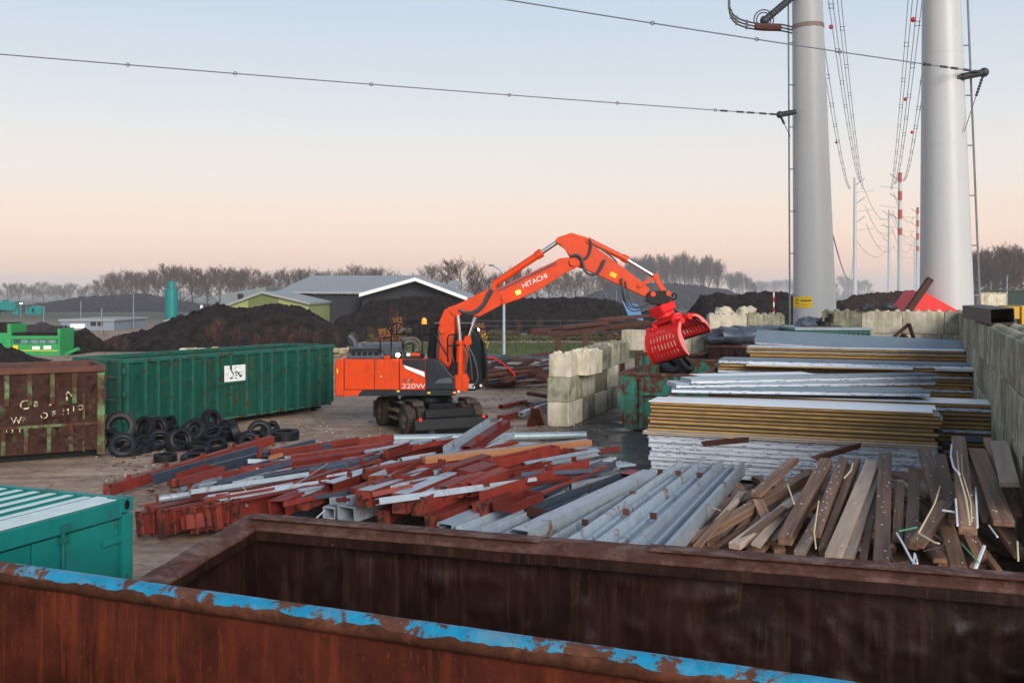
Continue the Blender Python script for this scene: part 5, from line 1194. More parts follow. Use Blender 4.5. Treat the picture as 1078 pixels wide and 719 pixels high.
# lettering on the boom
bt = text_mb('HITACHI', .235, .004); p0 = E(550.6,303.8,-BW-.012)
xf(bt, Matrix.Translation(p0) @ Matrix.Rotation(-math.radians(-24),4,'Y').inverted() @ Matrix.Rotation(pi/2,4,'X')).build('lettering', 'white', boom)
bl_ = MB().box(E(545.5,307.8,-BW-.03), (.16,.05,.13), Matrix.Rotation(-math.radians(24),3,'Y')).build('boom_glint', 'glint_glow', boom)  # added glowing box standing in for a yellow reflection on the boom
etube([(523,305.6),(546,294.6),(586,275.6)], -BW-.03, .018, 6).build('boom_pipe', 'chrome', boom); etube([(523,307.4),(546,296.4),(586,277.6)], -BW-.03, .014, 6).build('boom_pipe', 'midgrey', boom)
# --- arm
arm = eprism([(584.8,254.5),(587.2,249.8),(601.4,245.2),(617.6,249.8),(621,256),(637,267.5),(656,281.5),(672,294),(683.6,303.5),(684.5,309),(681,312.6),(676,311.4),(655,301.4),(630,290.2),(616,283.5),(609,281.5),(601,272),(595.5,262.5)], -.2, .2).build('arm', 'orange', exc, bevel=.022)
eprism([(586.5,254),(601.3,247),(618,252),(613,276),(602,271)], -.235, -.2).build('arm_plate', 'orange', arm, bevel=.005)
pin(588.3,253.6,.11,-.27,.27,'orange',arm); pin(619.5,253.6,.1,-.27,.27,'orange',arm); pin(686,309.4,.1,-.3,.3,'orange',arm); pin(672.5,300.8,.07,-.26,.26,'orange',arm)
MB().box(E(645.6,289.4,-.205),(.22,.012,.15),Matrix.Rotation(math.radians(25),3,'Y')).build('arm_label', 'yellow', arm)
bc_ = etube([(619.5,253.2),(657,272)], 0, .1, 16).build('grapple_cylinder', 'orange', exc)
etube([(655,271),(661,274)], 0, .13, 16).build('cylinder_gland', 'orange', bc_); etube([(659,273),(688.5,290.8)], 0, .065, 14).build('cylinder_rod', 'chrome', bc_)
for y in (-.24,.24):
    MB().bar(E(689.2,290.5,y), E(699.6,307.5,y), .06, .17).build('link_bar', 'orange', exc, bevel=.01); MB().bar(E(690.5,291.8,y), E(673,301,y), .05, .12).build('link_bar', 'orange', exc, bevel=.01)
pin(689.6,291.2,.1,-.3,.3,'orange',arm)
# hoses
for pts, y, r in [([(601.5,270),(606,268.6),(611,270.5),(613.5,277),(615.5,284),(620,288.6),(627,288.8),(632,283.5),(636.5,273.6)], -.34, .05), ([(620,252),(622.5,257),(620,268),(615,272.5),(608,271.5)], -.3, .04),
                  ([(484,325.5),(488,328.5),(496,328.8),(504,325),(510,318),(514,309),(517.5,304.6)], -.36, .05), ([(486,329),(494,331),(502,329),(509,323),(515,313),(519,306)], -.34, .035),
                  ([(654,293),(656,306),(659.5,317),(665,323.4),(674,324),(682,320),(688,316.5)], -.3, .03), ([(658.5,296),(660.5,309),(664.5,320),(671,323),(680,321.5)], -.26, .026), ([(655,292.5),(655.5,310),(660,322),(666,327.5),(676,326)], -.22, .024), ([(622,257),(632,262),(644,270.6),(650,277.4)], -.14, .03),
                  ([(486,360),(489.5,372),(491,386),(489,398),(493,405)], -.45, .03), ([(494,366),(500,380),(503,398),(497,408)], -.3, .03), ([(478,352),(476,372),(481,394)], -.58, .025), ([(490,362),(495,378),(497,400)], -.5, .026),
                  ([(461.5,346),(462,362),(461,382)], -.34, .03)]:
    P = [E(a, b, y) for a, b in pts]; Q = []
    for i in range(len(P)-1):      # smooth the polyline
        p0_, p1_, p2_, p3_ = P[max(i-1,0)], P[i], P[i+1], P[min(i+2,len(P)-1)]
        for k in range(5):
            t = k/5; Q.append(.5*((2*p1_)+(p2_-p0_)*t+(2*p0_-5*p1_+4*p2_-p3_)*t*t+(3*p1_-p0_-3*p2_+p3_)*t**3))
    Q.append(P[-1]); MB().tube(Q, r, 8).build('hydraulic_hose', 'hose', exc)
# --- coupler
eprism([(681.2,317.5),(681.6,309.5),(684.5,306.6),(701,306),(705.2,308.6),(705.6,317.5),(698,321),(688,321)], -.34, .34).build('quick_coupler', 'black', exc, bevel=.03)
pin(686,309.6,.09,-.37,.37,'orange',arm); pin(702.2,309,.09,-.37,.37,'orange',arm)
P = [(705.5,314),(709,315.6),(711.8,314),(712,310.6),(709.6,308.6),(707.4,309.8),(708.6,312.4)]
MB().tube([E(a,b,-.2) for a, b in P], .03, 8).build('hydraulic_hose', 'black', exc)
# ------------------------------------------------------------------ grapple (held by the excavator, so a thing of its own)
gp = E(695, 320, 0)+EL
gr_ = thing('sorting_grapple', 'bright red perforated two-shell sorting grapple hanging open over the green skip of tyres', 'grapple', gp)
tilt = Matrix.Rotation(-math.radians(23), 4, 'Y'); yaw = Matrix.Rotation(math.radians(43), 4, 'Z')
gm = tilt @ yaw      # local X = opening direction, local Y = along the shells, -Z = down
def gb(m, name, mt, par=None, bevel=.012):
    if par is None: par = gr_
    o = m.build(name, mt, par, bevel=bevel, recenter=False)
    if par is gr_: o.matrix_local = gm
    return o
m = MB(); m.box((0,0,-.16),(.72,.62,.3)); m.prism([(-.4,-.05),(.4,-.05),(.36,-.34),(-.36,-.34)], -.26, .26); gb(m, 'adapter_head', 'red', bevel=.03)
m = MB(); m.lathe([(.3,-.32),(.34,-.34),(.34,-.46),(.3,-.48)], 24); gb(m, 'rotator', 'red')
m = MB(); m.box((0,0,-.56),(.5,1.0,.14)); m.box((0,.42,-.68),(.62,.1,.24)); m.box((0,-.42,-.68),(.62,.1,.24)); m.box((.0,0,-.66),(.2,.74,.2)); yk = gb(m, 'yoke', 'red', bevel=.025)
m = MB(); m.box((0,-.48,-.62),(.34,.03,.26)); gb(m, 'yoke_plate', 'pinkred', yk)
# shell profile in local (x,z): arc from the hinge to the lip
def shell(side, open_a):
    hinge = Vector((.22*side, 0, -.74)); rotm = Matrix.Rotation(-side*open_a, 3, 'Y')
    prof = []
    for k in range(15):
        t = k/14; a = math.radians(28+112*t)      # arc sweep
        r = .7
        prof.append(Vector((side*(.30*0+ r*math.sin(a)*.92 - r*math.sin(math.radians(28))*.92+ .06), 0, -(r*(1-math.cos(a)) - r*(1-math.cos(math.radians(28)))))))
    prof = [hinge + rotm @ p for p in prof]
    hw = .72
    m = MB(); t2 = .045; nr = 10; ncell = nr
    # solid bands along the shell (top, lip) and perforated rows between
    def nrm(i):
        d = (prof[min(i+1,14)]-prof[max(i-1,0)]).normalized(); return Vector((-d.z, 0, d.x))*(-side) if False else Vector((d.z,0,-d.x))
    def patch(i0, i1, y0, y1):
        P = []
        for i in range(i0, i1+1):
            n = nrm(i)*t2/2
            for y in (y0, y1):
                for s in (-1, 1): P.append(prof[i]+n*s+Vector((0,y,0)))
        k = i1-i0; f = []
        for q in range(k):
            a = 4*q; b = a+4
            f += [(a,a+2,b+2,b),(a+1,b+1,b+3,a+3),(a,b,b+1,a+1),(a+2,a+3,b+3,b+2)]
        f += [(0,1,3,2),(4*k,4*k+2,4*k+3,4*k+1)]
        m.add(P, f)
    rows = [(0,1),(3,4),(6,7),(9,10)]
    for a, b in rows: patch(a, b, -hw, hw)
    patch(12, 13, -hw, hw)
    for i in range(nr+1):
        y = -hw+2*hw*i/nr; w = .042 if 0 < i < nr else .045
        y = max(-hw+w, min(hw-w, y))
        for a, b in ((1,3),(4,6),(7,9),(10,12)): patch(a, b, y-w, y+w)
    sh = gb(m, 'shell', 'red', bevel=0)
    lm = MB(); s_v, s_f = m.v, m.f; m2 = MB(); m, keep = m2, m
    P = []
    for i in (13, 14):
        n = nrm(i)*(.035 if i == 13 else .015)
        for y in (-hw-.02, hw+.02):
            for s in (-1, 1): P.append(prof[i]+n*s+Vector((0,y,0)))
    lm.add(P, [(0,2,6,4),(1,5,7,3),(0,4,5,1),(2,3,7,6),(0,1,3,2),(4,6,7,5)]); gb(lm, 'cutting_lip', 'rust_red', sh, bevel=0)
    # crescent end plates
    for sy in (-1, 1):
        cm = MB(); out = [p+nrm(i)*.03 for i, p in enumerate(prof)]; inn = []
        cen = hinge + rotm @ Vector((side*.16,0,-.62))
        for i in range(14, -1, -1):
            k = 1-abs(i-5)/10; wdt = .03+.17*max(0, math.sin(pi*min(1, (14.5-i)/16))); inn.append(prof[i]+(cen-prof[i]).normalized()*wdt)
        poly = [(p.x, p.z) for p in out+inn]; cm.prism(poly, sy*(hw+.001), sy*(hw+.055)); gb(cm, 'end_plate', 'pinkred' if sy < 0 else 'red', sh, bevel=.008)  # near plates take the lit copy of the red
        hm = MB(); hm.tube([(hinge.x, sy*(hw-.1), hinge.z),(hinge.x, sy*(hw+.08), hinge.z)], .12, 16); gb(hm, 'hinge_pin', 'red', sh)
        am2 = MB(); am2.bar((side*.1, sy*.46, -.64), (hinge.x+side*.12, sy*.5, hinge.z-.06), .1, .2); gb(am2, 'hinge_arm', 'red', sh)
    return sh
shell(-1, math.radians(8)); shell(1, math.radians(36))
tm = MB(); tm.tube([(0,-.3,-.72),(0,.3,-.72)], .07, 12); gb(tm, 'closing_cylinder', 'chrome')
for (x0, x1) in ((-.14,-.3),(.14,.3)): gb(MB().tube([(0,.3*math.copysign(1,x0),-.5),(x1,.2*math.copysign(1,x0),-.7),(x1,0,-.85)], .02, 6), 'hydraulic_hose', 'black', bevel=0)
# ------------------------------------------------------------------ open green skip under the grapple
q0 = D(653.5, 392, F*(H-1.94)/(392-HY)); sL, sW, sH = 7.2, 2.6, 1.94
sk = thing('scrap_container', 'low open green skip with rust patches and a brown rim, under the red grapple', 'container', (q0.x, q0.y, 0), ua)
# local x along u (width), y along v (length)
def sbox(c, s, name, mt, par=None, bevel=.008): return MB().box(c, s).build(name, mt, par or sk, bevel=bevel)
fp = [(0,.35),(.16,.1),(.3,.06),(sW-.3,.06),(sW-.16,.1),(sW,.35),(sW,sH-.08),(0,sH-.08)]
MB().prism(fp, 0, .06).build('end_wall', 'green_rust', sk); MB().prism(fp, sL-.06, sL).build('end_wall', 'green_rust', sk)
sbox((.03,sL/2,1.1),(.06,sL-.13,1.5),'side_wall','green_rust'); sbox((sW-.03,sL/2,1.1),(.06,sL-.13,1.5),'side_wall','green_rust'); sbox((sW/2,sL/2,.3),(sW-.13,sL-.13,.06),'floor_plate','rust')
m = MB(); m.box((.72,-.06,.92),(.12,.12,1.7)); m.box((1.85,-.06,1.5),(.12,.12,.7)); m.box((1.3,-.05,1.26),(1.05,.1,.1)); m.box((2.5,-.06,.95),(.14,.12,1.7)); m.box((.06,-.04,1.1),(.12,.08,1.5))
for k in range(7): m.box((sW+.05, .5+1.05*k, 1.05),(.1,.1,1.6)); m.box((-.05, .5+1.05*k, 1.05),(.1,.1,1.6))
m.build('side_ribs', 'green_rust', sk, bevel=.008)
m = MB(); m.box((sW/2,.02,sH-.04),(sW+.16,.15,.1)); m.box((sW/2,sL-.02,sH-.04),(sW+.16,.15,.1)); m.box((0,sL/2,sH-.04),(.15,sL-.2,.1)); m.box((sW,sL/2,sH-.04),(.15,sL-.2,.1)); m.build('rim', 'rust_rim', sk, bevel=.01)
for (px, py, z, kd, tl, az, lb) in [(704,385,1.75,'truck',.55,.2,'large tyre on top of the load in the open green skip'),(720,382,1.85,'truck',.9,1.0,'large tyre standing up in the open green skip under the grapple'),(736,386,1.6,'truck',.4,-.4,'tyre lying at the right side of the open green skip'),
    (712,389,1.3,'van',.2,.4,'tyre lying low in the front of the open green skip'),(730,378,1.5,'truck',.3,.8,'tyre further back in the open green skip'),(700,379,1.4,'van',.3,.1,'tyre at the left back of the open green skip'),(722,371,1.3,'truck',.2,.1,'tyre in the far middle of the open green skip')]:
    p = D(px, py, F*(H-z)/(py-HY)); tyre(px, py, z, kd, tl, az, lb, group='tyres in the open green skip')
kk = 0
for lay, z in enumerate((.48, .78, 1.06)):
    for j in range(4):
        for i in range(2):
            p = Vector((q0.x,q0.y,0)) + U*(.75+1.1*i) + V*(.75+1.12*j); o = bpy.data.objects.new('old_tyre', TY['truck']); COL.objects.link(o)
            o.location = (p.x, p.y, z); o.rotation_euler = (R.uniform(-.12,.12), R.uniform(-.12,.12), R.uniform(0,3))
            tag(o, 'tyre buried under the others in the open green skip', 'tyre', 'buried tyres in the open green skip')
# ================================================================== BACKGROUND
m = MB(); S = 1090; n = 30
m.add([(-S+2*S*i/n, -60+1130*j/n, 0) for j in range(n+1) for i in range(n+1)], [(j*(n+1)+i, j*(n+1)+i+1, (j+1)*(n+1)+i+1, (j+1)*(n+1)+i) for j in range(n) for i in range(n)])
tag(m.build('ground', 'ground', None, recenter=False), kind='structure')
# grass strip beyond the yard
gs = MB(); a0 = G(380, 377); a1 = G(760, 377); b0_ = G(380, 361); b1_ = G(760, 361)
gs.add([a0+Vector((0,0,.004)), a1+Vector((0,0,.004)), b1_+Vector((0,0,.004)), b0_+Vector((0,0,.004))], [(0,1,2,3)])
tag(gs.build('grass_verge', 'grassm', None, recenter=False), kind='structure')
m = MB()
for _ in range(5000):
    y = R.uniform(a0.y, b0_.y); x = R.uniform(-10, 14); h = R.uniform(.1,.3); a = R.uniform(0,6.3)
    dx, dy = math.cos(a)*.05, math.sin(a)*.05
    m.add([(x-dx,y-dy,0),(x+dx,y+dy,0),(x+R.uniform(-.1,.1),y,h)], [(0,1,2)])
tag(m.build('grass', 'grassm', None, recenter=False), kind='stuff')

# ---- heaps
def heap(px0, px1, Y, prof, depth, matn, label, name='compost_heap', seed=1, cat='heap', rough=.35):
    """prof: list of (px, py) ridge line at distance Y"""
    def ridge(x):
        px = CX+x*F/Y
        for (a, b) in zip(prof[:-1], prof[1:]):
            if a[0] <= px <= b[0]:
                t = (px-a[0])/(b[0]-a[0]); t = t*t*(3-2*t)*.5+t*.5; py = a[1]+(b[1]-a[1])*t; return max(0, H-(py-HY)*Y/F)
        return 0
    x0 = (px0-CX)*Y/F; x1 = (px1-CX)*Y/F; nx = 220; ny = 44; P = []
    for j in range(ny+1):
        t = j/ny*2-1
        for i in range(nx+1):
            x = x0+(x1-x0)*i/nx; z = ridge(x); s = max(0, 1-abs(t)**1.25) if abs(t) > .12 else 1-.06*abs(t)
            q = Vector((x*.6, t*depth*.6, seed*3.3)); z2 = z*s
            e = min(1, z2/.6)
            z2 += e*(noise.noise(q)*rough + noise.noise(q*2.3)*rough*.7 + abs(noise.noise(q*5))*rough*.6 + noise.noise(q*11)*rough*.35)
            P.append((x, Y+t*depth, max(-.05, z2)-.03))
    m = MB(); m.add(P, [(j*(nx+1)+i, j*(nx+1)+i+1, (j+1)*(nx+1)+i+1, (j+1)*(nx+1)+i) for j in range(ny) for i in range(nx)], True)
    o = m.build(name, matn, None, angle=80); return tag(o, label, cat, None)
heap(95, 372, 84, [(95,364),(150,350),(200,330),(232,322),(262,324.5),(300,321.5),(325,328),(350,342),(372,364)], 9, 'compost', 'big black compost heap behind the tall green container', seed=1)
heap(330, 500, 100, [(330,354),(365,333),(392,317),(430,313.5),(470,313),(500,352)], 10, 'compost', 'dark heap in front of the dark open shed', seed=2)
heap(455, 672, 118, [(455,347),(480,320),(520,315.5),(556,314.5),(600,313.5),(640,316),(664,324),(676,347)], 11, 'compost', 'long flat-topped black heap behind the excavator boom', seed=3)
heap(706, 850, 110, [(706,350),(724,330),(740,312),(757,309.5),(775,311.5),(800,308.5),(820,307),(838,312),(850,350)], 9, 'compost', 'dark lumpy heap left of the left pole, behind the block stack', seed=4)
heap(655, 730, 128, [(655,343),(680,328),(700,322),(716,327),(730,343)], 8, 'compost', 'low dark heap glimpsed behind the grapple', seed=5)
heap(870, 985, 150, [(870,338),(885,318),(905,311),(935,309),(960,306.5),(985,338)], 12, 'compost_red', 'reddish-brown heap between the two poles', seed=6)
heap(15, 245, 230, [(15,326),(60,318),(90,313.5),(130,311),(152,310),(180,316),(215,322),(245,326)], 22, 'grey_heap', 'large grey mound in the hazy distance at the left', seed=7, rough=.5)
heap(598, 800, 260, [(598,325),(625,308),(655,299),(690,298),(730,300),(765,305),(800,325)], 24, 'grey_heap', 'blue-grey misty mound beyond the long black heap', seed=8, rough=.4)
heap(70, 108, 76, [(70,373),(78,352),(88,348),(98,356),(108,373)], 4, 'compost', 'small dark heap right of the bright green machine', seed=9)
heap(-60, 26, 62, [(-60,378),(-15,362),(4,368),(26,384)], 5, 'compost', 'small black heap at the left edge in front of the bright green machine', seed=10)
heap(8, 74, 98, [(8,355),(25,342),(45,341),(62,344),(74,355)], 5, 'grey_heap', 'pale grey gravel heap behind the bright green machine', seed=12)

# ---- generic box building
def bbox(mb, px0, px1, py0, Y, dep, z0=0.0):
    a = D(px0, py0, Y); b = D(px1, py0, Y); mb.box(((a.x+b.x)/2, Y+dep/2, (a.z+z0)/2), (b.x-a.x, dep, a.z-z0)); return mb
# pale green gabled building
Yg = 130
gbn = thing('gabled_building', 'pale green gabled building with a long low roof, rising behind the black compost heap', 'building', (D(277,308,Yg).x, Yg, 0))
def BL(px, py, Y=Yg): p = D(px, py, Y); return p - Vector((D(277,308,Yg).x, Yg, 0))
def bprism(pts, y0, y1, name, mt, par, Y=Yg): return MB().prism([(BL(a,b,Y).x, BL(a,b,Y).z) for a, b in pts], y0, y1).build(name, mt, par)
wl_ = bprism([(234,354),(234,324.5),(277,309.5),(325,320.5),(325,354)], 0, 22, 'front_wall', 'gable_green', gbn)
bprism([(261.5,354),(261.5,315.6),(277,310.2),(293,314),(293,354)], -.08, -.01, 'door', 'gable_dark', gbn)
m = MB(); 
for (a, b) in (((233,325),(277,309)),((277,309),(327,320.8))):
    p, q = BL(*a), BL(*b); m.add([(p.x,-.6,p.z),(q.x,-.6,q.z),(q.x,22.4,q.z),(p.x,22.4,p.z),(p.x,-.6,p.z+.3),(q.x,-.6,q.z+.3),(q.x,22.4,q.z+.3),(p.x,22.4,p.z+.3)], [(0,1,2,3),(4,5,6,7),(0,1,5,4),(1,2,6,5),(2,3,7,6),(3,0,4,7)])
m.build('roof', 'roof_grey', gbn)
bprism([(172,354),(172,341),(233.5,329),(233.5,354)], 1.5, 9, 'side_wing', 'gable_green', gbn)
p, q = BL(170,337.5), BL(235,324); MB().add([(p.x,.8,p.z-.2),(q.x,.8,q.z-.2),(q.x,10,q.z+.4),(p.x,10,p.z+.4),(p.x,.8,p.z),(q.x,.8,q.z),(q.x,10,q.z+.6),(p.x,10,p.z+.6)], [(0,1,2,3),(4,5,6,7),(0,1,5,4),(1,2,6,5),(2,3,7,6),(3,0,4,7)]).build('wing_roof', 'roof_grey', gbn)
for i in range(4):
    a = BL(175+8*i, 346); MB().box((a.x+.5, 1.44, a.z), (.55,.1,1.3)).build('window', 'dark_in', gbn)
m = MB(); a = BL(202,329); m.tube([(a.x,4,a.z-.6),(a.x,4,a.z+.9)], .18, 8); m.build('vent_pipe', 'white', gbn)
# grey flat shed behind it
bs = thing('grey_shed', 'grey flat-roofed shed standing behind the pale green gabled building', 'building', (D(256,303,158).x, 158, 0))
m = MB(); a = D(233,304,158); b = D(280,304,158); m.add([(a.x-bs.location.x,0,0),(b.x-bs.location.x,0,0),(b.x-bs.location.x,14,0),(a.x-bs.location.x,14,0),(a.x-bs.location.x,0,D(0,310,158).z),(b.x-bs.location.x,0,D(0,302,158).z),(b.x-bs.location.x,14,D(0,302,158).z),(a.x-bs.location.x,14,D(0,310,158).z)], [(0,1,5,4),(1,2,6,5),(2,3,7,6),(3,0,4,7),(4,5,6,7)]); m.build('wall', 'clad_grey', bs)
MB().box((-.4,-.05,3.6),(.9,.08,.9)).build('window', 'dark_in', bs)
# big dark open shed with pale roof
Yd = 140; ox = D(437,294,Yd).x
ds = thing('open_shed', 'long dark open-fronted shed with a pale grey roof and white gable trim', 'building', (ox, Yd, 0))
def dl(px, py): p = D(px, py, Yd); return (p.x-ox, p.z)
e0, pk, e1 = dl(378,311.5), dl(437,294.8), dl(492,315.5)
lx = dl(283,300)
MB().prism([(e0[0]+.1,.0),(e0[0]+.1,e0[1]-.2),(pk[0],pk[1]-.2),(e1[0]-.1,e1[1]-.2),(e1[0]-.1,0)], 2, 8).build('gable_wall', 'dark_in', ds)
m = MB()
def slab(p, q, y0, y1, t): 
    return [(p[0],y0,p[1]),(q[0],y0,q[1]),(q[0],y1,q[1]),(p[0],y1,p[1]),(p[0],y0,p[1]+t),(q[0],y0,q[1]+t),(q[0],y1,q[1]+t),(p[0],y1,p[1]+t)]
BF = [(0,3,2,1),(4,5,6,7),(0,1,5,4),(1,2,6,5),(2,3,7,6),(3,0,4,7)]
m.add(slab(e0, pk, 0, 40, .25), BF); m.add(slab(pk, e1, 0, 40, .25), BF); m.build('roof', 'roof_grey', ds)
m = MB(); m.add(slab((e0[0],e0[1]-.15), (pk[0],pk[1]-.15), -.12, -.01, .5), BF); m.add(slab((pk[0],pk[1]-.15), (e1[0],e1[1]-.15), -.12, -.01, .5), BF); m.build('gable_trim', 'white', ds)
# its left wing: roof sloping to the front
wz0, wz1 = dl(0,309)[1], dl(0,297)[1]
m = MB(); m.add([(lx[0],4,wz0),(e0[0]-.2,4,wz0),(pk[0]-.5,30,wz1+1.1),(lx[0],30,wz1+1.1),(lx[0],4,wz0+.25),(e0[0]-.2,4,wz0+.25),(pk[0]-.5,30,wz1+1.35),(lx[0],30,wz1+1.35)], BF); m.build('wing_roof', 'roof_grey', ds)
MB().box(((lx[0]+e0[0])/2,17,wz0/2-.1),(e0[0]-lx[0]-.6,24,wz0-.2)).build('wing_wall', 'dark_in', ds)
MB().box((dl(470,0)[0], 20, dl(0,298)[1]), (1.6,2,1.0)).build('roof_unit', 'clad_grey', ds)
# left: blue-grey building, teal silo, teal conveyors
Yb = 115
bb = thing('warehouse', 'low blue-grey warehouse beyond the bright green machine', 'building', (D(92,340,Yb).x, Yb, 0))
w_ = (D(120,0,Yb).x-D(64,0,Yb).x); hz = D(0,338,Yb).z
MB().box((0,5,hz/2),(w_,10,hz)).build('wall', 'bluegrey', bb)
MB().box((0,5,hz+.1),(w_+.4,10.4,.2)).build('roof', 'roof_grey', bb)
MB().box((-1.1,-.05,hz*.45),(1.7,.1,hz*.5)).build('roller_door', 'white', bb)
for x in (.7,1.5): MB().box((x,-.05,hz*.7),(.6,.08,.45)).build('window', 'dark_in', bb)
Ys = 165; sx = D(180.5,0,Ys).x
si = thing('silo', 'tall teal cylindrical silo with a narrower cap, left of the gabled building', 'silo', (sx, Ys, 0))
zt_ = D(0,305,Ys).z
MB().lathe([(1.05,0),(1.05,zt_),(.85,zt_+.1)], 24).build('silo_body', 'silo', si)
MB().lathe([(.62,zt_+.05),(.62,D(0,296.5,Ys).z),(.5,D(0,296,Ys).z)], 20).build('silo_cap', 'silo', si)
MB().box((.0,-1.1,zt_/2),(.35,.1,zt_)).build('ladder', 'silo', si)
Yt = 190
co = thing('conveyor_plant', 'teal conveyor and screening plant fading in the haze at the left edge', 'machine', (D(25,330,Yt).x, Yt, 0))
def cl(px, py): p = D(px, py, Yt); return Vector((p.x-co.location.x, 0, p.z))
m = MB(); m.bar(cl(-25,343), cl(8,318), 1.6, 1.2); m.bar(cl(24,346), cl(36,324), 1.6, 1.0); m.bar(cl(36,325), cl(46,326), 1.6, 1.2); m.build('conveyor', 'silo', co)
m = MB(); m.box(cl(12,322),(2.6,2.4,1.6)); m.box(cl(40,337),(2.2,2.2,2.8)); m.box(cl(18,336),(1.2,1.4,4)); m.build('hopper', 'silo', co)
m = MB()
for px in (5,14,28,46): m.bar(cl(px,322), cl(px,356), .25)
m.build('support_legs', 'silo', co)
# bright green screener
Ym = 71; mx = D(37,0,Ym).x
gm_ = thing('screening_machine', 'bright green mobile screening machine heaped with dark soil, at the left edge', 'machine', (mx, Ym, 0))
def ml(px, py): p = D(px, py, Ym); return (p.x-mx, p.z)
def mbx(px0, py0, px1, py1, y0, y1, name, mt, par=gm_, bevel=0):
    a, b = ml(px0, py0), ml(px1, py1); return MB().box(((a[0]+b[0])/2,(y0+y1)/2,(a[1]+b[1])/2),(b[0]-a[0],y1-y0,a[1]-b[1])).build(name, mt, par, bevel=bevel)
mbx(11,362,62,374.5,0,2.2,'chassis','machine'); mbx(12,353.5,62,357,-.1,2.3,'hopper_rim','machine'); mbx(12,357.2,61,361.8,.05,2.2,'hopper_side','midgrey')
for px in (13,22,31,40,50,58): mbx(px,357,px+1.6,362,-.05,.04,'upright','machine')
for px in (23,33,42,52): mbx(px,357.8,px+6.5,361.4,-.02,.03,'panel','bluegrey')
mbx(61,346,63.5,376,-.05,2.2,'end_frame','machine'); mbx(8,341,12,376,-.05,2.2,'end_frame','machine'); mbx(-14,350.5,8,368,0,2.2,'feed_hopper','machine'); mbx(-14,340,8,350,.2,2.0,'dark_load','compost')
mbx(14,363.5,19,367.5,-.03,-.005,'yellow_panel','yellow'); mbx(34,364.5,42,368,-.03,-.005,'sign','white'); mbx(46,364,54,367.6,-.03,-.005,'sign','white'); mbx(12,368.6,61,369.4,-.02,-.005,'stripe','yellow')
MB().bar((ml(63,374)[0],1,ml(63,374)[1]),(ml(76,368)[0],1,ml(76,368)[1]),.5,.22).build('tail_conveyor','machine',gm_)
mbx(20,374.5,56,378,.2,2.0,'track','black')
mbx(12,350.5,60,353.4,.2,2.0,'soil_load','compost')
# lamp posts
def lamp_post(px, pyb, pyt, Y, label, arm=0.0, lit=False, r=.06, mt='rail'):
    b = D(px, pyb, Y); o = thing('lamp_post', label, 'lamp post', (b.x, Y, 0)); zt = D(px, pyt, Y).z
    if arm: pts = [(0,0,0),(0,0,zt-.9),(-.12*arm/abs(arm)*0,0,zt-.6),(arm*.3,0,zt-.25),(arm*.75,0,zt)]
    else: pts = [(0,0,0),(0,0,zt)]
    MB().tube(pts, [r*1.4]+[r]*(len(pts)-1), 10).build('post', mt, o)
    e = pts[-1]
    MB().box((e[0]+arm*.15, 0, e[2]),(max(.35,abs(arm)*.35),.22,.1)).build('lamp_head', 'lamp_on' if lit else 'midgrey', o); return o
lamp_post(530.5, 376, 279.5, 70, 'pale grey street lamp with a curved arm standing behind the excavator boom', -1.0, False, .085, 'galv')
lamp_post(140.5, 345, 308, 120, 'lamp post on the grey mound behind the warehouse, rightmost of four', 0)
lamp_post(85, 345, 316, 125, 'lamp post above the warehouse left end', 0); lamp_post(107, 350, 324, 105, 'lamp post in front of the warehouse right end', 0); lamp_post(46, 350, 322, 122, 'lamp post next to the teal conveyor plant', 0)
lamp_post(22, 345, 319.5, 170, 'lit yard lamp on a pole in the teal plant', 0, True)
lamp_post(1060, 330, 290, 90, 'slim grey lamp post beside the small concrete wall at the right', 0, False, .07); lamp_post(1043, 318, 296, 130, 'thin lamp post among the trees right of the right pole', 0)
def stick(px, pyb, pyt, Y, r, label, bands=False):
    b = D(px, pyb, Y); o = thing('marker_pole', label, 'pole', (b.x, Y, 0)); z0 = 0; zt = D(px, pyt, Y).z
    MB().tube([(0,0,0),(0,0,zt)], r, 8).build('post', 'white' if bands else 'rail', o)
    if bands:
        for k in range(3): MB().tube([(0,0,zt-.35-.7*k),(0,0,zt-.7-.7*k)], r+.006, 8).build('red_band', 'ball', o)
stick(814.5, 335, 307.5, 70, .05, 'red and white marker pole in front of the dark lumpy heap', True); stick(638, 330, 308, 120, .06, 'grey pole right behind the boom against the long black heap'); stick(649, 330, 306, 120, .06, 'second grey pole behind the arm against the misty mound')

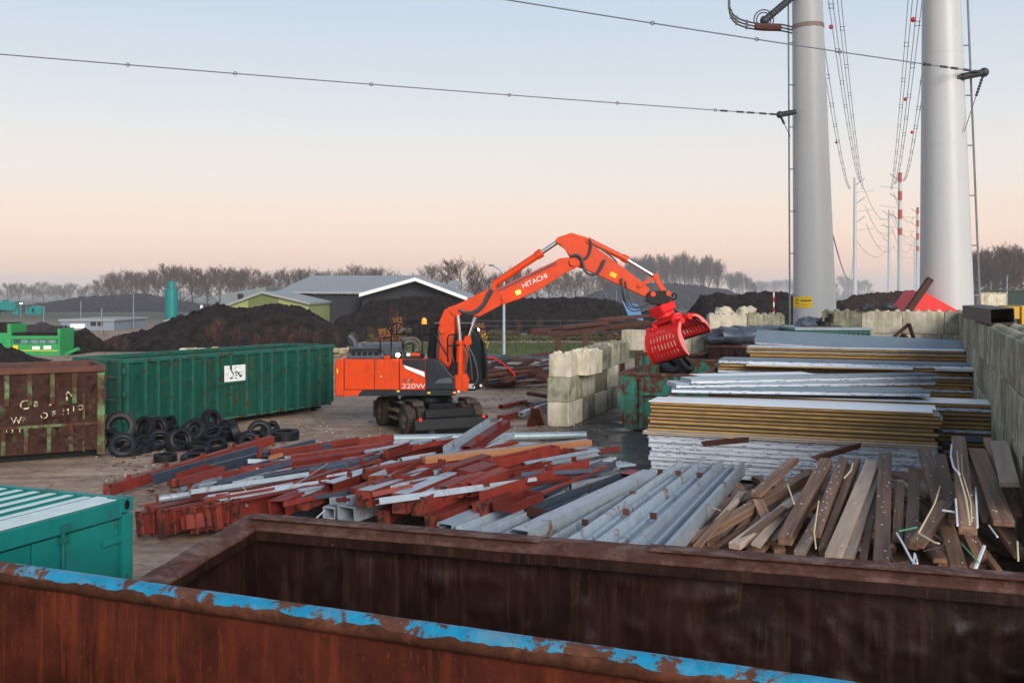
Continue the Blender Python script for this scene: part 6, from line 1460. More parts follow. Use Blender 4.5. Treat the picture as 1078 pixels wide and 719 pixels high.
# ---- trees
def tree_meshes(seed, h, spread=.5, levels=4, nbase=9, thin=1.0, up=.25):
    rr = random.Random(seed); tm, cm = MB(), MB()
    def grow(p, d, L, r, lev):
        n = 4 if lev < 2 else 3; pts = [p.copy()]; dirs = []
        for i in range(n):
            d = (d + Vector((rr.uniform(-1,1), rr.uniform(-1,1), rr.uniform(-.5,1)))*(.16 if lev else .05) + Vector((0,0,up*.3 if lev else .05))).normalized()
            p = p + d*(L/n); pts.append(p.copy()); dirs.append(d.copy())
        end = .25 if lev == 0 else .35
        rs = [r*(1-(1-end)*i/n) for i in range(n+1)]
        (tm if lev <= 1 else cm).tube(pts, rs, 6 if lev == 0 else (4 if lev == 1 else 3), False, lev <= 1)
        if lev >= levels: return
        k = [nbase, 6, 5, 4, 3][lev]
        for c in range(k):
            t = (.16+.84*(c+rr.random())/k) if lev == 0 else (.25+.75*(c+rr.random())/k)
            i = min(n-1, int(t*n)); q = pts[i].lerp(pts[i+1], t*n-i)
            a = rr.uniform(0, 2*pi); side = Vector((math.cos(a), math.sin(a), 0))
            sp = spread*(1.25-.5*t) if lev == 0 else rr.uniform(.5,.95)
            dd = (dirs[i]*(1-sp*.35)+side*sp+Vector((0,0,up))).normalized()
            if lev: dd = (dirs[i]*.75+Vector((rr.uniform(-1,1),rr.uniform(-1,1),rr.uniform(-.6,1)))*.75+Vector((0,0,up*.4))).normalized()
            grow(q, dd, L*(.6*(1.2-.8*t) if lev == 0 else rr.uniform(.42,.68)), max(rs[i]*(.5 if lev == 0 else .55), .0024*thin), lev+1)
    grow(Vector((0,0,0)), Vector((0,0,1)), h*.82, h*.017*thin, 0)
    zmax = max(v[2] for v in cm.v); s = h/zmax
    for mb in (tm, cm): mb.v = [(a*s, b*s, c*s) for a, b, c in mb.v]
    return tm, cm
PROTO = {}
def tree_proto(key, seed, h, **kw):
    tmt = kw.pop('mt', 'twig'); a, b = tree_meshes(seed, h, **kw)
    r = thing('bare_tree', 'x', 'tree'); a.build('trunk', 'bark', r); b.build('crown', tmt, r); PROTO[key] = [r, False]
for i in range(5): tree_proto('t%d' % i, 40+i, 1.0, spread=.95+.1*(i%3), nbase=17+i%3, up=.12)
for i in range(3): tree_proto('p%d' % i, 60+i, 1.0, spread=.62, nbase=20, up=.3)
for i in range(3): tree_proto('b%d' % i, 80+i, 1.0, spread=.85, nbase=12, levels=3, thin=.6, mt='twig_red', up=.1)
for k in PROTO: 
    r = PROTO[k][0]
    KIDS[r.name] = list(r.children)
def tree(key, px, pyt, Y, label, group, wide=1.0, name=None, cat='tree', pyb=None):
    r, used = PROTO[key]
    o = r if not used else copy_tree(r); PROTO[key][1] = True
    if name: o.name = name
    h = D(px, pyt, Y).z
    o.location = (D(px, 0, Y).x, Y, 0); o.scale = (h*wide, h*wide, h); o.rotation_euler = (0,0,R.uniform(0,6.3)); tag(o, label, cat, group)
g = 'bare trees along the left horizon'
W1 = 1.3
for i, (px, py, Y) in enumerate([(-8,300,330),(8,297,330),(20,296,335),(34,299,330),(46,295,340),(60,298,330),(74,297,335),(90,299,340)]):
    tree('t%d' % (i%5), px, py, Y, '%s faint bare tree from the left edge on the hazy horizon' % ORD[i], g, 1.3)
for i, (px, py, Y) in enumerate([(104,296,290),(117,290,270),(128,286,265),(139,285,260),(152,288,262),(166,284,255),(177,280,250),(190,281,248),(203,280,250),(218,283,245),(231,281,250),(243,284,248),(255,283,250),(268,282,255),(283,288,260),(297,284,250),(312,286,255),(327,283,252),(342,284,255),(356,287,260),(371,279,250),(388,284,258),(403,282,255),(418,290,265),(436,292,270),(452,279,262)]):
    tree('t%d' % (i%5), px, py-4, Y, '%s tall bare tree from the left in the row behind the silo and sheds' % ORD[i], 'bare trees behind the silo and the sheds', 1.12)
tree('t2', 486, 268, 190, 'single round bare tree right of the open shed roof', None, 1.2)
for i, (px, py, Y) in enumerate([(500,292,280),(514,288,260),(527,284,250),(540,279,240),(552,281,245),(565,284,250),(578,277,250),(592,283,260),(606,281,260),(620,286,270),(634,284,265),(646,287,265)]):
    tree('t%d' % ((i+2)%5), px, py, Y, '%s bare tree from the left behind the excavator boom' % ORD[i], 'bare trees behind the excavator boom', 1.05)
for i in range(12):
    px = 661+8.6*i+R.uniform(-2,2); py = 264+R.uniform(-2,5)+(4 if i in (0,11) else 0)
    tree('p%d' % (i%3), px, py, 330+R.uniform(-10,14), '%s slender misty tree from the left in the row above the grapple' % ORD[i], 'slender trees above the grapple', .75)
for i, (px, py) in enumerate([(769,286),(777,284),(785,289),(793,296)]): tree('p%d' % (i%3), px, py, 400, '%s low misty tree right of the slender row' % ORD[i], 'low misty trees', 1.1)
for i in range(16): 
    px = 797+7.6*i + R.uniform(-2,2)
    if px < 835 or 878 < px < 975: tree('t%d' % (i%5), px, 295+R.uniform(-3,2)-(6 if 880 < px < 896 else 0), 620, '%s of the tiny hazy trees on the horizon round the poles' % ORD[i], 'tiny hazy horizon trees', 1.2)
for i, (px, py) in enumerate([(1020,268),(1028,262),(1037,258),(1046,256),(1056,254),(1066,256),(1075,254),(1084,257)]): tree('t%d' % (i%5), px, py, 225+3*(i%3), '%s bare tree from the right pole in the misty row at the right edge' % ORD[i], 'bare trees at the right edge', 1.1)
def wood(label, y0, y1, x0, x1, n, h0, h1):
    m = MB()
    for _ in range(n):
        x = R.uniform(x0, x1); y = R.uniform(y0, y1); h = R.uniform(h0, h1)
        for k in range(7):
            a = R.uniform(0,6.3); e = R.uniform(.15,.5)*h*.5; m.tube([(x,y,0),(x+math.cos(a)*e*.4,y+math.sin(a)*e*.4,h*.5),(x+math.cos(a)*e,y+math.sin(a)*e,h*R.uniform(.7,1))], [.12,.09,.05], 3, False)
    return tag(m.build('distant_wood', 'twig', None, recenter=False), kind='stuff')
wood('', 480, 760, -420, 420, 1100, 3, 5.5)
# bushes on and before the heaps
for i, (px, py, Y) in enumerate([(232,330,76),(222,338,75),(248,340,76),(285,342,76),(300,338,77),(318,340,76),(335,346,75),(355,344,76),(372,346,76),(388,340,76),(400,348,77),(110,345,72),(122,350,71),(132,352,72),(270,348,75),(308,348,75)]):
    tree('b%d' % (i%3), px, py, Y, '%s leafless reddish bush from the camera-left end of the compost heap hedge' % ORD[i] if i < 11 else '%s thin bush at the foot of the black compost heap' % ORD[i-11], 'leafless bushes before the compost heap', .75, name='bare_bush', cat='bush')
for i, (px, py) in enumerate([(415,318),(425,330),(545,332),(568,330),(640,334),(590,338)]): tree('b%d' % (i%3), px, py, 80, '%s thin leafless bush from the left by the excavator cab' % ORD[i], 'thin bushes behind the excavator', .5, name='bare_bush', cat='bush')
# ---- leafy hedge bushes behind the fence
def leafbush(px, pyt, Y, w, mt, label, group, n=700, name='hedge_bush'):
    h = D(px, pyt, Y).z; x = D(px, 0, Y).x; m = MB()
    for _ in range(n):
        a = R.uniform(0, 2*pi); zz = R.random(); rr_ = w*math.sqrt(R.random())*(1-.5*zz**2)
        c = Vector((math.cos(a)*rr_, math.sin(a)*rr_*.7, h*zz)); s = R.uniform(.05,.12); d = Vector((R.uniform(-1,1),R.uniform(-1,1),R.uniform(-1,1))).normalized(); e = d.orthogonal().normalized()*s; f = d.cross(e).normalized()*s*.6
        m.add([c-e, c+f, c+e, c-f], [(0,1,2,3)])
    o = thing(name, label, 'bush', (x, Y, 0), 0, group); m.build('foliage', mt, o)
    st = MB()
    for k in range(5): st.tube([(R.uniform(-.1,.1),R.uniform(-.1,.1),0),(R.uniform(-w*.5,w*.5),R.uniform(-w*.4,w*.4),h*.8)], .015, 4)
    st.build('stem', 'bark', o)
for i, px in enumerate(range(512, 668, 8)):
    leafbush(px+R.uniform(-2,2), 349+R.uniform(-3,4), 92+R.uniform(-1,1), .75, R.choice(['leaf_dull','hedge','leaf_dull','hedge']), '%s bush from the left in the autumn hedge behind the grass strip' % ORD[i], 'autumn hedge behind the grass strip')
for i, (px, pyt, mt) in enumerate([(418,334,'leaf_orange'),(428,346,'leaf_dull'),(404,346,'leaf_orange'),(508,350,'leaf_yellow'),(506,340,'leaf_orange'),(372,350,'leaf_dull'),(390,352,'leaf_dull')]):
    leafbush(px, pyt, 78, .7 if i < 3 else .5, mt, ('orange-leaved shrub behind the excavator handrail','dull green shrub behind the excavator hood','small orange shrub left of the handrail','yellow-leaved shrub right of the excavator cab','orange-leaved shrub above the cab lamp','dull shrub left behind the exhaust pipe','dull shrub between the exhaust and the handrail')[i], 'shrubs behind the excavator', 260 if i < 3 else 160, 'shrub')
# wire fence
fe = thing('wire_fence', 'thin wire fence with dark posts in front of the autumn hedge', 'fence', (D(590,0,90).x, 90, 0))
for k in range(9):
    MB().tube([(-7.6+1.9*k,0,0),(-7.6+1.9*k,0,2.0)], .04, 6).build('fence_post', 'steel_dark', fe)
m = MB()
for z in (.4,.9,1.4,1.9): m.tube([(-7.6,-.03,z),(7.6,-.03,z)], .012, 4)
m.build('fence_wire', 'rail', fe)
# white rubble line along heap foot
def rubble(px0, px1, py, Y, label):
    m = MB()
    for _ in range(170):
        p = D(R.uniform(px0,px1), py+R.uniform(-1.2,1.6), Y+R.uniform(-.5,.5)); s = R.uniform(.1,.3)
        m.box((p.x,p.y,max(.05,p.z)),(s*1.4,s,s*.8), Matrix.Rotation(R.uniform(0,3),3,(R.random(),R.random(),1)))
    return m
m = MB()
for k in range(15):
    px = 200+12.5*k; p = D(px, 367.5, 70)
    bo_ = MB().box((0,0,.3),(1.3,.8,.6), Matrix.Rotation(R.uniform(-.06,.06),3,'Z')).build('rubble_block','concrete',None,recenter=False,bevel=.06); bo_.location=(p.x,p.y,0); tag(bo_, '%s pale rubble block from the left at the foot of the compost heap' % ORD[k], 'concrete block', 'rubble blocks at the foot of the compost heap')
m = rubble(196, 390, 369, 69, '')
tag(m.build('rubble', 'dry_grass', None, recenter=False), kind='stuff')

# ---- scrap yard middle ground: steel rack, skips and heaps of scrap
ra_ = thing('steel_rack', 'rusty steel rack of posts and beams carrying long profiles behind the block wall', 'rack', (D(630,0,47).x, 47, 0))
def rk(px, py, Y): p = D(px, py, Y); return Vector((p.x-ra_.location.x, Y-47, p.z))
for px, Y in ((587.5,45),(616.5,47),(641.5,49),(655,50.5),(674,53)):
    a = rk(px, 352, Y); MB().bar((a.x,a.y,0), (a.x,a.y,a.z), .26, .2).build('rack_post', 'rust', ra_)
MB().bar(rk(557,349.5,44), rk(590,352.5,45), .2, .16).build('rack_beam', 'rust', ra_); MB().bar(rk(585,352.5,45), rk(682,338.5,54), .22, .18).build('rack_beam', 'rust', ra_)
for (a, b, w, h, lb) in [((590,345,46),(636,340,50),.5,.14,'flat rusty profile bundle lying on the rack, left one'),((632,337,50),(680,332.5,55),.55,.16,'rusty brown profile lying highest on the rack, right one'),((560,348,46),(640,342,50),.2,.12,'thin rusty bar on the rack pointing left'),((600,350,46.5),(648,343,51),.4,.12,'grey-brown plate lying across the rack middle'),((640,347,50),(692,340,55),.3,.14,'rusty bar low on the right end of the rack')]:
    o = MB().bar(D(*a), D(*b), w, h).build('steel_profile', 'rust', None, bevel=.01); tag(o, lb, 'steel profile', 'profiles on the rack')
def simple_skip(px0, px1, pyt, pyb, dep, mt, rimm, label, zt=None, ribs=5, rot=0.0, name='scrap_container'):
    b = G((px0+px1)/2, pyb); Y = b.y; w = (px1-px0)*Y/F; h = D(0, pyt, Y).z; o = thing(name, label, 'container', (b.x, b.y, 0), rot)
    for (c, s) in (((0,.03,h/2+.05),(w,.06,h-.1)),((0,dep-.03,h/2+.05),(w,.06,h-.1))): MB().box(c, s).build('side_wall', mt, o)
    for x in (-w/2+.03, w/2-.03): MB().box((x,dep/2,h/2+.05),(.06,dep-.13,h-.1)).build('end_wall', mt, o)
    MB().box((0,dep/2,.16),(w-.13,dep-.13,.06)).build('floor_plate', mt, o)
    m = MB()
    for k in range(ribs): m.box((-w/2+.1+(w-.2)*k/(ribs-1),-.04,h/2),(.09,.08,h-.3))
    m.build('side_ribs', mt, o)
    m = MB(); m.box((0,0,h-.03),(w+.1,.14,.1)); m.box((0,dep,h-.03),(w+.1,.14,.1)); m.box((-w/2,dep/2,h-.03),(.13,dep-.15,.1)); m.box((w/2,dep/2,h-.03),(.13,dep-.15,.1)); m.build('rim', rimm, o, bevel=.01)
    return o, w, h, Y
simple_skip(509, 543, 395, 408.5, 2.2, 'rust', 'rust_rim', 'low rusty brown skip right of the excavator cab', ribs=3)
o, w, h, Y = simple_skip(745, 806, 364, 418, 5, 'rust_dark', 'rust_rim', 'rust-brown skip full of dark sheeting behind the panel stacks', ribs=5, rot=ua)
def rock_mb(s, seed, sq=(1,1,.5)):
    m = MB(); m.sphere((0,0,0), s, 8, sq); m.v = [tuple(Vector(p)*(1+.5*noise.noise(Vector(p)*2.2/s+Vector((seed*3,seed,0))))) for p in m.v]; return m
for i, (px, py) in enumerate([(768,352),(785,351),(800,350.5),(818,350),(757,355),(832,349)]):
    o = rock_mb(.85, i, (1.3,1,.45)).build('plastic_sheeting', 'bag', None, recenter=False); o.location = D(px, py+1.5, 44+.35*i); tag(o, 'dark blue-grey bundle of plastic sheeting in the rust-brown skip, %s from the left' % ORD[i if i < 4 else i], 'plastic sheeting', 'sheeting bundles in the rust-brown skip')
MB_ = None
simple_skip(700, 742, 372, 415, 4, 'rust_dark', 'rust_rim', 'rust-brown skip seen just under the red grapple', ribs=4, rot=ua)
simple_skip(668, 699, 371, 416, 4, 'green_rust', 'rust_rim', 'dark green skip half hidden behind the red grapple', ribs=4, rot=ua)
# corrugated green container with grey lid at the back of the panel bay
b = D(838,0,42); e = D(920,0,41.6); 
gl = thing('lidded_container', 'small dark green corrugated container with a flat grey lid before the back wall', 'container', ((b.x+e.x)/2, 42, 0), -.02); w = e.x-b.x; zt = D(0,347.5,42).z
MB().box((0,1.2,zt/2),(w,2.4,zt-.02)).build('container_body', 'teal_dark', gl)
m = MB()
for k in range(16): m.box((-w/2+.1+(w-.2)*k/15,-.03,zt/2),(.09,.06,zt-.2))
m.build('corrugation', 'green', gl); MB().box((0,1.2,zt+.05),(w+.12,2.6,.12)).build('lid', 'slate', gl, bevel=.01)
for i, (px, py, kd, lb) in enumerate([(875,332.5,'van','tyre lying highest on the junk behind the grey lid'),(873,337,'van','tyre under the highest one behind the grey lid'),(868,341.5,'van','lowest tyre of three on the grey-lidded container')]):
    tyre(px, py, 0, kd, .05*i, i, lb, group='tyres behind the grey-lidded container', Y=43.2)
o = MB().box((0,0,0),(2.0,1.0,.2)).build('steel_plate','rust',None,recenter=False,bevel=.02); o.location=D(868,345,43.2); tag(o,'flat rusty plate under the three tyres on the grey-lidded container','steel plate')
for i, (px, py, s, mt, lb) in enumerate([(852,342,.5,'bag','crumpled dark bag left of the three tyres'),(889,339.5,.45,'ball','crushed red sheet right of the three tyres'),(912,324,.22,'steel_dark','small dark fitting on the back wall, left one'),(935,323,.26,'steel_dark','dark double fitting on the back wall, right one'),(786,328,.4,'concrete','pale rubble lump on the block stack behind the grapple, right one'),(762,328,.35,'concrete','pale rubble lump on the block stack behind the grapple, left one')]):
    o = rock_mb(s, i+9, (1.2,1,.7)).build('junk_lump', mt, None, recenter=False); o.location = D(px, py, 43.5 if i < 2 else (42.3 if i < 4 else 50.4)); tag(o, lb, 'junk')
# red wedge and rusty beam behind the back wall
Yr = 45; rw = thing('red_hopper', 'bright red sloping steel wedge behind the back wall with a rust beam along its edge', 'hopper', (D(980,0,Yr).x, Yr, 0))
def rl(px, py): p = D(px, py, Yr); return (p.x-rw.location.x, p.z)
m = MB().prism([rl(955,329),rl(972,306.5),rl(1013,329.5),rl(1013,390),rl(955,390)], 0, 2.2); m.build('wedge_body', 'red', rw, bevel=.01)
m = MB(); p = rl(951,332); q = rl(977.5,293.5); m.bar((p[0],-.2,p[1]),(q[0],-.2,q[1]),.3,.26); m.build('edge_beam', 'rust', rw, bevel=.01)
legs = MB()
for x in (-1,1): legs.box((x,1.1,.5),(.2,.2,1.0))
legs.build('support_legs','rust',rw)
# rusty frame leaning at the back wall
fr_ = thing('broken_frame', 'broken rusty steel frame leaning over the panels at the back wall', 'scrap metal', (D(945,0,41).x, 41, 0))
def fl(px, py, dy=0): p = D(px, py, 41+dy); return Vector((p.x-fr_.location.x, dy, p.z))
m = MB()
for a, b_ in (((934,361),(957,341)),((957,341),(965,366)),((941,364),(951,352)),((951,352),(964,366)),((934,361),(941,364))): m.bar(fl(*a), fl(*b_,.3), .12, .1)
m.build('frame_bars', 'rust', fr_); MB().add([fl(937,364,.02), fl(951,353,.1), fl(962,366,.1), fl(960,390,.1), fl(937,390,.1), fl(937,364,.08), fl(951,353,.16), fl(962,366,.16), fl(960,390,.16), fl(937,390,.16)], [(0,1,2,3,4),(9,8,7,6,5),(0,1,6,5),(1,2,7,6),(2,3,8,7),(3,4,9,8),(4,0,5,9)]).build('frame_sheet', 'rust_green2', fr_)
# dark hollow section on the right wall
a = D(1024,330,30); b = D(1055,338,24.5); a.z = WZ+.27; b.z = WZ+.27
o = profile_mb('B', (b-a).length, .56, .38).build('hollow_section', mat('dark_rusty_section', (.055,.042,.042), .6, var=.3, bump=.15), None, recenter=False, bevel=.02); place(o, a, b, .05); tag(o, 'big dark hollow steel section lying on top of the right yard wall', 'steel section')
# beyond the right wall
cwx = thing('concrete_wall', 'small weathered concrete wall beyond the right yard wall', 'wall', (D(1045,0,85).x, 85, 0)); w = D(1059,0,85).x-D(1030,0,85).x
MB().box((0,.2,D(0,309,85).z/2),(w,.4,D(0,309,85).z)).build('wall_slab','concrete',cwx); MB().box((0,.2,D(0,308.4,85).z),(w+.1,.5,.12)).build('coping','concrete_moss',cwx)
dg_ = thing('green_shed', 'dark green flat shed behind the small concrete wall at the right edge', 'building', (D(1085,0,110).x, 110, 0)); w = D(1128,0,110).x-D(1028,0,110).x
MB().box((-2,4,D(0,306.5,110).z/2),(w,8,D(0,306.5,110).z)).build('wall','darkgreen',dg_); MB().box((-2,4,D(0,305.6,110).z),(w+.4,8.4,.15)).build('roof','steel_dark',dg_)
Yy = 40; yl = thing('yellow_loader', 'yellow machine body half hidden behind the right yard wall', 'machine', (D(1066,0,Yy).x, Yy, 0))
def yb(px0,py0,px1,py1,y0,y1,n,mt): 
    a = D(px0,py0,Yy); b_ = D(px1,py1,Yy); MB().box(((a.x+b_.x)/2-yl.location.x,(y0+y1)/2,(a.z+b_.z)/2),(b_.x-a.x,y1-y0,a.z-b_.z)).build(n,mt,yl,bevel=.02)
yb(1049,323,1074,336,0,1.8,'body','mach_yellow'); yb(1074.3,322,1090,342,-.1,1.8,'end_frame','mach_yellow'); yb(1052,336,1074,352,.1,1.7,'engine','steel_dark'); yb(1055,352,1090,431,.2,1.6,'undercarriage','steel_dark')
# scrap heap behind the cab / before the grass strip
g = 'loose scrap heap right of the excavator'
for i in range(34):
    px = R.uniform(508,585); Yq = R.uniform(46,60); p = D(px, 0, Yq); p.z = R.uniform(.1, .9 if px < 575 else .5); L = R.uniform(1.2,3.2); a = R.uniform(-.5,.5)+R.choice((0,pi/2*.4)); d = Vector((math.cos(a),math.sin(a),R.uniform(-.14,.16)))*L
    p -= d*.5; p.z = max(p.z, .1+abs(d.z)*.5)
    beam(tuple(p), tuple(p+d), 0, 0, R.choice(['B','I','L','box','pan']), R.uniform(.12,.5), R.uniform(.1,.25), R.choice(['rust','rust','steel_dark','rust','navy']), 'rusty scrap profile tangled in the heap between the excavator and the block wall', g, name='scrap_profile', cat='scrap metal')
for (n, f, zn, zf, k, w, h, mt, lb) in [((527,428),(553,422.5),.1,.12,'B',.2,.14,'primer','flat red bar lying on the ground left of the block wall'),((558,428),(590,420),.3,.34,'box',.16,.1,'rust','rusty bar leaning on the foot of the block wall'),((527,440),(548,434),.15,.18,'box',.28,.2,'primer','red block on the ground left of the block wall'),((548,436),(578,424),.2,.3,'Z',.2,.12,'galv','grey channel lying by the foot of the block wall'),((556,414),(580,418),.35,.3,'box',.2,.14,'rust','dark rusty bar above the others left of the block wall'),((545,423),(574,428),.12,.14,'L',.14,.14,'rust','rusty angle on the ground left of the block wall'),((559,447),(566,428),.1,.85,'U',.28,.14,'primer','red bent channel propped upright at the foot of the block wall'),((569,446),(563,428),.1,.9,'U',.3,.14,'primer','second red bent channel of the propped pair')]:
    beam(n, f, zn, zf, k, w, h, mt, lb, 'steel pieces at the foot of the block wall', name='scrap_profile', cat='scrap metal')
P = [D(509,376,47),D(520,377,47),D(530,383,46.5),D(540,392,46),D(543,397,46)]
tag(MB().tube(P, .045, 8).build('red_cable', 'red'), 'bright red bent bar sticking out of the scrap right of the cab', 'steel bar')
bt_ = MB().add([D(655,317,90),D(672,321,90),D(678,338,90),D(662,334,90),D(655,317,91),D(672,321,91),D(678,338,91),D(662,334,91)],[(0,1,2,3),(4,5,6,7),(0,1,5,4),(1,2,6,5),(2,3,7,6),(3,0,4,7)])
tag(bt_.build('tarpaulin', 'tarp', None), 'light blue tarpaulin hanging behind the arm hoses', 'tarpaulin')
P2 = bpy.data.objects[-1] if False else None

# crumbs of scrap and dirt on the yard floor
m = MB()
for _ in range(900):
    c = R.random()
    if c < .6: p = G(R.uniform(120,640), R.uniform(466,560))
    elif c < .7: p = G(R.uniform(100,420), R.uniform(470,505))
    elif c < .85: p = G(R.uniform(350,640), R.uniform(432,470))
    else: p = G(R.uniform(500,600), R.uniform(398,440))
    s = R.uniform(.015,.07); m.box((p.x,p.y,s*.2), (s*R.uniform(1,3),s,s*.5), Matrix.Rotation(R.uniform(0,3),3,'Z'))
tag(m.build('debris', 'rust', None, recenter=False), kind='stuff')
m = MB()
for _ in range(500):
    p = G(R.uniform(100,640), R.uniform(440,520)); s = R.uniform(.015,.05); m.box((p.x,p.y,s*.2), (s*R.uniform(1,2),s,s*.5), Matrix.Rotation(R.uniform(0,3),3,'Z'))
tag(m.build('gravel', 'concrete', None, recenter=False), kind='stuff')
# ================================================================== POLES, WIRES, SKY, CAMERA
def big_pole(px_b, px_t, wb, wt, yb_, Y, lean_px, label, side):
    """steel tubular mast; wb/wt = width in pixels at yb_ and at y=0"""
    xb = D(px_b, 0, Y).x; zb = D(0, yb_, Y).z; z0_ = D(0, 0, Y).z; hh = 56.0
    xt = D(px_t, 0, Y).x; sl = (xt-xb)/(z0_-zb); rb = wb*Y/F/2; rt = wt*Y/F/2; sr = (rt-rb)/(z0_-zb)
    o = thing('power_mast', label, 'mast', (xb-sl*zb, Y, 0)); o.rotation_euler = (0, math.atan(sl), 0)
    def rad(z): return max(.35, rb+sr*(z-zb))
    prof = []
    z = 0
    seams = [zb+3.2+4.4*k for k in range(12)]
    zs = sorted([0, hh]+[s for s in seams if s < hh])
    MB().lathe([(rad(hh*k/6), hh*k/6) for k in range(7)], 56).build('mast_tube', 'pole', o)
    for s in seams:
        if s < hh-1: MB().lathe([(rad(s)-.02, s-.012),(rad(s)+.006, s-.008),(rad(s)+.006, s+.008),(rad(s)-.02, s+.012)], 56).build('weld_seam', 'midgrey' if False else 'pole', o)
    # ladder rail with rungs
    rl_ = MB(); rx_ = lambda z: side*(rad(z)+.28)
    zz = [k*.9 for k in range(60)]
    rl_.tube([(rx_(z), -.2, z+1) for z in zz], .05, 6); 
    st_ = MB()
    for k in range(22): z = 2+2.4*k; st_.tube([(side*rad(z)*.98, -.2, z),(rx_(z), -.2, z)], .035, 6)
    lr = rl_.build('ladder_rail', 'rail', o); st_.build('rail_bracket', 'rail', lr)
    return o, rad, sl
pl_, radl, sll = big_pole(858, 849.8, 44, 31, 340, 57, 0, 'left tall pale grey tubular power mast with a yellow notice near its foot', -1)
pr_, radr, slr = big_pole(996.5, 991, 53, 38, 320, 48, 0, 'right tall pale grey tubular power mast, the thicker and nearer one', 1)
def loc(o, p): return o.matrix_world.inverted() @ Vector(p)
bpy.context.view_layer.update()
# notice on the left mast (curved sheet)
z0n, z1n = D(0,323.8,55.6).z, D(0,312,55.6).z
def curved(o, rad, px0, px1, z0, z1, off, Yf, name, mt, par):
    m = MB(); P = []
    for i in range(9):
        px = px0+(px1-px0)*i/8; x = loc(o, D(px, 315, Yf)).x
        for z in (z0, z1):
            r = rad(z)+off; P.append((x, -math.sqrt(max(.01, r*r-x*x)), z))
    m.add(P, [(2*i, 2*i+2, 2*i+3, 2*i+1) for i in range(8)], True); return m.build(name, mt, par)
no = curved(pl_, radl, 840.5, 855, z0n, z1n, .012, 55.9, 'notice', 'yellow', pl_)
curved(pl_, radl, 845.3, 854, z0n+.36, z0n+.43, .018, 55.9, 'notice_text', 'decal_dark', no)
for k, (a, b) in enumerate(((841.3,843.6),(841.3,843.4),(845.6,853),(846,851),(845.6,853.4))): curved(pl_, radl, a, b, z0n+(.42,.24,.2,.12,.52)[k], z0n+(.47,.3,.215,.135,.535)[k], .018, 55.9, 'notice_text', 'gable_dark', no)
m = MB(); zb_ = loc(pl_, D(850,29,57)).z
m.lathe([(radl(zb_)+.03, zb_-.12),(radl(zb_)+.03, zb_+.12),(radl(zb_), zb_+.13),(radl(zb_), zb_-.13)], 40, closed=True); m.build('mast_band', mat('brown_band', (.25,.2,.16), .6), pl_)
def catenary(a, b, sag, n=30): 
    return [a.lerp(b, i/n) - Vector((0,0,4*sag*(i/n)*(1-i/n))) for i in range(n+1)]
# side brackets with insulators (parts of the masts)
def bracket(o, rad, tip, root, r):
    m = MB().tube([loc(o, root), loc(o, tip)], r, 10); b = m.build('insulator_arm', 'steel_dark', o)
    m = MB()
    for k in range(9): m.sphere(loc(o, root).lerp(loc(o, tip), .25+.08*k), r*1.25, 5, (1,1,1))
    m.sphere(loc(o, tip), r*1.6, 6); m.build('insulator_sheds', 'steel_dark', b)
tipL = D(821,121,56.2); bracket(pl_, radl, tipL, D(838,118,56.2), .13)
tipR = D(1036,76.5,47.2); bracket(pr_, radr, tipR, D(1006,82.5,47.2), .14)
bracket(pl_, radl, D(805,22,55.5), D(838,-6,56.5), .17)
# ladders' little hanging chains
for o, a, b in ((pl_, tipL, D(832,144,56.6)), (pr_, tipR, D(1015,139,47))):
    m = MB()
    la, lb = loc(o, a), loc(o, b); m.tube([la, lb], .02, 5)
    for k in range(7): m.sphere(la.lerp(lb, .08+.05*k), .075, 5)
    m.build('hanging_chain', 'steel_dark', o)
jp = [D(x, y, 54.5) for x, y in ((768,-22),(767.5,0),(768.5,12),(773,20),(782,25),(795,28),(806,29),(822,29.5),(834,32))]
def smooth(P, k=6):
    Q = []
    for i in range(len(P)-1):
        a, b, c, d = P[max(i-1,0)], P[i], P[i+1], P[min(i+2,len(P)-1)]
        for s in range(k):
            t = s/k; Q.append(.5*((2*b)+(c-a)*t+(2*a-5*b+4*c-d)*t*t+(3*b-a-3*c+d)*t**3))
    Q.append(P[-1]); return Q
ju = thing('jumper_loop', 'curved black jumper cable loop beside the top of the left mast', 'cable', jp[0])
for dz in (-.17, 0, .17): MB().tube([p-jp[0]+Vector((0,0,dz)) for p in smooth(jp)], .045, 6).build('conductor', 'steel_dark', ju)
MB().tube([p-jp[0] for p in jp[5:8]], .2, 8).build('clamp', 'rust', ju); q = [p-jp[0] for p in smooth(jp)]
for k in (8,14,20,26): MB().box(q[k], (.12,.12,.5)).build('spacer', 'steel_dark', ju)
m = MB(); c = D(804,21,55.5)-jp[0]
for r_ in (.55,.4): m.tube([c+Vector((math.cos(a)*r_, 0, math.sin(a)*r_)) for a in [2*pi*k/16 for k in range(17)]], .035, 5)
m.build('grading_ring', 'steel_dark', ju)
# single wires crossing the sky
def wire(a, b, sag, r, label, spirals):
    P = catenary(a, b, sag, 60); o = thing('overhead_wire', label, 'wire', a); MB().tube([p-a for p in P], r, 6).build('conductor', 'wire', o)
    for t in spirals:
        i = int(t*60); p = P[i]-a; m = MB(); rr_ = .075
        m.tube([p+Vector((math.cos(x)*rr_, 0, math.sin(x)*rr_)) for x in [2*pi*k/12 for k in range(13)]], .016, 5); m.build('vibration_ring', 'steel_dark', o)
    m = MB()
    d = (P[0]-P[1]).normalized()
    for t in (.4,1.0,1.7,2.3,3.2): m.box(P[0]-a-d*t*1.2, (.45,.07,.1), frame(d))
    m.build('damper', 'steel_dark', o)
eL = D(0,55,40); dirL = (eL-tipL); wire(tipL, tipL+dirL*1.35, .12, .026, 'long thin overhead wire crossing the whole left sky to the left mast', (.09,.2,.32,.45,.58,.66))
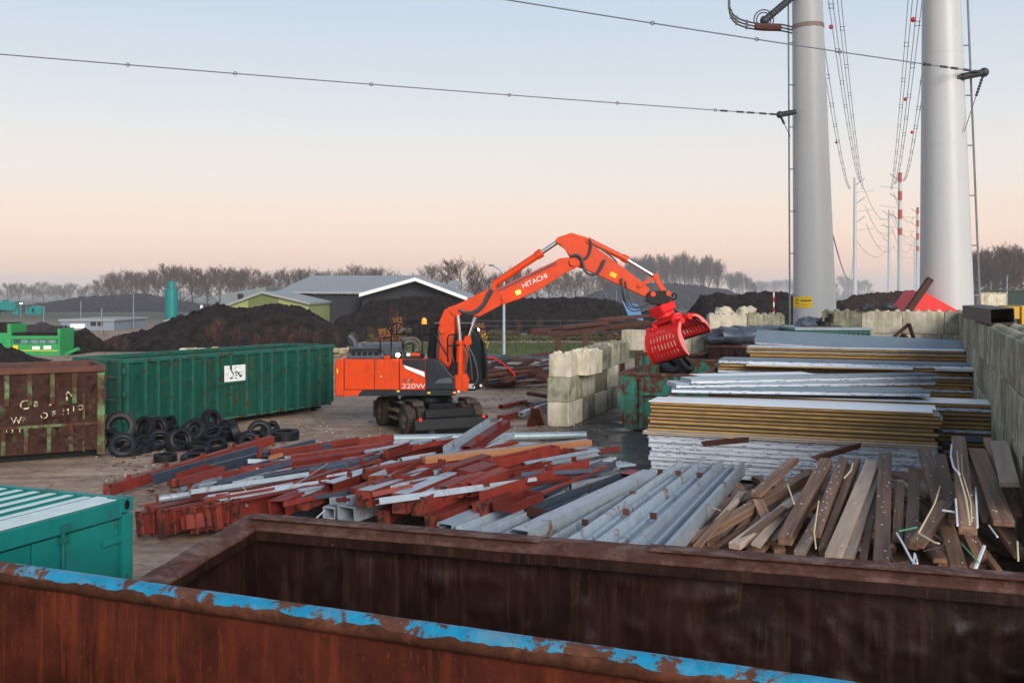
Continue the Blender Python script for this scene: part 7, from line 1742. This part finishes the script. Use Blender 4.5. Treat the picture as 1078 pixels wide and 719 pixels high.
eR = D(550,0,36); dirR = (eR-tipR); wire(tipR, tipR+dirR*1.4, .12, .026, 'upper overhead wire running to the right mast from the top of the sky', (.12,.27,.4,.55))
# far pylons
def far_mast(px, pyt, Y, w, red, label):
    x = D(px,0,Y).x; zt = D(0,pyt,Y).z; o = thing('far_power_mast', label, 'mast', (x, Y, 0))
    MB().lathe([(w*1.25,0),(w*.7,zt)], 12).build('mast_tube', 'pole', o)
    if red:
        for k in range(4): 
            z1_ = zt-k*zt*.145; MB().lathe([(w*.82+k*.05*w,z1_-zt*.075),(w*.82+k*.05*w,z1_)], 12).build('red_band', 'red_band', o)
    for k in range(3):
        z = zt*(.985-.155*k); a = MB().bar((0,0,z-3.0),( 4.6 if px < 920 else -4.6,0,z+.4),.4,.4); a.bar((0,0,z-4.6-zt*.03),(9 if px<920 else -9,0,z-3.5-zt*.03),.22,.22); a.build('insulator_arm', 'rail', o)
    return o, zt
fp_ = {}
for key, px, pyt, Y, w, red, lb in (('a',900,187,465,.85,False,'nearest grey distant power mast between the two big poles'),('b',947.5,182,455,1.05,True,'nearest distant power mast with red and white bands'),('c',936,221,690,.95,False,'second grey distant power mast'),('d',966,218.5,680,1.1,True,'second red-banded distant power mast, close to the right pole'),('e',963,252,1010,1.0,False,'faint third grey distant power mast beside the red-banded one')):
    fp_[key] = far_mast(px, pyt, Y, w, red, lb)
# conductor bundles from the near masts to the far ones
def bundle(sx_, sz_, ex_, ey, ez, sag, label, y0=50, balls=()):
    a = Vector((sx_, y0, sz_)); b = Vector((ex_, ey, ez)); o = thing('conductor_bundle', label, 'power cable', a)
    P = catenary(a, b, sag, 70)
    for dx in (-.28,.28):
        for dz in (-.28,.28): MB().tube([p-a+Vector((dx,0,dz)) for p in P], [.018+.016*min(1,i/40) for i in range(71)], 4, False).build('conductor', 'wire', o)
    for k in range(2, 70, 4):
        c_ = P[k]-a; m = MB()
        for dz in (-.28,.28): m.bar(c_+Vector((-.42,0,dz)), c_+Vector((.42,0,dz)), .07)
        for dx in (-.28,.28): m.bar(c_+Vector((dx,0,-.4)), c_+Vector((dx,0,.4)), .07)
        m.build('spacer', 'steel_dark', o)
    if balls:
        for t in balls: MB().sphere(P[int(t*70)]-a+Vector((-.5,0,.5)), .34, 8).build('marker_ball', 'ball', o)
def pt(px, py, Y): return D(px, py, Y)
for k, (s, e, sag, lb, bl_c) in enumerate([
   ((796,-430,52),(895,199,465),7,'left conductor bundle, lowest and leftmost of the three by the left pole',(.2,.45)),
   ((806,-520,52),(906,192,465),7,'left conductor bundle, middle of the three by the left pole',(.24,)),
   ((818,-640,52),(909,200,465),7,'left conductor bundle, rightmost of the three by the left pole',()),
   ((1010,-640,46),(938,200,455),7,'right conductor bundle, leftmost of the three by the right pole',()),
   ((1024,-520,46),(942,194,455),7,'right conductor bundle, middle of the three by the right pole',(.21,.33)),
   ((1040,-430,46),(951,190,455),7,'right conductor bundle, rightmost of the three by the right pole',(.18,.4))]):
    a, b = pt(*s), pt(*e); bundle(a.x, a.z, b.x, b.y, b.z, sag, lb, a.y, bl_c)
def span(p, q, sag, label):
    a, b = D(*p), D(*q); o = MB().tube([x-a for x in catenary(a, b, sag, 24)], [.03+.1*min(1,(a.y+(b.y-a.y)*i/24)/600) for i in range(25)], 4, False).build('far_cable', 'wire', None, recenter=False); o.location = a; tag(o, label, 'power cable', 'far cables between the distant masts')
for i, (p, q, s) in enumerate([((910,199,465),(938,226,690),8),((911,217,465),(940,243,690),8),((912,236,465),(941,259,690),8),((941,203,455),(962,228,680),8),((940,222,455),(961,243,680),8),((939,240,455),(960,258,680),8),((938,226,690),(963,256,1010),8),((940,259,690),(964,268,1010),6),((876,245,60),(899,252,465),9),((901,252,465),(934,262,690),7)]):
    span(p, q, s, '%s far cable span strung between the distant masts' % ORD[i])

# ---- haze: one closed box round camera and scene
m = MB().box((0, 505, 30.5), (2200, 1150, 63)); hz = m.build('haze', 'ground', None, recenter=False); hz.location = (0,0,0)
hm_ = bpy.data.materials.new('air_haze'); hm_.use_nodes = True; nt = hm_.node_tree; nt.nodes.clear()
out = nt.nodes.new('ShaderNodeOutputMaterial'); pv = nt.nodes.new('ShaderNodeVolumePrincipled'); pv.inputs['Color'].default_value = (.97,.975,1,1); pv.inputs['Density'].default_value = HAZE; pv.inputs['Anisotropy'].default_value = .0
nt.links.new(pv.outputs[0], out.inputs['Volume']); hz.data.materials.clear(); hz.data.materials.append(hm_); tag(hz, kind='stuff')
m = MB().box((0, 620, 7.6), (2160, 900, 15)); ms = m.build('mist', 'ground', None, recenter=False); ms.location = (0,0,0)
mm_ = hm_.copy(); mm_.name = 'low_mist'; mm_.node_tree.nodes['Principled Volume'].inputs['Density'].default_value = MIST; ms.data.materials.clear(); ms.data.materials.append(mm_); tag(ms, kind='stuff')
# ---- sky and sun
w = bpy.data.worlds.new('World'); sc.world = w; w.use_nodes = True; nt = w.node_tree; bg = nt.nodes['Background']
sky = nt.nodes.new('ShaderNodeTexSky'); sky.sky_type = 'NISHITA'; sky.sun_disc = False
SUN_EL = math.radians(20); SUN_AZ = math.radians(158)      # azimuth clockwise from +Y: low, behind the camera to the right
sky.sun_elevation = SUN_EL; sky.sun_rotation = SUN_AZ; sky.air_density = 1.0; sky.dust_density = 2.0; sky.ozone_density = 1.0
nt.links.new(sky.outputs[0], bg.inputs[0]); bg.inputs[1].default_value = SKY
if SKYMIX:
    ge = nt.nodes.new('ShaderNodeTexCoord'); se = nt.nodes.new('ShaderNodeSeparateXYZ'); nt.links.new(ge.outputs['Generated'], se.inputs[0])
    rp_ = ramp(nt, se.outputs[2], SKYRAMP)
    sc_ = nt.nodes.new('ShaderNodeVectorMath'); sc_.operation = 'SCALE'; nt.links.new(rp_, sc_.inputs[0]); sc_.inputs['Scale'].default_value = SKYGAIN
    nt.links.new(mixc(nt, SKYMIX, sky.outputs[0], sc_.outputs[0]), bg.inputs[0])
sd_ = bpy.data.lights.new('sun', 'SUN'); sd_.energy = SUNE; sd_.angle = math.radians(28); sd_.color = (1,.93,.86); so_ = bpy.data.objects.new('sun', sd_); COL.objects.link(so_)
dv = Vector((math.sin(SUN_AZ)*math.cos(SUN_EL), math.cos(SUN_AZ)*math.cos(SUN_EL), math.sin(SUN_EL))); so_.rotation_euler = (-dv).to_track_quat('-Z', 'Y').to_euler(); so_.location = (0,0,80)
# ---- camera
cam = bpy.data.cameras.new('camera'); cam.sensor_width = 36; cam.lens = 36*F/1078; cam.clip_end = 6000; cam.clip_start = .05
cam.shift_x = 0; cam.shift_y = -(719/2-HY)/1078
co_ = bpy.data.objects.new('camera', cam); COL.objects.link(co_); co_.location = (0,0,H); co_.rotation_euler = (pi/2,0,0); sc.camera = co_
sc.view_settings.view_transform = 'Standard'; sc.view_settings.look = 'None'; sc.view_settings.exposure = EXPO; sc.view_settings.gamma = 1; sc.view_settings.use_curve_mapping = False
sc.cycles.use_denoising = True; sc.cycles.max_bounces = 6; sc.cycles.volume_bounces = 2; sc.cycles.diffuse_bounces = 2; sc.cycles.glossy_bounces = 3
sc.cycles.volume_step_rate = 4
